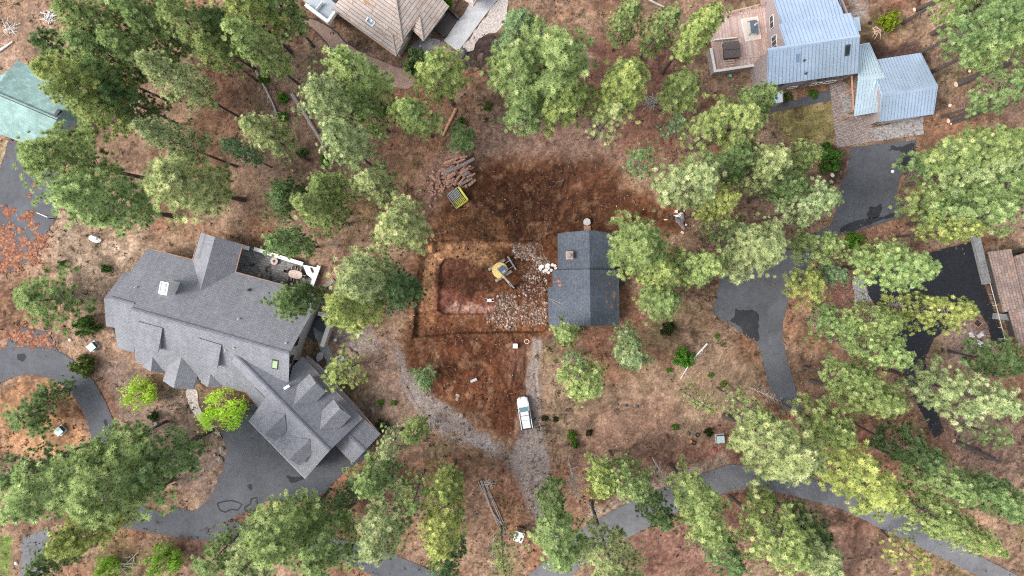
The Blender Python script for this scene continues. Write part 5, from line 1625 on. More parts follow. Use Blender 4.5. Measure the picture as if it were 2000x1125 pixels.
def place_tree(px, py, h, Rm, tint, sparse, where):
    if h >= 13: Rm *= .92
    b0 = G(px, py, h)
    x, y = b0.x, b0.y
    if sparse and h > 10: fam = 'P'
    elif h >= 26.5: fam = 'L'
    elif h >= 16.5: fam = 'M'
    elif h >= 6.5: fam = 'S'
    else: fam = 'T'
    ks = [k for k in VAR if k[0] == fam]
    k = ks[rt.randrange(len(ks))]
    H, R0, tm, bm, cm = VAR[k]
    size = 'tall' if h >= 26 else ('medium height' if h >= 16 else 'young')
    t = thing("pine_tree", f"{size} {TNAME[tint]} pine {where}", "tree", (x, y, float(ground_h([x], [y])[0]) - .05), rt.uniform(0, 2 * PI), "pine trees")
    sxy = Rm / R0
    t.rotation_euler = (rt.uniform(-.035, .035), rt.uniform(-.035, .035), t.rotation_euler[2])
    t.scale = (sxy, sxy, h / H)
    for nm, me in (("trunk", tm), ("crown", cm)):
        o = link(nm, me, t)
        if nm == "crown":
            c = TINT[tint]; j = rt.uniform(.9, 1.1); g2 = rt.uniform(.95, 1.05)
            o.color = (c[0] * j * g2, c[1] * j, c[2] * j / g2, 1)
    return t
for tr in TREES: place_tree(*tr)

# leafy (not needled) trees and shrubs
def leaf_cloud(n, seed, prof, size, mat, up=.5):
    r = np.random.RandomState(seed)
    P = []
    nc = max(4, n // 40)
    cs = []
    while len(cs) < nc:
        q = r.uniform(-1, 1, 3); q[2] = r.uniform(0, 1)
        if q[0] ** 2 + q[1] ** 2 < prof(q[2]) ** 2: cs.append(q)
    cs = np.array(cs)
    P = cs[r.randint(0, nc, n)] + r.normal(0, .12, (n, 3))
    return P, r
def leaf_mesh(name, n, seed, R, H, z0, size, mat, prof):
    P, r = leaf_cloud(n, seed, prof, size, mat)
    P = P * np.array([R, R, H - z0]) + np.array([0, 0, z0])
    d = r.normal(0, 1, (n, 3)); d[:, 2] = np.abs(d[:, 2]) + .3; d /= np.linalg.norm(d, axis=1)[:, None]
    u = np.cross(d, r.normal(0, 1, (n, 3))); u /= np.linalg.norm(u, axis=1)[:, None]
    w = np.cross(d, u)
    s = (size * r.uniform(.6, 1.3, n))[:, None]
    V = np.stack([P - u * s, P - w * s * .5, P + u * s, P + w * s * .5], 1).reshape(-1, 3)
    F = np.arange(len(V)).reshape(-1, 4)
    cl = np.clip(.45 + r.normal(0, .22, n), 0, 1)
    return npmesh(name, V, F, mat, {"rnd": np.repeat(cl, 4)})
round_p = lambda z: math.sqrt(max(0, 1 - (z * 2 - 1) ** 2 * .9))
SH = [leaf_mesh("shrub_leaves", 900, 601, 1, 1, .02, .14, M['shrub'], lambda z: math.sqrt(max(0, 1 - z * z))),
      leaf_mesh("shrub_leaves", 900, 602, 1, 1, .02, .15, M['shrub'], lambda z: math.sqrt(max(0, 1 - z * z)) * .95)]
BT = [leaf_mesh("birch_leaves", 1900, 610, 1, 1, .15, .062, M['leaves'], round_p), leaf_mesh("birch_leaves", 1500, 611, 1, 1, .15, .075, M['leaves'], round_p)]
def stems_mesh(seed, n=9, lean=.9):
    rg = random.Random(seed); mb = MB()
    for i in range(n):
        a = rg.uniform(0, 2 * PI); L = rg.uniform(.55, .95)
        mb.tube([(0, 0, -.02), (math.cos(a) * .25 * lean, math.sin(a) * .25 * lean, .4 * L), (math.cos(a) * .7 * lean * L, math.sin(a) * .7 * lean * L, .9 * L)], [.03, .02, .006], 4, False)
    m = bpy.data.meshes.new("stems"); m.from_pydata(mb.v, [], mb.f); m.materials.append(M['bark']); return m
ST = stems_mesh(3)
def place_leafy(name, label, cat, px, py, R, H, mesh, col, group=None, stems=True):
    p = G(px, py, H * .6)
    t = thing(name, label, cat, (p.x, p.y, 0), rt.uniform(0, 6), group)
    t.scale = (R, R, H)
    o = link("stem" if name == "shrub" else "trunk", ST, t)
    o = link("leaves" if name == "shrub" else "crown", mesh, t); o.color = col + (1,)
    return t
place_leafy("maple_tree", "small bright yellow green tree on the bare yard left of the grey house", "tree", 270, 767, 2.6, 5.5, BT[1], (1, 1, 1))
place_leafy("birch_tree", "bright lime green birch overhanging the grey house's entry path", "tree", 436, 803, 3.5, 7.5, BT[0], (1.3, 1.32, 1.1))
place_leafy("birch_tree", "bright green leafy tree at the bottom edge beside the left lawn", "tree", 318, 1098, 2.8, 6, BT[1], (.5, .62, .6))
place_leafy("shrub", "bright green leafy bush at the bottom edge left of the small lawn", "shrub", 205, 1112, 2.2, 3.2, BT[1], (.5, .62, .6), "bushes")
SHR = [(811, 120, 2.3, 4.5, (1.25, 1.3, 1.3), "round grey green juniper beside the shake roof's lower corner"),
 (968, 125, 1.1, 2.4, (2.6, 2.1, .6), "yellow green shrub left of the giant top centre pine"),
 (1742, 37, 1.5, 4.0, (2.3, 2.5, .5), "lime yellow shrub right of the metal roofed house"),
 (1628, 312, 2.0, 2.6, (1.0, 1.7, .7), "bright green shrub in the dark bed by the upper driveway"),
 (1615, 287, .9, 1.6, (.8, 1.5, .6), "smaller shrub at the top of the dark bed by the upper driveway"),
 (1306, 643, 1.2, 2.4, (.5, .6, .45), "small dark conifer bush right of the dark blue roofed house"),
 (1336, 700, 1.8, 1.8, (1.0, 2.1, .6), "bright green round bush beside the forked grey deadwood"),
 (1307, 724, .5, .7, (1.2, 2.2, .7), "tiny green bush left of the forked deadwood"),
 (1388, 733, .5, .6, (1.3, 2.0, .6), "tiny green bush right of the forked deadwood"),
 (1414, 750, .5, .8, (1.4, 2.3, .6), "tiny lime bush near the middle driveway's curve"),
 (1400, 657, .5, .6, (1.4, 2.2, .6), "tiny lime bush below the parking pad's corner"),
 (163, 638, 1.9, 3.2, (.9, 1.35, .8), "rounded little pine bush above the left transformer box"),
 (157, 717, 2.0, 3.0, (1.1, 1.25, .7), "sparse green bush overhanging the curved driveway"),
 (118, 517, .7, 1.4, (.9, 1.5, 1.1), "small blue green bush above the broad left pine"),
 (203, 525, .8, 1.8, (1.0, 1.6, 1.0), "small bush between left driveway and grey house"),
 (552, 190, .9, 1.2, (.9, 1.9, .5), "green bush left of the long fallen weathered trunk"),
 (552, 228, .9, 1.2, (.9, 1.9, .5), "green bush at the lower end of the short deadwood"),
 (635, 312, 1.1, 1.3, (.8, 1.8, .5), "green bush at the lower end of the long weathered trunk"),
 (515, 152, 1.0, 1.2, (.9, 1.6, .5), "green bush left of the short deadwood"),
 (588, 298, .9, 1.1, (.8, 1.5, .5), "green bush below the slender pale pine"),
 (900, 235, .7, 1.2, (.9, 1.8, .6), "green bush by the lower end of the orange log"),
 (953, 207, .8, .8, (1.0, 1.4, .6), "faint green bush right of the orange log"),
 (743, 787, .6, .7, (1.3, 2.2, .6), "tiny lime bush between grey house and gravel drive"),
 (768, 788, .5, .6, (1.3, 2.2, .6), "tiny lime bush left of the gravel bend pine"),
 (297, 815, .9, 1.3, (.5, .7, .4), "dark little bush on the bare yard"),
 (1117, 852, .9, 1.5, (1.2, 1.9, .6), "green bush left of the lying trunk pair"),
 (1123, 870, .7, 1.5, (1.0, 1.6, .6), "lower green bush left of the lying trunk pair"),
 (1320, 835, .6, .8, (1.0, 1.7, .6), "tiny green bush right of the black burnt spots"),
 (1145, 760, 1.0, 1.2, (.8, 1.1, .8), "little bush under the pine right of the gravel drive"),
 (1668, 472, 1.7, 2.5, (1.2, 2.2, .6), "bright green bush under the upper driveway's lower edge"),
 (1590, 183, .9, .8, (.9, 1.5, .7), "low planting along the front wall of the metal roofed house"),
 (1540, 188, .8, .8, (.9, 1.3, .7), "low planting by the porch of the metal roofed house"),
 (870, 5, 1.2, 1.8, (1.0, 2.2, .4), "bright green bush at the top edge beside the shake roof"),
 (705, 850, 1.2, 2, (.8, 1.0, .9), "grey green bush at the carport corner"),
 (745, 835, 1.3, 2.4, (.8, 1.0, .9), "grey green bush at the outer tip of the carport"),
 (1151, 846, .6, .7, (.35, .35, .3), "small blackish bush above the lying trunk pair"),
 (1064, 817, .6, .5, (.45, .42, .35), "dark little bush right of the white truck"),
 (1085, 819, .5, .5, (.45, .42, .35), "second dark little bush right of the white truck"),
 (1385, 845, .8, 1.2, (.4, .45, .35), "dark bush left of the right hand transformer"),
 (850, 620, .6, .5, (.8, .8, .5), None)]
for i, (px, py, R, H, c, lab) in enumerate(SHR):
    if lab: place_leafy("shrub", lab, "shrub", px, py, R, H, SH[i % 2], (c[0] * .78, c[1] * .66, c[2] * .8) if i else c, "bushes")

# bare dead trees and brush
def snag(label, base, tip, h, nbr, L, seed, mat='dead_wood', r0=.14, name="dead_tree"):
    a, b = G(*base), G(*tip, h)
    t = thing(name, label, "dead tree", a, 0, None)
    d = b - a
    mb = MB(); mb.tube([(0, 0, -.2), tuple(d * .5), tuple(d)], [r0, r0 * .7, .03], 7)
    rg = random.Random(seed)
    for i in range(nbr):
        s = rg.uniform(.15, 1); o = d * s; az = rg.uniform(0, 2 * PI); l = L * rg.uniform(.4, 1.1) * (1.2 - .6 * s)
        v = Vector((math.cos(az), math.sin(az), rg.uniform(-.1, .6))) * l
        m = o + v * .5 + Vector((rg.uniform(-.2, .2), rg.uniform(-.2, .2), .1)) * l
        mb.tube([o, m, o + v], [.045, .03, .01], 4, False)
        for k in range(3):
            q = m.lerp(o + v, rg.uniform(0, .8)); w = Vector((rg.uniform(-1, 1), rg.uniform(-1, 1), rg.uniform(-.2, .8))) * l * .35
            mb.tube([q, q + w], [.022, .008], 3, False)
    mb.build("trunk", M[mat], t)
    return t
snag("bare grey dead tree reaching from the verge over the street", (1274, 893), (1318, 965), 9, 34, 1.7, 1)
snag("bare grey dead tree left of the street verge pines", (1112, 905), (1128, 965), 9, 34, 2.4, 2)
snag("bare pale dead tree right of the bottom left yellow green pine", (862, 985), (905, 1010), 6, 40, 2.4, 3)
snag("bare grey dead tree above the left end of the street's kerb", (1150, 985), (1162, 1000), 5, 24, 1.9, 4)
snag("bare dead tree at the gravel bend beside its small pine", (838, 830), (850, 800), 4, 24, 1.8, 5)
snag("bare dead tree at the top of the driveway bend's lower end", (1466, 757), (1520, 782), 9, 26, 1.6, 6)
snag("bare dark dead tree beside the patio end pine", (660, 480), (645, 478), 8, 16, 1.2, 7)
snag("bare grey dead tree left of the black driveway's middle", (1738, 590), (1752, 600), 7, 30, 1.9, 8)
snag("bare dead tree among bottom edge pines beside the privy", (965, 1045), (960, 1115), 9, 20, 1.5, 9)
snag("bare dead tree under the carport end pine", (770, 935), (765, 955), 8, 24, 1.8, 10)

# ------------------------------------------------------------------ lying logs, firewood, stumps, rocks
def gz_(x, y): return float(ground_h([x], [y])[0])
def log(name, label, p, q, r, mat, cat="log", group=None, z=None, r2=None, bark=True, knots=0, seed=1):
    a, b = G(*p), G(*q)
    za, zb = gz_(a.x, a.y), gz_(b.x, b.y)
    zz = z or 0
    t = thing(name, label, cat, ((a.x + b.x) / 2, (a.y + b.y) / 2, max(za, zb) + r * .85 + zz), 0, group)
    rg = random.Random(seed)
    d = Vector((b.x - a.x, b.y - a.y, 0))
    mid = Vector((rg.uniform(-.04, .04), rg.uniform(-.04, .04), 0)) * d.length
    r2 = r2 or r * .85
    mb = MB()
    mb.tube([-d / 2, -d / 6 + mid * .8, d / 6 + mid, d / 2], [r, r * .97, (r + r2) / 2, r2], 9, False)
    mb.build("log_body", M[mat], t)
    mb = MB()
    dn = d.normalized()
    for s, rr in ((-1, r), (1, r2)):
        mb.tube([d / 2 * s - dn * .004 * s, d / 2 * s + dn * .006 * s], [rr * .985, rr * .93], 9)
    mb.build("cut_ends", M['log_end' if bark else 'dead_wood'], t)
    if knots:
        mb = MB()
        for i in range(knots):
            o = d * rg.uniform(-.45, .45); az = rg.uniform(0, 2 * PI)
            v = Vector((math.cos(az), math.sin(az), rg.uniform(0, .7))) * rg.uniform(.4, 1.3)
            mb.tube([o, o + v], [.06, .015], 4)
        mb.build("branch_stubs", M[mat], t)
    return t
PZ = lambda x, y: (830 + x / 9.375, 290 + y / 9.375)
LOGS = [(350, 280, 640, 170, 40), (380, 330, 570, 250, 50), (250, 430, 370, 370, 35), (290, 370, 360, 320, 18), (500, 190, 640, 80, 20), (650, 190, 780, 160, 35),
        (350, 400, 550, 310, 25), (580, 280, 740, 210, 30), (430, 570, 570, 470, 55), (580, 390, 610, 500, 35), (650, 480, 800, 380, 50), (700, 520, 820, 450, 45), (780, 550, 860, 480, 40),
        (530, 670, 620, 540, 65), (410, 690, 480, 590, 45), (420, 730, 560, 560, 40), (640, 400, 800, 310, 25), (620, 640, 740, 550, 25), (730, 620, 930, 470, 22), (650, 690, 880, 570, 35),
        (800, 690, 930, 580, 45), (490, 750, 525, 715, 30), (120, 510, 210, 600, 45), (740, 710, 780, 700, 45), (800, 350, 850, 340, 30), (840, 390, 900, 350, 30),
        (470, 420, 560, 360, 30), (600, 350, 700, 290, 30), (560, 620, 660, 500, 35), (700, 640, 800, 560, 28), (480, 640, 540, 560, 36), (850, 520, 920, 470, 26), (380, 300, 470, 260, 30), (690, 440, 760, 395, 30)]
rl = random.Random(9)
for i, (x0, y0, x1, y1, dpx) in enumerate(LOGS):
    log("cut_log", "red brown cut log in the jumbled pile beside the yellow bin", PZ(x0, y0), PZ(x1, y1), dpx / 9.375 / 11.63 / 2 * 1.4, 'log_red' if rl.random() < .85 else 'log_grey', group="logs of the jumbled pile", z=rl.uniform(.05, 1.5) if i > 2 else .1, seed=i)
for i in range(26):
    a_ = rl.gauss(R_(28), R_(22)); cx_, cy_ = rl.uniform(400, 760), rl.uniform(330, 680); L = rl.uniform(60, 130)
    log("cut_log", "red brown cut log in the jumbled pile beside the yellow bin", PZ(cx_ - L * math.cos(a_), cy_ + L * math.sin(a_)), PZ(cx_ + L * math.cos(a_), cy_ - L * math.sin(a_)), rl.uniform(.15, .26), 'log_red' if rl.random() < .9 else 'log_grey', group="logs of the jumbled pile", z=rl.uniform(0, 1.1), seed=i + 300)
log("long_log", "longest log, grey barked, lying across the jumbled pile", PZ(340, 485), PZ(910, 205), .33, 'log_grey', z=.9, seed=99)
for i, (x, y) in enumerate([(160, 430), (130, 650), (300, 540), (360, 530), (330, 590), (280, 630), (240, 660), (90, 740), (95, 790), (140, 750), (180, 780), (215, 725), (265, 785), (300, 850), (195, 915), (330, 735), (140, 830), (185, 835), (310, 690),
                              (355, 640), (265, 570), (380, 580), (255, 520), (100, 1060), (240, 720), (280, 740), (125, 700), (320, 770), (360, 700), (400, 620)]):
    a = rl.uniform(0, PI); L = rl.uniform(1.6, 3.0) * 1.2
    px, py = PZ(x, y)
    log("firewood_round", "short cut firewood round scattered at the left foot of the log pile", (px - L * math.cos(a), py - L * math.sin(a)), (px + L * math.cos(a), py + L * math.sin(a)), rl.uniform(.15, .24), 'log_red' if i not in (13, 12, 14) else 'log_orange', group="firewood rounds by the log pile", z=rl.uniform(0, .15), seed=i + 200)
log("fallen_trunk", "long thick weathered fallen trunk sloping below the upper left pines", (571, 184), (644, 308), .34, 'log_grey', r2=.2, bark=False, knots=14, seed=5)
log("fallen_trunk", "short bleached fallen trunk with stubs left of the long weathered one", (500, 138), (550, 249), .2, 'dead_wood', r2=.1, bark=False, knots=18, seed=6)
log("fallen_trunk", "orange debarked log lying right of a bright pine near the top centre", (891, 213), (865, 266), .26, 'log_orange', r2=.2, seed=7)
log("fallen_trunk", "forked bleached deadwood beside the bright green round bush", (1381, 671), (1329, 740), .16, 'white_wood', r2=.09, bark=False, knots=6, seed=8)
log("fallen_trunk", "grey fallen trunk at the top edge left of the wood deck", (1267, 0), (1297, 14), .18, 'dead_wood', bark=False, seed=9)
log("fallen_trunk", "bleached driftwood log at the left edge above the green roof", (-5, 103), (26, 82), .22, 'white_wood', r2=.12, bark=False, knots=6, seed=10)
log("fallen_trunk", "thick dark trunk lying between metal roofed garage and right edge, upper one", (1864, 166), (1970, 125), .5, 'bark', r2=.34, knots=4, seed=11)
log("fallen_trunk", "dark trunk lying right of the garage, lower one", (1850, 237), (1966, 202), .42, 'bark', r2=.2, knots=8, seed=12)
log("fallen_trunk", "thinner trunk lying alongside the lower dark trunk", (1856, 242), (1930, 218), .24, 'bark', r2=.14, seed=13)
log("fallen_trunk", "dark trunk lying below the sandy yard at the lower right", (1861, 860), (1950, 902), .42, 'bark', r2=.25, knots=6, seed=14)
log("fallen_trunk", "dark trunk lying across the dirt at the top right", (1784, 20), (1826, 0), .36, 'bark', r2=.3, seed=15)
log("fallen_trunk", "short grey log on the verge left of the bundle of poles", (618, 992), (598, 1002), .22, 'log_grey', seed=16)
for i, (p, q, r) in enumerate([((1127, 843), (1144, 893), .3), ((1176, 829), (1202, 878), .22), ((1319, 885), (1354, 928), .27), ((1133, 990), (1168, 1073), .26), ((1090, 948), (1097, 980), .2), ((1347, 1035), (1374, 1066), .25), ((1472, 996), (1515, 1036), .3), ((1733, 888), (1815, 928), .26), ((1470, 759), (1505, 776), .26), ((1557, 730), (1596, 746), .24), ((1426, 483), (1400, 478), .22), ((1487, 424), (1540, 417), .3), ((1310, 133), (1332, 96), .34), ((725, 305), (757, 334), .34)]):
    pass
for i in range(5):
    k = (i - 2) * 2.6
    log("pole", "thin grey pole in the bundle lying right of the bottom left pines", (941 + k * 1.3 + rl.uniform(-1, 1), 937 + abs(k) * .5), (984 + k * .9, 1034 + rl.uniform(-8, 6)), .1, 'log_grey', "pole", "poles of the lying bundle", z=.05 * (i % 2), r2=.07, bark=False, knots=2, seed=30 + i)
def tangle(name, label, px, py, n, L, mat, seed, thick=.05, cat="branches", flat=.35):
    p = G(px, py); t = thing(name, label, cat, (p.x, p.y, 0))
    rg = random.Random(seed); mb = MB()
    for i in range(n):
        a = rg.uniform(0, 2 * PI); c = Vector((rg.uniform(-1, 1) * L * .5, rg.uniform(-1, 1) * L * .5, rg.uniform(.05, L * flat)))
        v = Vector((math.cos(a), math.sin(a), rg.uniform(-.25, .25))) * L * rg.uniform(.3, .7)
        mb.tube([c - v, c + Vector((0, 0, .1)), c + v], [thick, thick * .8, thick * .3], 5)
    mb.build("sticks", M[mat], t)
    mb = MB(); mb.tube([(-L * .6, -.1, .15), (0, .05, .2), (L * .6, .1, .12)], [thick * 2, thick * 2.2, thick], 6); mb.build("main_branch", M[mat], t)
tangle("root_tangle", "white bleached root tangle at the top left", 99, 33, 26, 1.4, 'white_wood', 1, .07)
tangle("brush_pile", "low pile of grey branches left of a mid green pine at upper right", 1270, 200, 44, 1.6, 'dead_wood', 2, .06)
tangle("branch_heap", "white dead branches right of the driftwood log at the left edge", 22, 58, 16, 1.8, 'white_wood', 3, .05)
tangle("branch_heap", "pale broken sticks beside the lime yellow shrub", 1712, 62, 14, 1.2, 'log_end', 4, .05)
tangle("branch_heap", "dead sticks fanned beside the small lawn at the bottom left", 250, 1100, 12, 2.6, 'dead_wood', 5, .06, flat=.12)
tangle("branch_heap", "loose grey sticks at the top of the bundle of poles", 955, 945, 14, 1.2, 'dead_wood', 6, .04, flat=.15)
tangle("branch_heap", "grey brush under the pine at the right edge of the dug ground", 1205, 800, 6, .7, 'bark', 7, .03, flat=.1)
ROCKS = [(904, 104, .85, 'rock_dark', "large dark boulder at the foot of the concrete pad"), (666, 685, .7, 'rock_tan', "tan boulder left of the grey stone slab"), (681, 684, .65, 'rock_tan', "tan boulder above the grey stone slab"),
         (690, 693, .7, 'rock_tan', "tan boulder right of the grey stone slab"), (674, 692, .45, 'rock_dark', "small dark boulder touching the grey stone slab"), (894, 772, .4, 'rock_tan', "tan rock on the dark red soil's left margin"), (893, 779, .35, 'rock_tan', "tan rock just under another on the red soil's margin"),
         (901, 812, .45, 'rock_tan', "tan rock beside the gravel bend"), (434, 877, .5, 'rock', "pale rock at the garage apron's kerb"), (431, 897, .55, 'rock', "larger pale rock at the garage apron's kerb"), (420, 888, .3, 'rock', "small rock left of the apron kerb rocks"),
         (307, 829, .5, 'rock', "grey rock on the bare yard under the bright tree"), (241, 828, .4, 'rock_tan', "tan rock right of the curved driveway"), (266, 850, .45, 'rock', "grey rock above the huge left pine"), (137, 664, .3, 'rock_white', "small white rock left of the left transformer"),
         (32, 1100, .35, 'rock_white', "pale rock at the left edge of the bottom lawn"), (97, 1044, .35, 'rock_white', "pale rock on the bottom left lane"), (1743, 335, .3, 'rock_white', "white rock near the upper driveway") , (1625, 342, .4, 'rock_white', "white rock in the dark shrub bed"),
         (1855, 206, .3, 'log_end', "tan stump face between the two dark lying trunks"), (1236, 446, .4, 'log_orange', "orange stump at the upper right of the dark blue roof"), (1205, 790, .3, 'rock_dark', "black burnt stone left of the burnt spots"),
         (1222, 792, .35, 'rock_dark', "black burnt stone in the middle of the open ground"), (1243, 794, .35, 'rock_dark', "black burnt stone right of another on the open ground"), (1345, 847, .35, 'rock_dark', "dark stone left of the transformer's bush"), (930, 1005, .3, 'rock_dark', "dark stone left of the bundle of poles"),
         (700, 655, .35, 'rock_white', "white rock under the large pine left of the pit"), (655, 664, .3, 'rock_white', "white rock by the courtyard wall's end"), (1030, 662, .0, 'rock', None)]
for i, (px, py, r, mt, lab) in enumerate(ROCKS):
    if not lab: continue
    p = G(px, py); mb = MB(); rr = random.Random(i + 3)
    mb.blob((0, 0, r * .3), (r, r * rr.uniform(.7, .95), r * .62), rr.uniform(0, 3), .13, rr, 11, 8)
    o = mb.build("rock", M[mt], None, smooth=False); o.location = (p.x, p.y, gz_(p.x, p.y)); tagp(o, lab, "rock", "rocks")
for i, (px, py, s, lab) in enumerate([(625, 696, (1.0, 1.5), "pale flat stone slab inside the curved walk"), (663, 701, (1.7, .95), "grey flat stone slab right of the curved walk"), (642, 554, (2.2, .8), "grey weathered plank bench pad right of the patio")]):
    p = G(px, py); rr = random.Random(i); n = 11
    pts = [(s[0] / 2 * 1.1 * math.cos(2 * PI * k / n) * rr.uniform(.85, 1.1), s[1] / 2 * 1.1 * math.sin(2 * PI * k / n) * rr.uniform(.85, 1.1)) for k in range(n)] if i < 2 else [(-1.1, -.35), (1.1, -.35), (1.1, .35), (-1.1, .35)]
    mb = MB(); mb.prism(pts, -.1, .16); o = mb.build("stone_slab", M['concrete' if i < 2 else 'log_grey'], None); o.location = (p.x, p.y, .05); o.rotation_euler = (0, 0, (-.5, .3, .6)[i]); tagp(o, lab, "slab")
# broken concrete slabs by the dark blue roofed house
rr = random.Random(4)
for i, (px, py, s) in enumerate([(1058, 521, .62), (1069, 519, .55), (1070, 524, .5), (1079, 517, .4), (1084, 519, .4), (1066, 528, .45), (1077, 528, .4), (1062, 530, .35), (1086, 524, .35), (1072, 532, .32), (1056, 527, .3)]):
    p = G(px, py); n = 6
    mb = MB(); mb.prism([(s * rr.uniform(.6, 1.1) * math.cos(2 * PI * k / n), s * .75 * rr.uniform(.7, 1.1) * math.sin(2 * PI * k / n)) for k in range(n)], -.08, .08)
    o = mb.build("concrete_chunk", M['rock_white'], None); o.location = (p.x, p.y, gz_(p.x, p.y) + .25); o.rotation_euler = (rr.uniform(-.3, .3), rr.uniform(-.3, .3), rr.uniform(0, 3))
    tagp(o, "white broken concrete chunk heaped at the left wall of the dark blue roofed house", "concrete chunk", "broken concrete chunks")

# ------------------------------------------------------------------ machines and vehicles
# mini excavator: undercarriage axis 32 degrees, superstructure turned towards the boom
e = G(977, 528); ez = gz_(e.x, e.y)
EX = thing("excavator", "small yellow excavator with blade and folded boom on the dug ground", "excavator", (e.x, e.y, ez + .02), R_(32))
EX.scale = (1.1, 1.1, 1.1)
for s in (-1, 1):
    mb = MB()
    prof = [(-1.5, .3), (-1.38, .08), (-1.2, 0), (1.2, 0), (1.38, .08), (1.5, .3), (1.38, .54), (1.2, .62), (-1.2, .62), (-1.38, .54)]
    n = len(prof)
    vs = [(x, s * 1.0 - .22, z) for x, z in prof] + [(x, s * 1.0 + .22, z) for x, z in prof]
    mb.add(vs, [tuple(range(n)), tuple(range(2 * n - 1, n - 1, -1))] + [(i, n + i, n + (i + 1) % n, (i + 1) % n) for i in range(n)])
    tr = mb.build("track", M['steel_mud'], EX)
    mb = MB()
    for k in range(15): mb.box((-1.2 + k * .171, s * 1.0, .635), (.07, .46, .05))
    mb.build("grousers", M['steel_mud'], tr)
mb = MB(); mb.box((0, 0, .5), (1.5, 1.6, .34), bev=.05); mb.cyl((0, 0, .65), .55, .22, 20); mb.build("undercarriage", M['steel_dark'], EX)
mb = MB(); mb.box((2.12, 0, .42), (.1, 2.4, .62)); mb.box((2.06, 0, .15), (.2, 2.4, .08)); mb.box((2.1, 0, .74), (.16, 2.4, .06)); mb.build("blade", M['steel_grey'], EX)
for s in (-.5, .5):
    mb = MB(); mb.box((1.35, s, .5), (1.5, .14, .16)); mb.build("blade_arm", M['steel_grey'], EX)
mb = MB(); mb.tube([(.7, 0, .7), (1.95, 0, .55)], .08, 8); mb.build("blade_ram", M['steel_dark'], EX)
ta = R_(-47 - 32)
def rot(x, y): return (x * math.cos(ta) - y * math.sin(ta), x * math.sin(ta) + y * math.cos(ta))
hx, hy = -.35, .0
def body(r0, z0, z1, flat, rr_=.0, n=28):
    pts = []
    for i in range(n):
        a = 2 * PI * i / n
        x, y = r0 * math.cos(a), r0 * math.sin(a)
        if x > flat: x = flat
        pts.append((x, y))
    return pts
mb = MB()
ra = body(1.22, 0, 0, .85); rb_ = body(1.12, 0, 0, .78)
def ring3(pts, z): return [rot(x, y) + (z,) for x, y in pts]
n = len(ra)
vs = ring3(ra, .88) + ring3(ra, 1.5) + ring3(rb_, 1.66)
mb.add(vs, [tuple(range(n - 1, -1, -1)), tuple(range(2 * n, 3 * n))] + [(i, (i + 1) % n, n + (i + 1) % n, n + i) for i in range(n)] + [(n + i, n + (i + 1) % n, 2 * n + (i + 1) % n, 2 * n + i) for i in range(n)])
hse = mb.build("engine_housing", M['yellow'], EX, smooth=False)
mb = MB(); q = rot(-.75, -.25); mb.box((q[0], q[1], 1.7), (.5, .5, .1), ta, bev=.03); mb.build("hatch", M['yellow'], hse)
q = rot(.22, .32)
mb = MB(); mb.box((q[0], q[1], 2.05), (1.1, .95, 1.1), ta, bev=.08, taper=.95); cabo = mb.build("cab", M['steel_dark'], EX)
mb = MB(); mb.box((q[0], q[1], 2.63), (1.18, 1.02, .09), ta, bev=.04); mb.build("cab_roof", M['cab_blue'], cabo)
q2 = rot(.52, .28); mb = MB(); mb.box((q2[0], q2[1], 2.69), (.3, .55, .03), ta); mb.build("roof_hatch", M['steel_grey'], cabo)
for sy in (-.5, .5):
    q2 = rot(.22, .32 + sy * .98); mb = MB(); mb.box((q2[0], q2[1], 2.15), (.75, .03, .65), ta); mb.build("cab_window", M['windscreen'], cabo)
q2 = rot(.79, .32); mb = MB(); mb.box((q2[0], q2[1], 2.15), (.03, .75, .8), ta); mb.build("windscreen", M['windscreen'], cabo)
def bt(pts, w, mat, name, par=None):
    mb = MB()
    for a, b in zip(pts[:-1], pts[1:]):
        A = Vector(rot(a[0], a[1]) + (a[2],)); B = Vector(rot(b[0], b[1]) + (b[2],))
        d = (B - A); s = Vector((-math.sin(ta), math.cos(ta), 0)) * w / 2; u = d.normalized().cross(s.normalized()) * w * .7
        mb.add([A - s - u, A + s - u, A + s + u, A - s + u, B - s - u, B + s - u, B + s + u, B - s + u], [(3, 2, 1, 0), (4, 5, 6, 7), (0, 1, 5, 4), (1, 2, 6, 5), (2, 3, 7, 6), (3, 0, 4, 7)])
    return mb.build(name, M[mat], par or EX)
bt([(.8, -.35, 1.0), (1.25, -.3, 1.05)], .34, 'yellow', "swing_bracket")
bm_ = bt([(1.2, -.3, 1.1), (1.9, -.3, 2.1), (2.75, -.3, 2.5)], .27, 'canvas', "boom")
bt([(1.25, -.3, .95), (1.9, -.3, 1.8)], .11, 'steel_dark', "boom_ram", bm_)
st_ = bt([(2.65, -.3, 2.6), (3.25, -.3, 1.1), (3.3, -.3, .75)], .24, 'white_paint', "stick")
bt([(2.3, -.3, 2.55), (2.85, -.3, 2.65)], .1, 'steel_dark', "stick_ram", bm_)
bk = MB()
for s in (-.28, .28):
    A = [rot(x, -.3 + s) + (z,) for x, z in ((3.15, .75), (3.6, .65), (3.62, .2), (3.3, .05), (3.02, .3))]
    bk.add(A, [tuple(range(5))])
P5 = [[rot(x, -.3 + s) + (z,) for x, z in ((3.6, .65), (3.62, .2), (3.3, .05), (3.02, .3), (3.15, .75))] for s in (-.28, .28)]
for i in range(4): bk.add([P5[0][i], P5[0][i + 1], P5[1][i + 1], P5[1][i]], [(0, 1, 2, 3)])
bk.build("bucket", M['steel_dark'], EX)

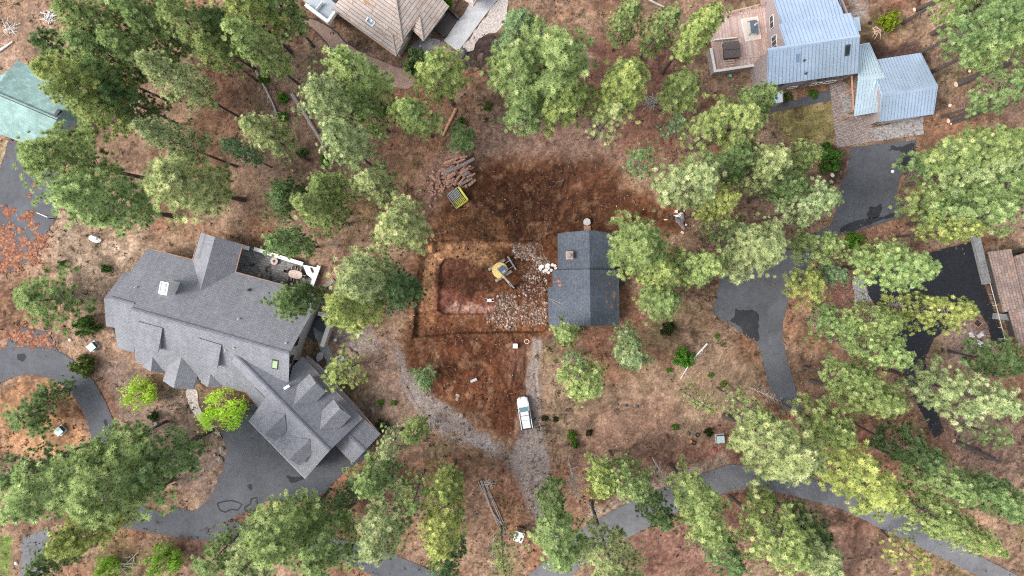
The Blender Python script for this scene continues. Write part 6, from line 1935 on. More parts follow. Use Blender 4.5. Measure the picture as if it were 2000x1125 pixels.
# white truck with a white canopy
p = G(1024.5, 805); TK = thing("pickup_truck", "white pickup truck with covered bed on the gravel drive", "truck", (p.x, p.y, .04), R_(9.5))
def loft(rings, mat, name, par, smooth=False, close=True):
    mb = MB(); n = len(rings[0]); vs = sum([list(r) for r in rings], [])
    fs = []
    for i in range(len(rings) - 1):
        for k in range(n):
            k2 = (k + 1) % n; fs.append((i * n + k, i * n + k2, (i + 1) * n + k2, (i + 1) * n + k))
    if close: fs += [tuple(range(n - 1, -1, -1)), tuple((len(rings) - 1) * n + k for k in range(n))]
    mb.add(vs, fs); return mb.build(name, M[mat], par, smooth=smooth)
def outline(yf, yr, w, nose, tail):
    """plan outline, front at +y"""
    h = w / 2
    return [(-h + nose, yf), (-h * .45, yf + .1), (h * .45, yf + .1), (h - nose, yf), (h - nose * .3, yf - nose * 1.0), (h, yf - nose * 2.2), (h, 0), (h, yr + tail), (h - tail, yr), (-h + tail, yr), (-h, yr + tail), (-h, 0), (-h, yf - nose * 2.2), (-h + nose * .3, yf - nose * 1.0)]
def at(o, z): return [(x, y, z) for x, y in o][::-1]
loft([at(outline(2.62, -2.6, 1.86, .36, .1), .42), at(outline(2.72, -2.68, 1.98, .36, .1), .7), at(outline(2.68, -2.66, 1.98, .38, .1), .98), at(outline(2.5, -2.6, 1.84, .40, .12), 1.12)], 'car_white', "body", TK)
mb = MB()                                   # bonnet, slightly crowned
mb.add([(-.74, 2.36, 1.125), (.74, 2.36, 1.125), (.8, 1.12, 1.20), (-.8, 1.12, 1.20), (0, 2.46, 1.16), (0, 1.12, 1.25)], [(0, 4, 5, 3), (4, 1, 2, 5)]); mb.build("bonnet", M['car_white'], TK)
rings = []
def gh(y0, y1, w): return [(-w, y0), (w, y0), (w, y1), (-w, y1)]
loft([[(x, y, 1.12) for x, y in gh(-1.1, 1.15, .86)], [(x, y, 1.62) for x, y in gh(-1.02, .5, .70)]], 'glass', "side_glass", TK)
mb = MB(); mb.box((0, -1.85, 1.12), (1.7, 1.5, .05)); mb.build("bed_liner", M['steel_dark'], TK)
mb = MB(); mb.add([(-.80, 1.17, 1.15), (.80, 1.17, 1.15), (.64, .42, 1.70), (-.64, .42, 1.70)], [(0, 1, 2, 3)]); mb.build("windscreen", M['windscreen'], TK)
for y0, y1, nm in ((-.22, .45, "cab_roof"), (-1.02, -.25, "roof_panel"), (-2.5, -1.05, "bed_cover")):
    mb = MB(); mb.box((0, (y0 + y1) / 2, 1.68 if y0 > -2 else 1.24), (1.34 if y0 > -2 else 1.30, y1 - y0 - .06, .10), bev=.04); mb.build(nm, M['car_white'], TK)
for s in (-1, 1):
    mb = MB(); mb.tube([(s * .86, 1.1, 1.13), (s * .69, .45, 1.64)], .05, 6); mb.build("pillar", M['car_white'], TK)
    mb = MB(); mb.box((s * .92, -1.0, 1.13), (.13, 3.2, .09), bev=.03); mb.build("bed_rail", M['car_white'], TK)
    mb = MB(); mb.box((s * 1.08, .85, 1.2), (.2, .16, .2), bev=.04); mb.build("mirror", M['steel_dark'], TK)
    mb = MB(); mb.box((s * .7, 2.52, .9), (.36, .2, .18), -s * .35, bev=.03); mb.build("headlight", M['light_lens'], TK)
    mb = MB(); mb.box((s * .88, -2.66, .95), (.16, .06, .34)); mb.build("tail_light", M['red_lens'], TK)
    for y in (1.72, -1.65):
        mb = MB(); mb.tube([(s * .74, y, .37), (s * .99, y, .37)], .37, 18); w = mb.build("wheel", M['rubber'], TK)
        mb = MB(); mb.tube([(s * .985, y, .37), (s * 1.0, y, .37)], .22, 14); mb.build("rim", M['steel_grey'], w)
mb = MB(); mb.box((.0, -2.72, .55), (1.75, .22, .22), bev=.04); mb.build("rear_bumper", M['steel_dark'], TK)
mb = MB(); mb.box((-.05, -2.62, .98), (1.5, .1, .55)); mb.build("tailgate", M['steel_dark'], TK)
mb = MB(); mb.box((0, 2.72, .52), (1.5, .2, .22), bev=.05); mb.build("front_bumper", M['steel_dark'], TK)
mb = MB(); mb.box((0, 2.76, .8), (.95, .06, .24)); mb.build("grille", M['steel_dark'], TK)
for s in (-.3,):
    mb = MB(); mb.tube([(s - .12, 2.62, 1.13), (s, 2.85, 1.05), (s + .02, 2.45, 1.17)], .035, 5); mb.build("winch_bracket", M['steel_grey'], TK)

# yellow bin with grey slats
p = G(894, 387); b = thing("screening_bin", "yellow framed open bin with grey slats at the log pile", "bin", (p.x, p.y, gz_(p.x, p.y) + .03), R_(35))
L_, W_, H_ = 2.75, 2.35, 1.1
mb = MB(); mb.box((0, 0, .2), (W_ - .1, L_ - .1, .12)); mb.build("floor", M['box_dark'], b)
for (x, y, sx, sy, m_, h_) in ((0, -L_ / 2, W_, .12, 'yellow_lime', H_), (0, L_ / 2, W_, .1, 'steel_grey', H_ * .9), (W_ / 2, 0, .34, L_ - .14, 'yellow_lime', H_ + .02), (-W_ / 2, 0, .1, L_ - .14, 'steel_grey', H_ + .01)):
    mb = MB(); mb.box((x, y, h_ / 2), (sx, sy, h_), bev=.02); mb.build("side_panel", M[m_], b)
for k in range(8):
    mb = MB(); mb.box((-.9 + k * .235, .58, .92), (.13, 1.5, .06)); mb.build("slat", M['steel_grey'], b)
mb = MB()
for k in range(7): mb.box((-.95 + k * .3, -.78, .8), (.05, 1.1, .04))
for k in range(5): mb.box((-.1, -1.2 + k * .22, .85), (1.9, .04, .04))
mb.build("mesh_grid", M['yellow_lime'], b)
mb = MB(); mb.box((-.1, -.76, .7), (2.0, 1.15, .05)); mb.build("screen_floor", plain("olive_screen", (.17, .17, .06), .9, .3, 6), b)

# small plate roller on the pad
p = G(955, 587); b = thing("roller", "small white walk behind roller on the red clay pad", "roller", (p.x, p.y, gz_(p.x, p.y)), R_(2))
for x in (-.42, .12):
    mb = MB(); mb.tube([(x, -.33, .2), (x, .33, .2)], .2, 16); mb.build("drum", M['steel_grey'], b)
mb = MB(); mb.box((.12, 0, .5), (.62, .5, .32), bev=.08); mb.build("engine_cover", M['white_paint'], b)
mb = MB(); mb.box((-.15, 0, .36), (1.1, .42, .1)); mb.build("frame", M['steel_dark'], b)
for s in (-.2, .2):
    mb = MB(); mb.tube([(.35, s, .5), (.85, s * 1.2, .85)], .04, 6); mb.build("handle", M['white_paint'], b)
mb = MB(); mb.box((-.3, 0, .46), (.12, .5, .1)); mb.build("scraper", M['white_paint'], b)

# white lidded red box, pipe, wooden ring, privy
p = G(1006.5, 675); b = thing("cooler_box", "small red box with square white lid on the dark red soil", "box", (p.x, p.y, gz_(p.x, p.y)), 0)
mb = MB(); mb.box((.06, .05, .28), (.72, .72, .56), bev=.03); mb.build("box_body", M['red'], b)
mb = MB(); mb.box((0, 0, .6), (.78, .78, .09), bev=.03); mb.build("lid", M['white_paint'], b)
p = G(925, 742); b = thing("culvert_pipe", "short grey pipe with dark mouth lying on the dark red soil", "pipe", (p.x, p.y, gz_(p.x, p.y) + .25), R_(24))
mb = MB(); mb.tube([(-.62, 0, 0), (.62, 0, 0)], .26, 16, False); mb.tube([(.62, 0, 0), (-.62, 0, 0)], .235, 16, False); mb.build("pipe_body", M['concrete'], b)
mb = MB(); mb.tube([(-.66, 0, 0), (-.55, 0, 0)], .31, 16, False); mb.tube([(-.55, 0, 0), (-.66, 0, 0)], .26, 16, False); mb.build("collar", M['steel_dark'], b)
p = G(1029, 667); b = thing("wooden_ring", "pale round wooden cable hoop beside the gravel drive's top", "hoop", (p.x, p.y, gz_(p.x, p.y) + .04), 0)
mb = MB(); n = 12; mb.tube([(.38 * math.cos(2 * PI * i / n), .36 * math.sin(2 * PI * i / n), .03) for i in range(n + 1)], .05, 6, False); mb.build("hoop", M['log_end'], b)
p = G(1013.5, 1038); b = thing("privy", "upright plywood privy with flat white roof at the bottom centre", "shed", (p.x, p.y, 0), R_(-19))
mb = MB(); mb.box((0, 0, 1.2), (1.35, 1.5, 2.4)); mb.build("wall", M['wood_raw'], b)
mb = MB(); mb.box((0, 0, 2.45), (1.5, 1.65, .1), bev=.02); mb.build("roof", M['white_paint'], b)
mb = MB(); mb.box((0, .77, 1.05), (.75, .05, 1.9)); dr = mb.build("door", M['wood_beam'], b)
mb = MB(); mb.box((.28, .81, 1.05), (.05, .06, .16)); mb.build("handle", M['steel_dark'], dr)
# transformers
for px, py, rz, lab in ((178, 678, .72, "pale green topped transformer box on needles left of the grey house"), (114, 843, .75, "green topped transformer box on the driveway island"), (1408, 858.5, .1, "pale green topped transformer box on the open ground by the street")):
    p = G(px, py, .8); b = thing("transformer_box", lab, "utility box", (p.x, p.y, 0), rz, "transformer boxes")
    mb = MB(); mb.box((.04, .06, .36), (1.15, 1.05, .84), bev=.04); mb.build("cabinet", M['box_dark'], b)
    mb = MB(); mb.box((0, 0, .82), (1.25, 1.2, .08), bev=.04); mb.box((0, 0, .86), (.04, 1.1, .03)); mb.build("lid", M['box_green'], b)
    mb = MB(); mb.box((.04, .06, .02), (1.5, 1.45, .12)); mb.build("plinth", M['concrete'], b)
# red bucket, orange tub, hoops
p = G(1395.5, 876); b = thing("bucket", "small red bucket left of the right hand transformer's lower side", "bucket", (p.x, p.y, 0))
mb = MB(); mb.tube([(0, 0, 0), (0, 0, .4)], [.22, .27], 16); mb.build("bucket_body", M['red'], b)
mb = MB(); mb.tube([(.27 * math.cos(a), .05, .4 + .2 * math.sin(a)) for a in np.linspace(0, PI, 8)], .015, 5); mb.build("handle", M['steel_grey'], b)
for px, py, lab in ((1355, 865, "dark old tyre left of the right hand transformer, lower one"), (1362, 849, "dark old tyre left of the right hand transformer, upper one")):
    p = G(px, py); b = thing("tyre", lab, "tyre", (p.x, p.y, .02))
    mb = MB(); mb.tube([(.3 * math.cos(a), .3 * math.sin(a), .1) for a in np.linspace(0, 2 * PI, 17)], .1, 8, False); mb.build("rubber_ring", M['rubber'], b)
p = G(1347, 862); b = thing("crate", "small orange brown crate beside the old tyres", "crate", (p.x, p.y, .02), .4)
mb = MB(); mb.box((0, 0, .04), (.7, .45, .04)); mb.build("base", M['log_orange'], b)
for x, y, sx, sy in ((0, .21, .7, .04), (0, -.21, .7, .04), (.33, 0, .04, .38), (-.33, 0, .04, .38)):
    mb = MB(); mb.box((x, y, .17), (sx, sy, .3)); mb.build("side_board", M['log_orange'], b)
for px, py, lab in ((1129, 642, "left of two black barrels at the lower wall of the dark blue roofed house"), (1137, 643, "right of two black barrels at the lower wall of the dark blue roofed house")):
    p = G(px, py, .8); b = thing("barrel", lab, "barrel", (p.x, p.y, 0))
    mb = MB(); mb.tube([(0, 0, 0), (0, 0, .08), (0, 0, .45), (0, 0, .82), (0, 0, .9)], [.26, .29, .31, .29, .27], 16, False); mb.build("barrel_body", M['rubber'], b)
    mb = MB(); mb.cyl((0, 0, .84), .26, .03, 16); mb.build("lid", M['steel_dark'], b)
    mb = MB(); mb.tube([(.28 * math.cos(a), .28 * math.sin(a), .9) for a in np.linspace(0, 2 * PI, 17)], .025, 6, False); mb.build("rim", M['steel_grey'], b)
p = G(1145.5, 434); b = thing("well_cap", "round pale concrete well cap with brown box above the dark blue roof", "well cap", (p.x, p.y, gz_(p.x, p.y)))
mb = MB(); mb.cyl((0, 0, 0), .55, .7, 22); mb.build("ring", M['concrete'], b)
mb = MB(); mb.cyl((0, 0, .7), .6, .08, 22); mb.build("lid", M['concrete'], b)
mb = MB(); mb.box((.1, -1.0, .25), (1.1, .8, .6), bev=.03); mb.build("pump_box", M['wood_beam'], b)

# tarp and board heap
p = G(1325, 428); b = thing("tarp", "crumpled grey tarp with white sheeting at the right end of the dug ground", "tarp", (p.x, p.y, 0))
rr = random.Random(12)
def crumple(pts, z, seed, mat, name, sub=10, amp=.3):
    q = [G(*t_) for t_ in pts]; c = sum(q, Vector()) / len(q); r2 = random.Random(seed); mb = MB()
    vs = [(c.x - p.x, c.y - p.y, z + amp)]
    m = len(q)
    for k in (.4, .75, 1.0):
        for i in range(m * 2):
            a, d = q[(i // 2) % m], q[(i // 2 + 1) % m]; e_ = a if i % 2 == 0 else a.lerp(d, .5)
            v = c.lerp(e_, k); vs.append((v.x - p.x, v.y - p.y, z + (amp * r2.uniform(0, 1.3) if k < 1 else 0)))
    n2 = m * 2; fs = [(0, 1 + i, 1 + (i + 1) % n2) for i in range(n2)]
    for k in range(2):
        for i in range(n2): fs.append((1 + k * n2 + i, 1 + (k + 1) * n2 + i, 1 + (k + 1) * n2 + (i + 1) % n2, 1 + k * n2 + (i + 1) % n2))
    mb.add(vs, fs); return mb.build(name, M[mat], b)
crumple([(1318, 424), (1325, 422), (1336, 415), (1338, 430), (1334, 440), (1340, 448), (1335, 451), (1327, 440), (1320, 434)], .05, 1, 'tarp_grey', "sheet")
crumple([(1314, 421), (1320, 420), (1330, 414), (1334, 416), (1328, 423), (1322, 424)], .25, 2, 'white_paint', "white_sheeting", amp=.25)
crumple([(1304, 424), (1312, 420), (1318, 424), (1320, 430), (1308, 427)], .03, 3, 'black_plastic', "black_sheeting", amp=.15)
for i, (px, py, sx, sy, lab) in enumerate([(1320.5, 413, .55, .5, "pale board piece above the tarp heap"), (1336, 410, .18, .55, "narrow pale board piece right above the tarp heap"), (1300, 429, .6, .2, "thin pale board left of the tarp heap"), (1332.5, 454, .55, .4, "pale board piece below the tarp heap"), (1339.5, 439, .3, .35, "small pale board piece right of the tarp heap")]):
    q = G(px, py); mb = MB(); mb.box((0, 0, .06), (sx, sy, .09), bev=.015); o = mb.build("board", M['log_end'], None); o.location = (q.x, q.y, gz_(q.x, q.y) + .08); o.rotation_euler = (.1, .05, rr.uniform(-.6, .3)); tagp(o, lab, "board", "pale board pieces")

# basketball hoop on the left driveway
p0 = G(112, 428); b = thing("basketball_hoop", "basketball hoop with white backboard over the left driveway", "basketball hoop", (p0.x, p0.y, 0))
bb = G(87, 420.5, 3.4); d = Vector((bb.x - p0.x, bb.y - p0.y, 0)); ang = math.atan2(d.y, d.x)
def lp(f, s=0, z=0): 
    u = d.normalized(); v = Vector((-u.y, u.x, 0)); return tuple(u * f + v * s) [:2] + (z,)
D = d.length
mb = MB(); mb.tube([(0, 0, -.1), (0, 0, 2.2), lp(.5, 0, 2.7)], [.09, .085, .08], 8); mb.build("pole", M['steel_dark'], b)
for s in (-.35, .35):
    mb = MB(); mb.tube([lp(.4, 0, 2.6), lp(D - .05, s, 3.6)], .035, 6); mb.build("arm", M['steel_dark'], b)
mb = MB(); c = lp(D, 0, 3.45); mb.box((c[0], c[1], c[2]), (.05, 1.8, 1.05), ang); bo = mb.build("backboard", M['flat_grey'], b)
mb = MB()
for s in (-1, 1):
    q = lp(D, s * .92, 3.45); mb.box(q, (.08, .05, 1.15), ang); q = lp(D, 0, 3.45 + s * .55); mb.box(q, (.085, 1.8, .05), ang); q = lp(D + .03, s * .3, 3.3); mb.box(q, (.03, .04, .5), ang)
mb.build("board_frame", M['white_paint'], bo)
mb = MB(); cc_ = Vector(lp(D + .3, 0, 3.05)); mb.tube([cc_ + Vector((.23 * math.cos(a), .23 * math.sin(a), 0)) for a in np.linspace(0, 2 * PI, 17)], .02, 5, False); mb.build("rim", M['orange'], b)

# patio furniture of the grey house
p = G(577, 536, .75); b = thing("dining_table", "oval patio table with mottled pinkish stone top", "table", (p.x, p.y, .066), R_(-10))
mb = MB(); n = 26; mb.prism([(1.15 * math.copysign(abs(math.cos(2 * PI * i / n)) ** .7, math.cos(2 * PI * i / n)), .68 * math.copysign(abs(math.sin(2 * PI * i / n)) ** .7, math.sin(2 * PI * i / n))) for i in range(n)], .68, .75); mb.build("tabletop", M['table_stone'], b)
for sx in (-.7, .7):
    for sy in (-.35, .35):
        mb = MB(); mb.tube([(sx, sy, .68), (sx * 1.05, sy * 1.1, 0)], .04, 6); mb.build("leg", M['wicker'], b)
def chair(label):
    t = thing("patio_chair", label, "chair", (0, 0, 0), 0, "patio chairs at the oval table")
    mb = MB(); mb.box((0, 0, .42), (.56, .56, .08), bev=.03); mb.build("seat", M['wicker'], t)
    mb = MB(); mb.box((0, -.27, .72), (.56, .06, .55), bev=.02); mb.build("backrest", M['wicker'], t)
    for s in (-1, 1):
        mb = MB(); mb.box((s * .29, 0, .62), (.05, .52, .05)); mb.build("armrest", M['log_end'], t)
        for y in (-.24, .24):
            mb = MB(); mb.cyl((s * .25, y, 0), .025, .4, 6); mb.build("leg", M['wicker'], t)
    return t
c0 = chair("dark wicker patio chair at the far upper side of the oval table, left one")
CH = [(574, 523, 170, None), (585, 526, 170, "dark wicker patio chair at the upper side of the oval table, right one"), (559, 530, 260, "dark wicker patio chair at the left end of the oval table"), (594, 541, 80, "pale framed patio chair at the right end of the oval table"), (566, 545, -10, "dark wicker patio chair at the lower side of the oval table, left one"), (577, 549, -10, "dark wicker patio chair at the lower side of the oval table, right one")]
for i, (px, py, rz, lab) in enumerate(CH):
    c = c0 if i == 0 else copy_tree(c0)
    q = G(px, py, .5); c.location = (q.x, q.y, .066); c.rotation_euler = (0, 0, R_(rz))
    if lab: c["label"] = lab
p = G(535.5, 510, .5); b = thing("fire_pit", "round stone fire pit table on the grey pavers", "fire pit", (p.x, p.y, .066))
mb = MB(); mb.cyl((0, 0, 0), .5, .42, 22); mb.build("pedestal", M['rock'], b)
mb = MB(); mb.cyl((0, 0, .42), .62, .07, 26); mb.build("tabletop", M['table_stone'], b)
mb = MB(); mb.cyl((0, 0, .49), .24, .03, 18); mb.build("burner", M['steel_dark'], b)
p = G(506, 538, .5); b = thing("planter_pot", "small round pot at the lower edge of the patio by the eave", "pot", (p.x, p.y, .066))
mb = MB(); mb.tube([(0, 0, 0), (0, 0, .5)], [.26, .38], 18, False); mb.tube([(0, 0, .5), (0, 0, .3)], [.32, .3], 18); mb.build("pot_body", M['rock_tan'], b)
mb = MB(); mb.cyl((0, 0, .34), .29, .05, 16); mb.build("soil", M['mulch'], b)
p = G(630, 634, .8); b = thing("hot_tub", "dark teal covered hot tub inside the courtyard wall", "hot tub", (p.x, p.y, .05), .3)
mb = MB(); mb.cyl((0, 0, 0), 1.25, .8, 8); mb.build("tub_shell", M['siding_dark'], b)
mb = MB(); mb.cyl((0, 0, .8), 1.3, .12, 8); mb.build("cover", M['pond_teal'], b)
p = G(448, 786, .5); b = thing("garden_chair", "small dark chair on the bed under the lime green birch", "chair", (p.x, p.y, 0), .5)
mb = MB(); mb.box((0, 0, .42), (.7, .6, .1), bev=.03); mb.build("seat", M['blue_grey'], b)
mb = MB(); mb.box((0, .3, .7), (.7, .08, .6), bev=.03); mb.build("backrest", M['blue_grey'], b)
for sx in (-.28, .28):
    for sy in (-.22, .22):
        mb = MB(); mb.cyl((sx, sy, 0), .03, .4, 6); mb.build("leg", M['steel_dark'], b)
p = G(384, 748, .5); b = thing("urn", "white rimmed dark urn between the two small entry gables", "urn", (p.x, p.y, 0))
mb = MB(); mb.tube([(0, 0, 0), (0, 0, .3), (0, 0, 3.2)], [.35, .3, .45], 14, False); mb.build("rainwater_chute", M['white_paint'], b)
mb = MB(); mb.cyl((0, 0, 3.0), .38, .05, 14); mb.build("opening", M['rubber'], b)
# white lounge chairs on the sandy yard
def lounge(label):
    t = thing("lounge_chair", label, "chair", (0, 0, 0), 0, "white lounge chairs on the sandy yard")
    t.scale = (.75, .75, .75)
    mb = MB()
    for k in range(5): mb.box((-.24 + k * .12, .0, .32), (.09, .75, .03))
    mb.build("seat", M['white_paint'], t)
    mb = MB()
    for k in range(5):
        x = -.24 + k * .12; mb.add([(x - .045, -.36, .34), (x + .045, -.36, .34), (x + .045, -.75, .95), (x - .045, -.75, .95), (x - .045, -.40, .34), (x + .045, -.40, .34), (x + .045, -.79, .95), (x - .045, -.79, .95)], [(0, 1, 2, 3), (7, 6, 5, 4), (0, 3, 7, 4), (1, 5, 6, 2), (3, 2, 6, 7)])
    mb.build("backrest", M['white_paint'], t)
    for s in (-1, 1):
        mb = MB(); mb.box((s * .36, -.05, .52), (.1, .8, .04)); mb.build("armrest", M['white_paint'], t)
        for y in (-.4, .35):
            mb = MB(); mb.box((s * .34, y, .25), (.06, .06, .5)); mb.build("leg", M['white_paint'], t)
    return t
l0 = lounge("white lounge chair standing apart, leftmost on the sandy yard")
for i, (px, py, rz, lab) in enumerate([(1893.5, 652, 30, None), (1910, 656, 120, "white lounge chair in the middle of the sandy yard group, left one"), (1914.5, 654, 200, "white lounge chair in the middle of the sandy yard group, right one"), (1909, 668, 60, "white lounge chair below the sandy yard group, upper one"), (1914, 672, 10, "white lounge chair lowest on the sandy yard")]):
    c = l0 if i == 0 else copy_tree(l0)
    q = G(px, py); c.location = (q.x, q.y, 0); c.rotation_euler = (0, 0, R_(rz))
    if lab: c["label"] = lab
p = G(1908, 631); b = thing("raised_bed", "small timber framed planting bed at the sandy yard's upper edge", "planting bed", (p.x, p.y, 0), .9)
for x, y, sx, sy in ((0, .6, 1.1, .1), (0, -.6, 1.1, .1), (.5, 0, .1, 1.1), (-.5, 0, .1, 1.1)):
    mb = MB(); mb.box((x, y, .12), (sx, sy, .3)); mb.build("timber", M['wood_beam'], b)
mb = MB(); mb.box((0, 0, .08), (.9, 1.1, .2)); mb.build("soil", M['mulch'], b)
# white snow or fabric heap under the pine by the hoop
p = G(186, 467); b = thing("covered_heap", "white sheeted heap under the pine beside the hoop driveway", "heap", (p.x, p.y, 0))
mb = MB(); mb.blob((0, 0, .25), (.95, .5, .4), -.35, .18, random.Random(3), 12, 7); mb.build("white_sheet", M['white_paint'], b)
mb = MB(); mb.blob((.65, -.22, .12), (.5, .4, .3), 0, .2, random.Random(4), 9, 6); mb.build("loose_corner", M['white_paint'], b)
for px, py, lab in ((810, 957, "pale cut stump under the carport end pines"), (1891, 140, "pale cut stump left of the upper dark lying trunk"), (1904, 134, "second pale cut stump near the upper dark lying trunk")):
    p = G(px, py); b = thing("stump", lab, "stump", (p.x, p.y, 0))
    mb = MB(); mb.tube([(0, 0, -.1), (0, 0, .35)], [.34, .27], 12); mb.build("bark", M['bark'], b); mb = MB(); mb.cyl((0, 0, .35), .255, .02, 12); mb.build("cut_face", M['log_end'], b)
p = G(1699, 45); b = thing("manhole", "dark round drain cover left of the lime yellow shrub", "drain cover", (p.x, p.y, 0))
mb = MB(); mb.cyl((0, 0, -.05), .32, .12, 18); mb.build("ring", M['steel_dark'], b); mb = MB(); mb.cyl((0, 0, .07), .26, .02, 18); mb.build("lid", M['rubber'], b)

# ------------------------------------------------------------------ uncountable litter on the ground (stuff)
rs = np.random.RandomState(21)
def avoid_mask(x, y):
    bad = np.zeros(len(x), bool)
    for o in SC.objects:
        pass
    return bad
PAVED = [W(q) for q in (
 [(18, 272), (66, 298), (125, 350), (108, 428), (30, 530), (-60, 520), (-40, 300)], [(0, 683), (105, 684), (208, 790), (240, 880), (178, 850), (112, 745), (35, 734), (0, 748)],
 [(430, 849), (512, 792), (720, 850), (680, 916), (610, 975), (500, 992), (350, 1044), (300, 1030), (409, 975), (444, 876)], [(1000, 1150), (1066, 1095), (1208, 992), (1423, 907), (1600, 940), (1850, 1050), (2020, 1140), (1802, 1072), (1640, 992), (1461, 951), (1326, 999), (1139, 1100), (1080, 1180)],
 [(1409, 536), (1545, 562), (1530, 670), (1568, 800), (1503, 760), (1480, 672), (1392, 609)], [(1660, 288), (1788, 273), (1748, 390), (1763, 424), (1600, 480), (1546, 562), (1440, 543), (1622, 440)],
 [(1690, 545), (1740, 515), (1904, 470), (1964, 668), (1915, 612), (1806, 700), (1843, 842), (1800, 805), (1712, 600)], [(596, 36), (720, 110), (812, 158), (740, 160), (676, 150), (618, 62)], [(867, 80), (895, 101), (976, -4), (925, -8)],
 [(1500, 213), (1622, 174), (1703, 244), (1707, 276), (1634, 289), (1500, 222)], [(470, 478), (600, 512), (618, 560), (560, 565), (460, 534)],
 [(216, 560), (300, 480), (480, 470), (650, 570), (650, 700), (745, 850), (680, 905), (590, 930), (480, 790), (220, 700)], [(1080, 450), (1205, 450), (1212, 640), (1070, 640)], [(1388, 20), (1500, 0), (1690, 0), (1835, 160), (1825, 230), (1500, 175), (1390, 140)], [(648, 0), (890, 0), (774, 112)])]
def free(x, y):
    bad = np.zeros(len(x), bool)
    for q in PAVED: bad |= poly_sd(x, y, q) < .15
    return ~bad
def dug(x, y): return poly_sd(x, y, DIRT)
def scatter(n, keep): 
    x = rs.uniform(-92, 92, n); y = rs.uniform(-58, 55, n); m = free(x, y)
    x, y = x[m], y[m]; m = keep(x, y); return x[m], y[m]
# low dry scrub
x, y = scatter(16000, lambda x, y: (dug(x, y) > .8) & (fbm(x, y, .12, 91, 4) + rs.uniform(-.14, .14, len(x)) > .49))
n = len(x); z = ground_h(x, y); k = 9
R0 = rs.uniform(.12, .5, n) ** 1.0
cx = np.repeat(x, k) + rs.normal(0, 1, n * k) * np.repeat(R0, k) * .55; cy = np.repeat(y, k) + rs.normal(0, 1, n * k) * np.repeat(R0, k) * .55
czz = np.repeat(z, k) + rs.uniform(.02, .3, n * k) * np.repeat(R0, k) * 1.6
d = rs.normal(0, 1, (n * k, 3)); d[:, 2] = np.abs(d[:, 2]) + .2; d /= np.linalg.norm(d, axis=1)[:, None]
u = np.cross(d, rs.normal(0, 1, (n * k, 3))); u /= np.linalg.norm(u, axis=1)[:, None]; w = np.cross(d, u)
s = (np.repeat(R0, k) * rs.uniform(.25, .6, n * k))[:, None]
P = np.stack([cx, cy, czz], 1)
V = np.stack([P - u * s, P - w * s * .4, P + u * s, P + w * s * .4], 1).reshape(-1, 3)
sc_ = link("dry_scrub", npmesh("dry_scrub", V, np.arange(len(V)).reshape(-1, 4), M['scrub'], {"rnd": np.repeat(np.clip(np.repeat(rs.rand(n), k) * .8 + rs.rand(n * k) * .2, 0, 1), 4)})); sc_["kind"] = "stuff"
# twigs and fallen branches
def sticks(x, y, L, r, name, mat, zoff=.03, tilt=.12):
    n = len(x); z = ground_h(x, y) + zoff
    a = rs.uniform(0, 2 * PI, n)
    d = np.stack([np.cos(a), np.sin(a), rs.normal(0, tilt, n)], 1); s = np.stack([-np.sin(a), np.cos(a), 0 * a], 1); up = np.tile([0, 0, 1.0], (n, 1))
    c = np.stack([x, y, z], 1); L = L[:, None]; r = r[:, None]
    bend = rs.normal(0, .12, (n, 1)) * L
    ring = lambda o, q: [o - s * q, o + up * q * 1.2, o + s * q]
    V = np.stack(ring(c - d * L / 2, r) + ring(c + s * bend, r * .8) + ring(c + d * L / 2, r * .35), 1).reshape(-1, 3)
    base = np.arange(n)[:, None] * 9
    F = np.concatenate([base + np.array([[0, 1, 4, 3]]), base + np.array([[1, 2, 5, 4]]), base + np.array([[3, 4, 7, 6]]), base + np.array([[4, 5, 8, 7]])], 0)
    o = link(name, npmesh(name, V, F, mat, {"rnd": np.repeat(rs.rand(n), 9)})); o["kind"] = "stuff"
x, y = scatter(9000, lambda x, y: dug(x, y) > .3)
sticks(x, y, rs.uniform(.25, 1.1, len(x)) ** 1.3 + .1, rs.uniform(.012, .04, len(x)), "fallen_twigs", M['twig'])
x = rs.uniform(-20, 32, 3600); y = rs.uniform(-30, 24, 3600); m = (dug(x, y) < .2) & free(x, y); x, y = x[m], y[m]
sticks(x, y, rs.uniform(.2, .9, len(x)), rs.uniform(.012, .035, len(x)), "root_bits", M['twig'], .02, .2)
# needles and crumbs blown on to the edges of the asphalt
X, Y, Z = [], [], []
for q, zr in ROADS:
    qx = [p[0] for p in q]; qy = [p[1] for p in q]
    n = int(min(9000, (max(qx) - min(qx)) * (max(qy) - min(qy)) * 14))
    x = rs.uniform(max(min(qx), -95), min(max(qx), 95), n); y = rs.uniform(max(min(qy), -60), min(max(qy), 58), n)
    sd = poly_sd(x, y, q); m = (sd < .15) & (rs.rand(n) < np.exp(sd / .28) + .035 * (fbm(x, y, .4, 3, 3) > .5))
    X.append(x[m]); Y.append(y[m]); Z.append(np.full(m.sum(), zr + .009))
x, y, z = np.concatenate(X), np.concatenate(Y), np.concatenate(Z); n = len(x)
th = rs.uniform(0, 2 * PI, n)[:, None] + np.array([0, 1.3, 2.5, 3.8, 5.1])[None]
rr5 = (.03 + .13 * rs.rand(n) ** 2)[:, None] * rs.uniform(.5, 1.3, (n, 5))
V = np.stack([x[:, None] + rr5 * np.cos(th), y[:, None] + rr5 * np.sin(th), np.repeat(z[:, None], 5, 1) + rs.uniform(0, .012, (n, 1))], 2).reshape(-1, 3)
o = link("road_litter", npmesh("road_litter", V, np.arange(n * 5).reshape(-1, 5), M['twig'], {"rnd": np.repeat(rs.rand(n) * .7, 5)})); o["kind"] = "stuff"
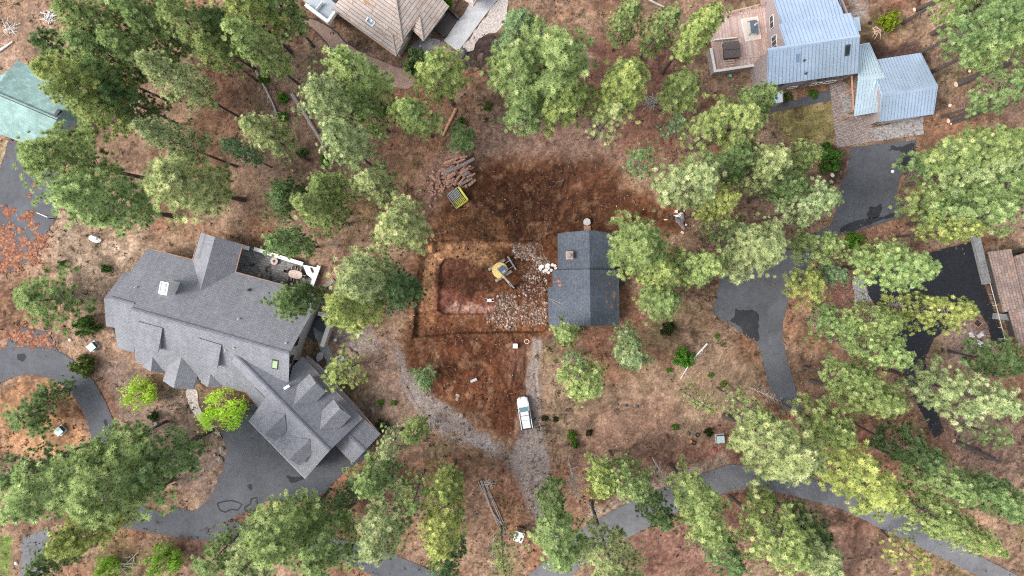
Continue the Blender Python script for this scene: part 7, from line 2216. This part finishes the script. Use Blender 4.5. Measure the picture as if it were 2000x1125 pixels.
# stones: rubble in the pit, a scatter over the dug ground and the drive
def stones(x, y, r, name, mat=None):
    n = len(x); z = ground_h(x, y)
    th = np.array([0, 1, 2, 3, 4]) * 2 * PI / 5
    base = np.concatenate([np.stack([np.cos(th), np.sin(th), 0 * th - .3], 1), np.stack([np.cos(th + .5) * .72, np.sin(th + .5) * .72, 0 * th + .55], 1), [[0, 0, .75]]], 0)
    a = rs.uniform(0, 2 * PI, n); ca, sa = np.cos(a), np.sin(a)
    sx, sy, sz = r * rs.uniform(.8, 1.4, n), r * rs.uniform(.6, 1.0, n), r * rs.uniform(.45, .9, n)
    J = 1 + rs.uniform(-.22, .22, (n, 11, 3))
    B = base[None] * J
    X = B[..., 0] * sx[:, None]; Y = B[..., 1] * sy[:, None]
    V = np.stack([x[:, None] + X * ca[:, None] - Y * sa[:, None], y[:, None] + X * sa[:, None] + Y * ca[:, None], z[:, None] + B[..., 2] * sz[:, None] + .01], 2).reshape(-1, 3)
    f = []
    for i in range(5):
        j = (i + 1) % 5; f += [(i, j, 5 + i), (j, 5 + j, 5 + i), (5 + i, 5 + j, 10)]
    F = (np.arange(n)[:, None, None] * 11 + np.array(f)[None]).reshape(-1, 3)
    o = link(name, npmesh(name, V, F, mat or M['stone'], {"rnd": np.repeat(rs.rand(n), 11)})); o["kind"] = "stuff"
RUB = [(W([(1000, 474), (1058, 478), (1062, 505), (1050, 510), (1010, 495)]), 520), (W([(968, 575), (1000, 572), (1010, 590), (975, 608), (966, 600)]), 330), (W([(950, 620), (975, 600), (1020, 590), (1030, 620), (1015, 640), (972, 646)]), 600),
       (W([(1010, 520), (1070, 515), (1075, 580), (1060, 640), (1040, 630), (1020, 590), (1012, 560)]), 560), (W([(1035, 600), (1070, 590), (1072, 636), (1045, 640)]), 300), (W([(1040, 500), (1085, 500), (1075, 540), (1050, 520)]), 260)]
xs, ys = [], []
for q, m in RUB:
    X = [p[0] for p in q]; Y = [p[1] for p in q]
    a = rs.uniform(min(X), max(X), m * 3); b_ = rs.uniform(min(Y), max(Y), m * 3)
    k_ = (poly_sd(a, b_, q) + rs.normal(0, .5, len(a)) + (fbm(a, b_, .6, 7, 3) - .5) * 5 < 0) & free(a, b_)
    xs.append(a[k_][:m]); ys.append(b_[k_][:m])
x = np.concatenate(xs); y = np.concatenate(ys)
stones(x, y, .07 + .2 * rs.rand(len(x)) ** 2.2, "rubble")
x = rs.uniform(-20, 32, 2600); y = rs.uniform(-30, 24, 2600); m = (dug(x, y) < 0) & free(x, y)
stones(x[m], y[m], .03 + .1 * rs.rand(m.sum()) ** 3, "small_stones")
x = rs.uniform(-20, 32, 12000); y = rs.uniform(-30, 24, 12000); m = (dug(x, y) < -.2) & free(x, y) & (poly_sd(x, y, PAD) > .2) & (fbm(x, y, .3, 17, 3) + rs.uniform(-.12, .12, len(x)) > .5)
stones(x[m], y[m], .04 + .2 * rs.rand(m.sum()) ** 3, "soil_clods", M['clod'])
x, y = scatter(2600, lambda x, y: dug(x, y) > 0)
stones(x, y, .04 + .12 * rs.rand(len(x)) ** 3, "scattered_stones")
DRV = W([(1040, 655), (1062, 668), (1058, 800), (1078, 920), (1086, 970), (1045, 1000), (985, 905), (895, 868), (800, 780), (768, 690), (790, 690), (880, 800), (1000, 880), (1026, 790)])
x = rs.uniform(-20, 9, 9000); y = rs.uniform(-42, -9, 9000); m = poly_sd(x, y, DRV) < .2
stones(x[m], y[m], .025 + .05 * rs.rand(m.sum()) ** 2, "drive_gravel")
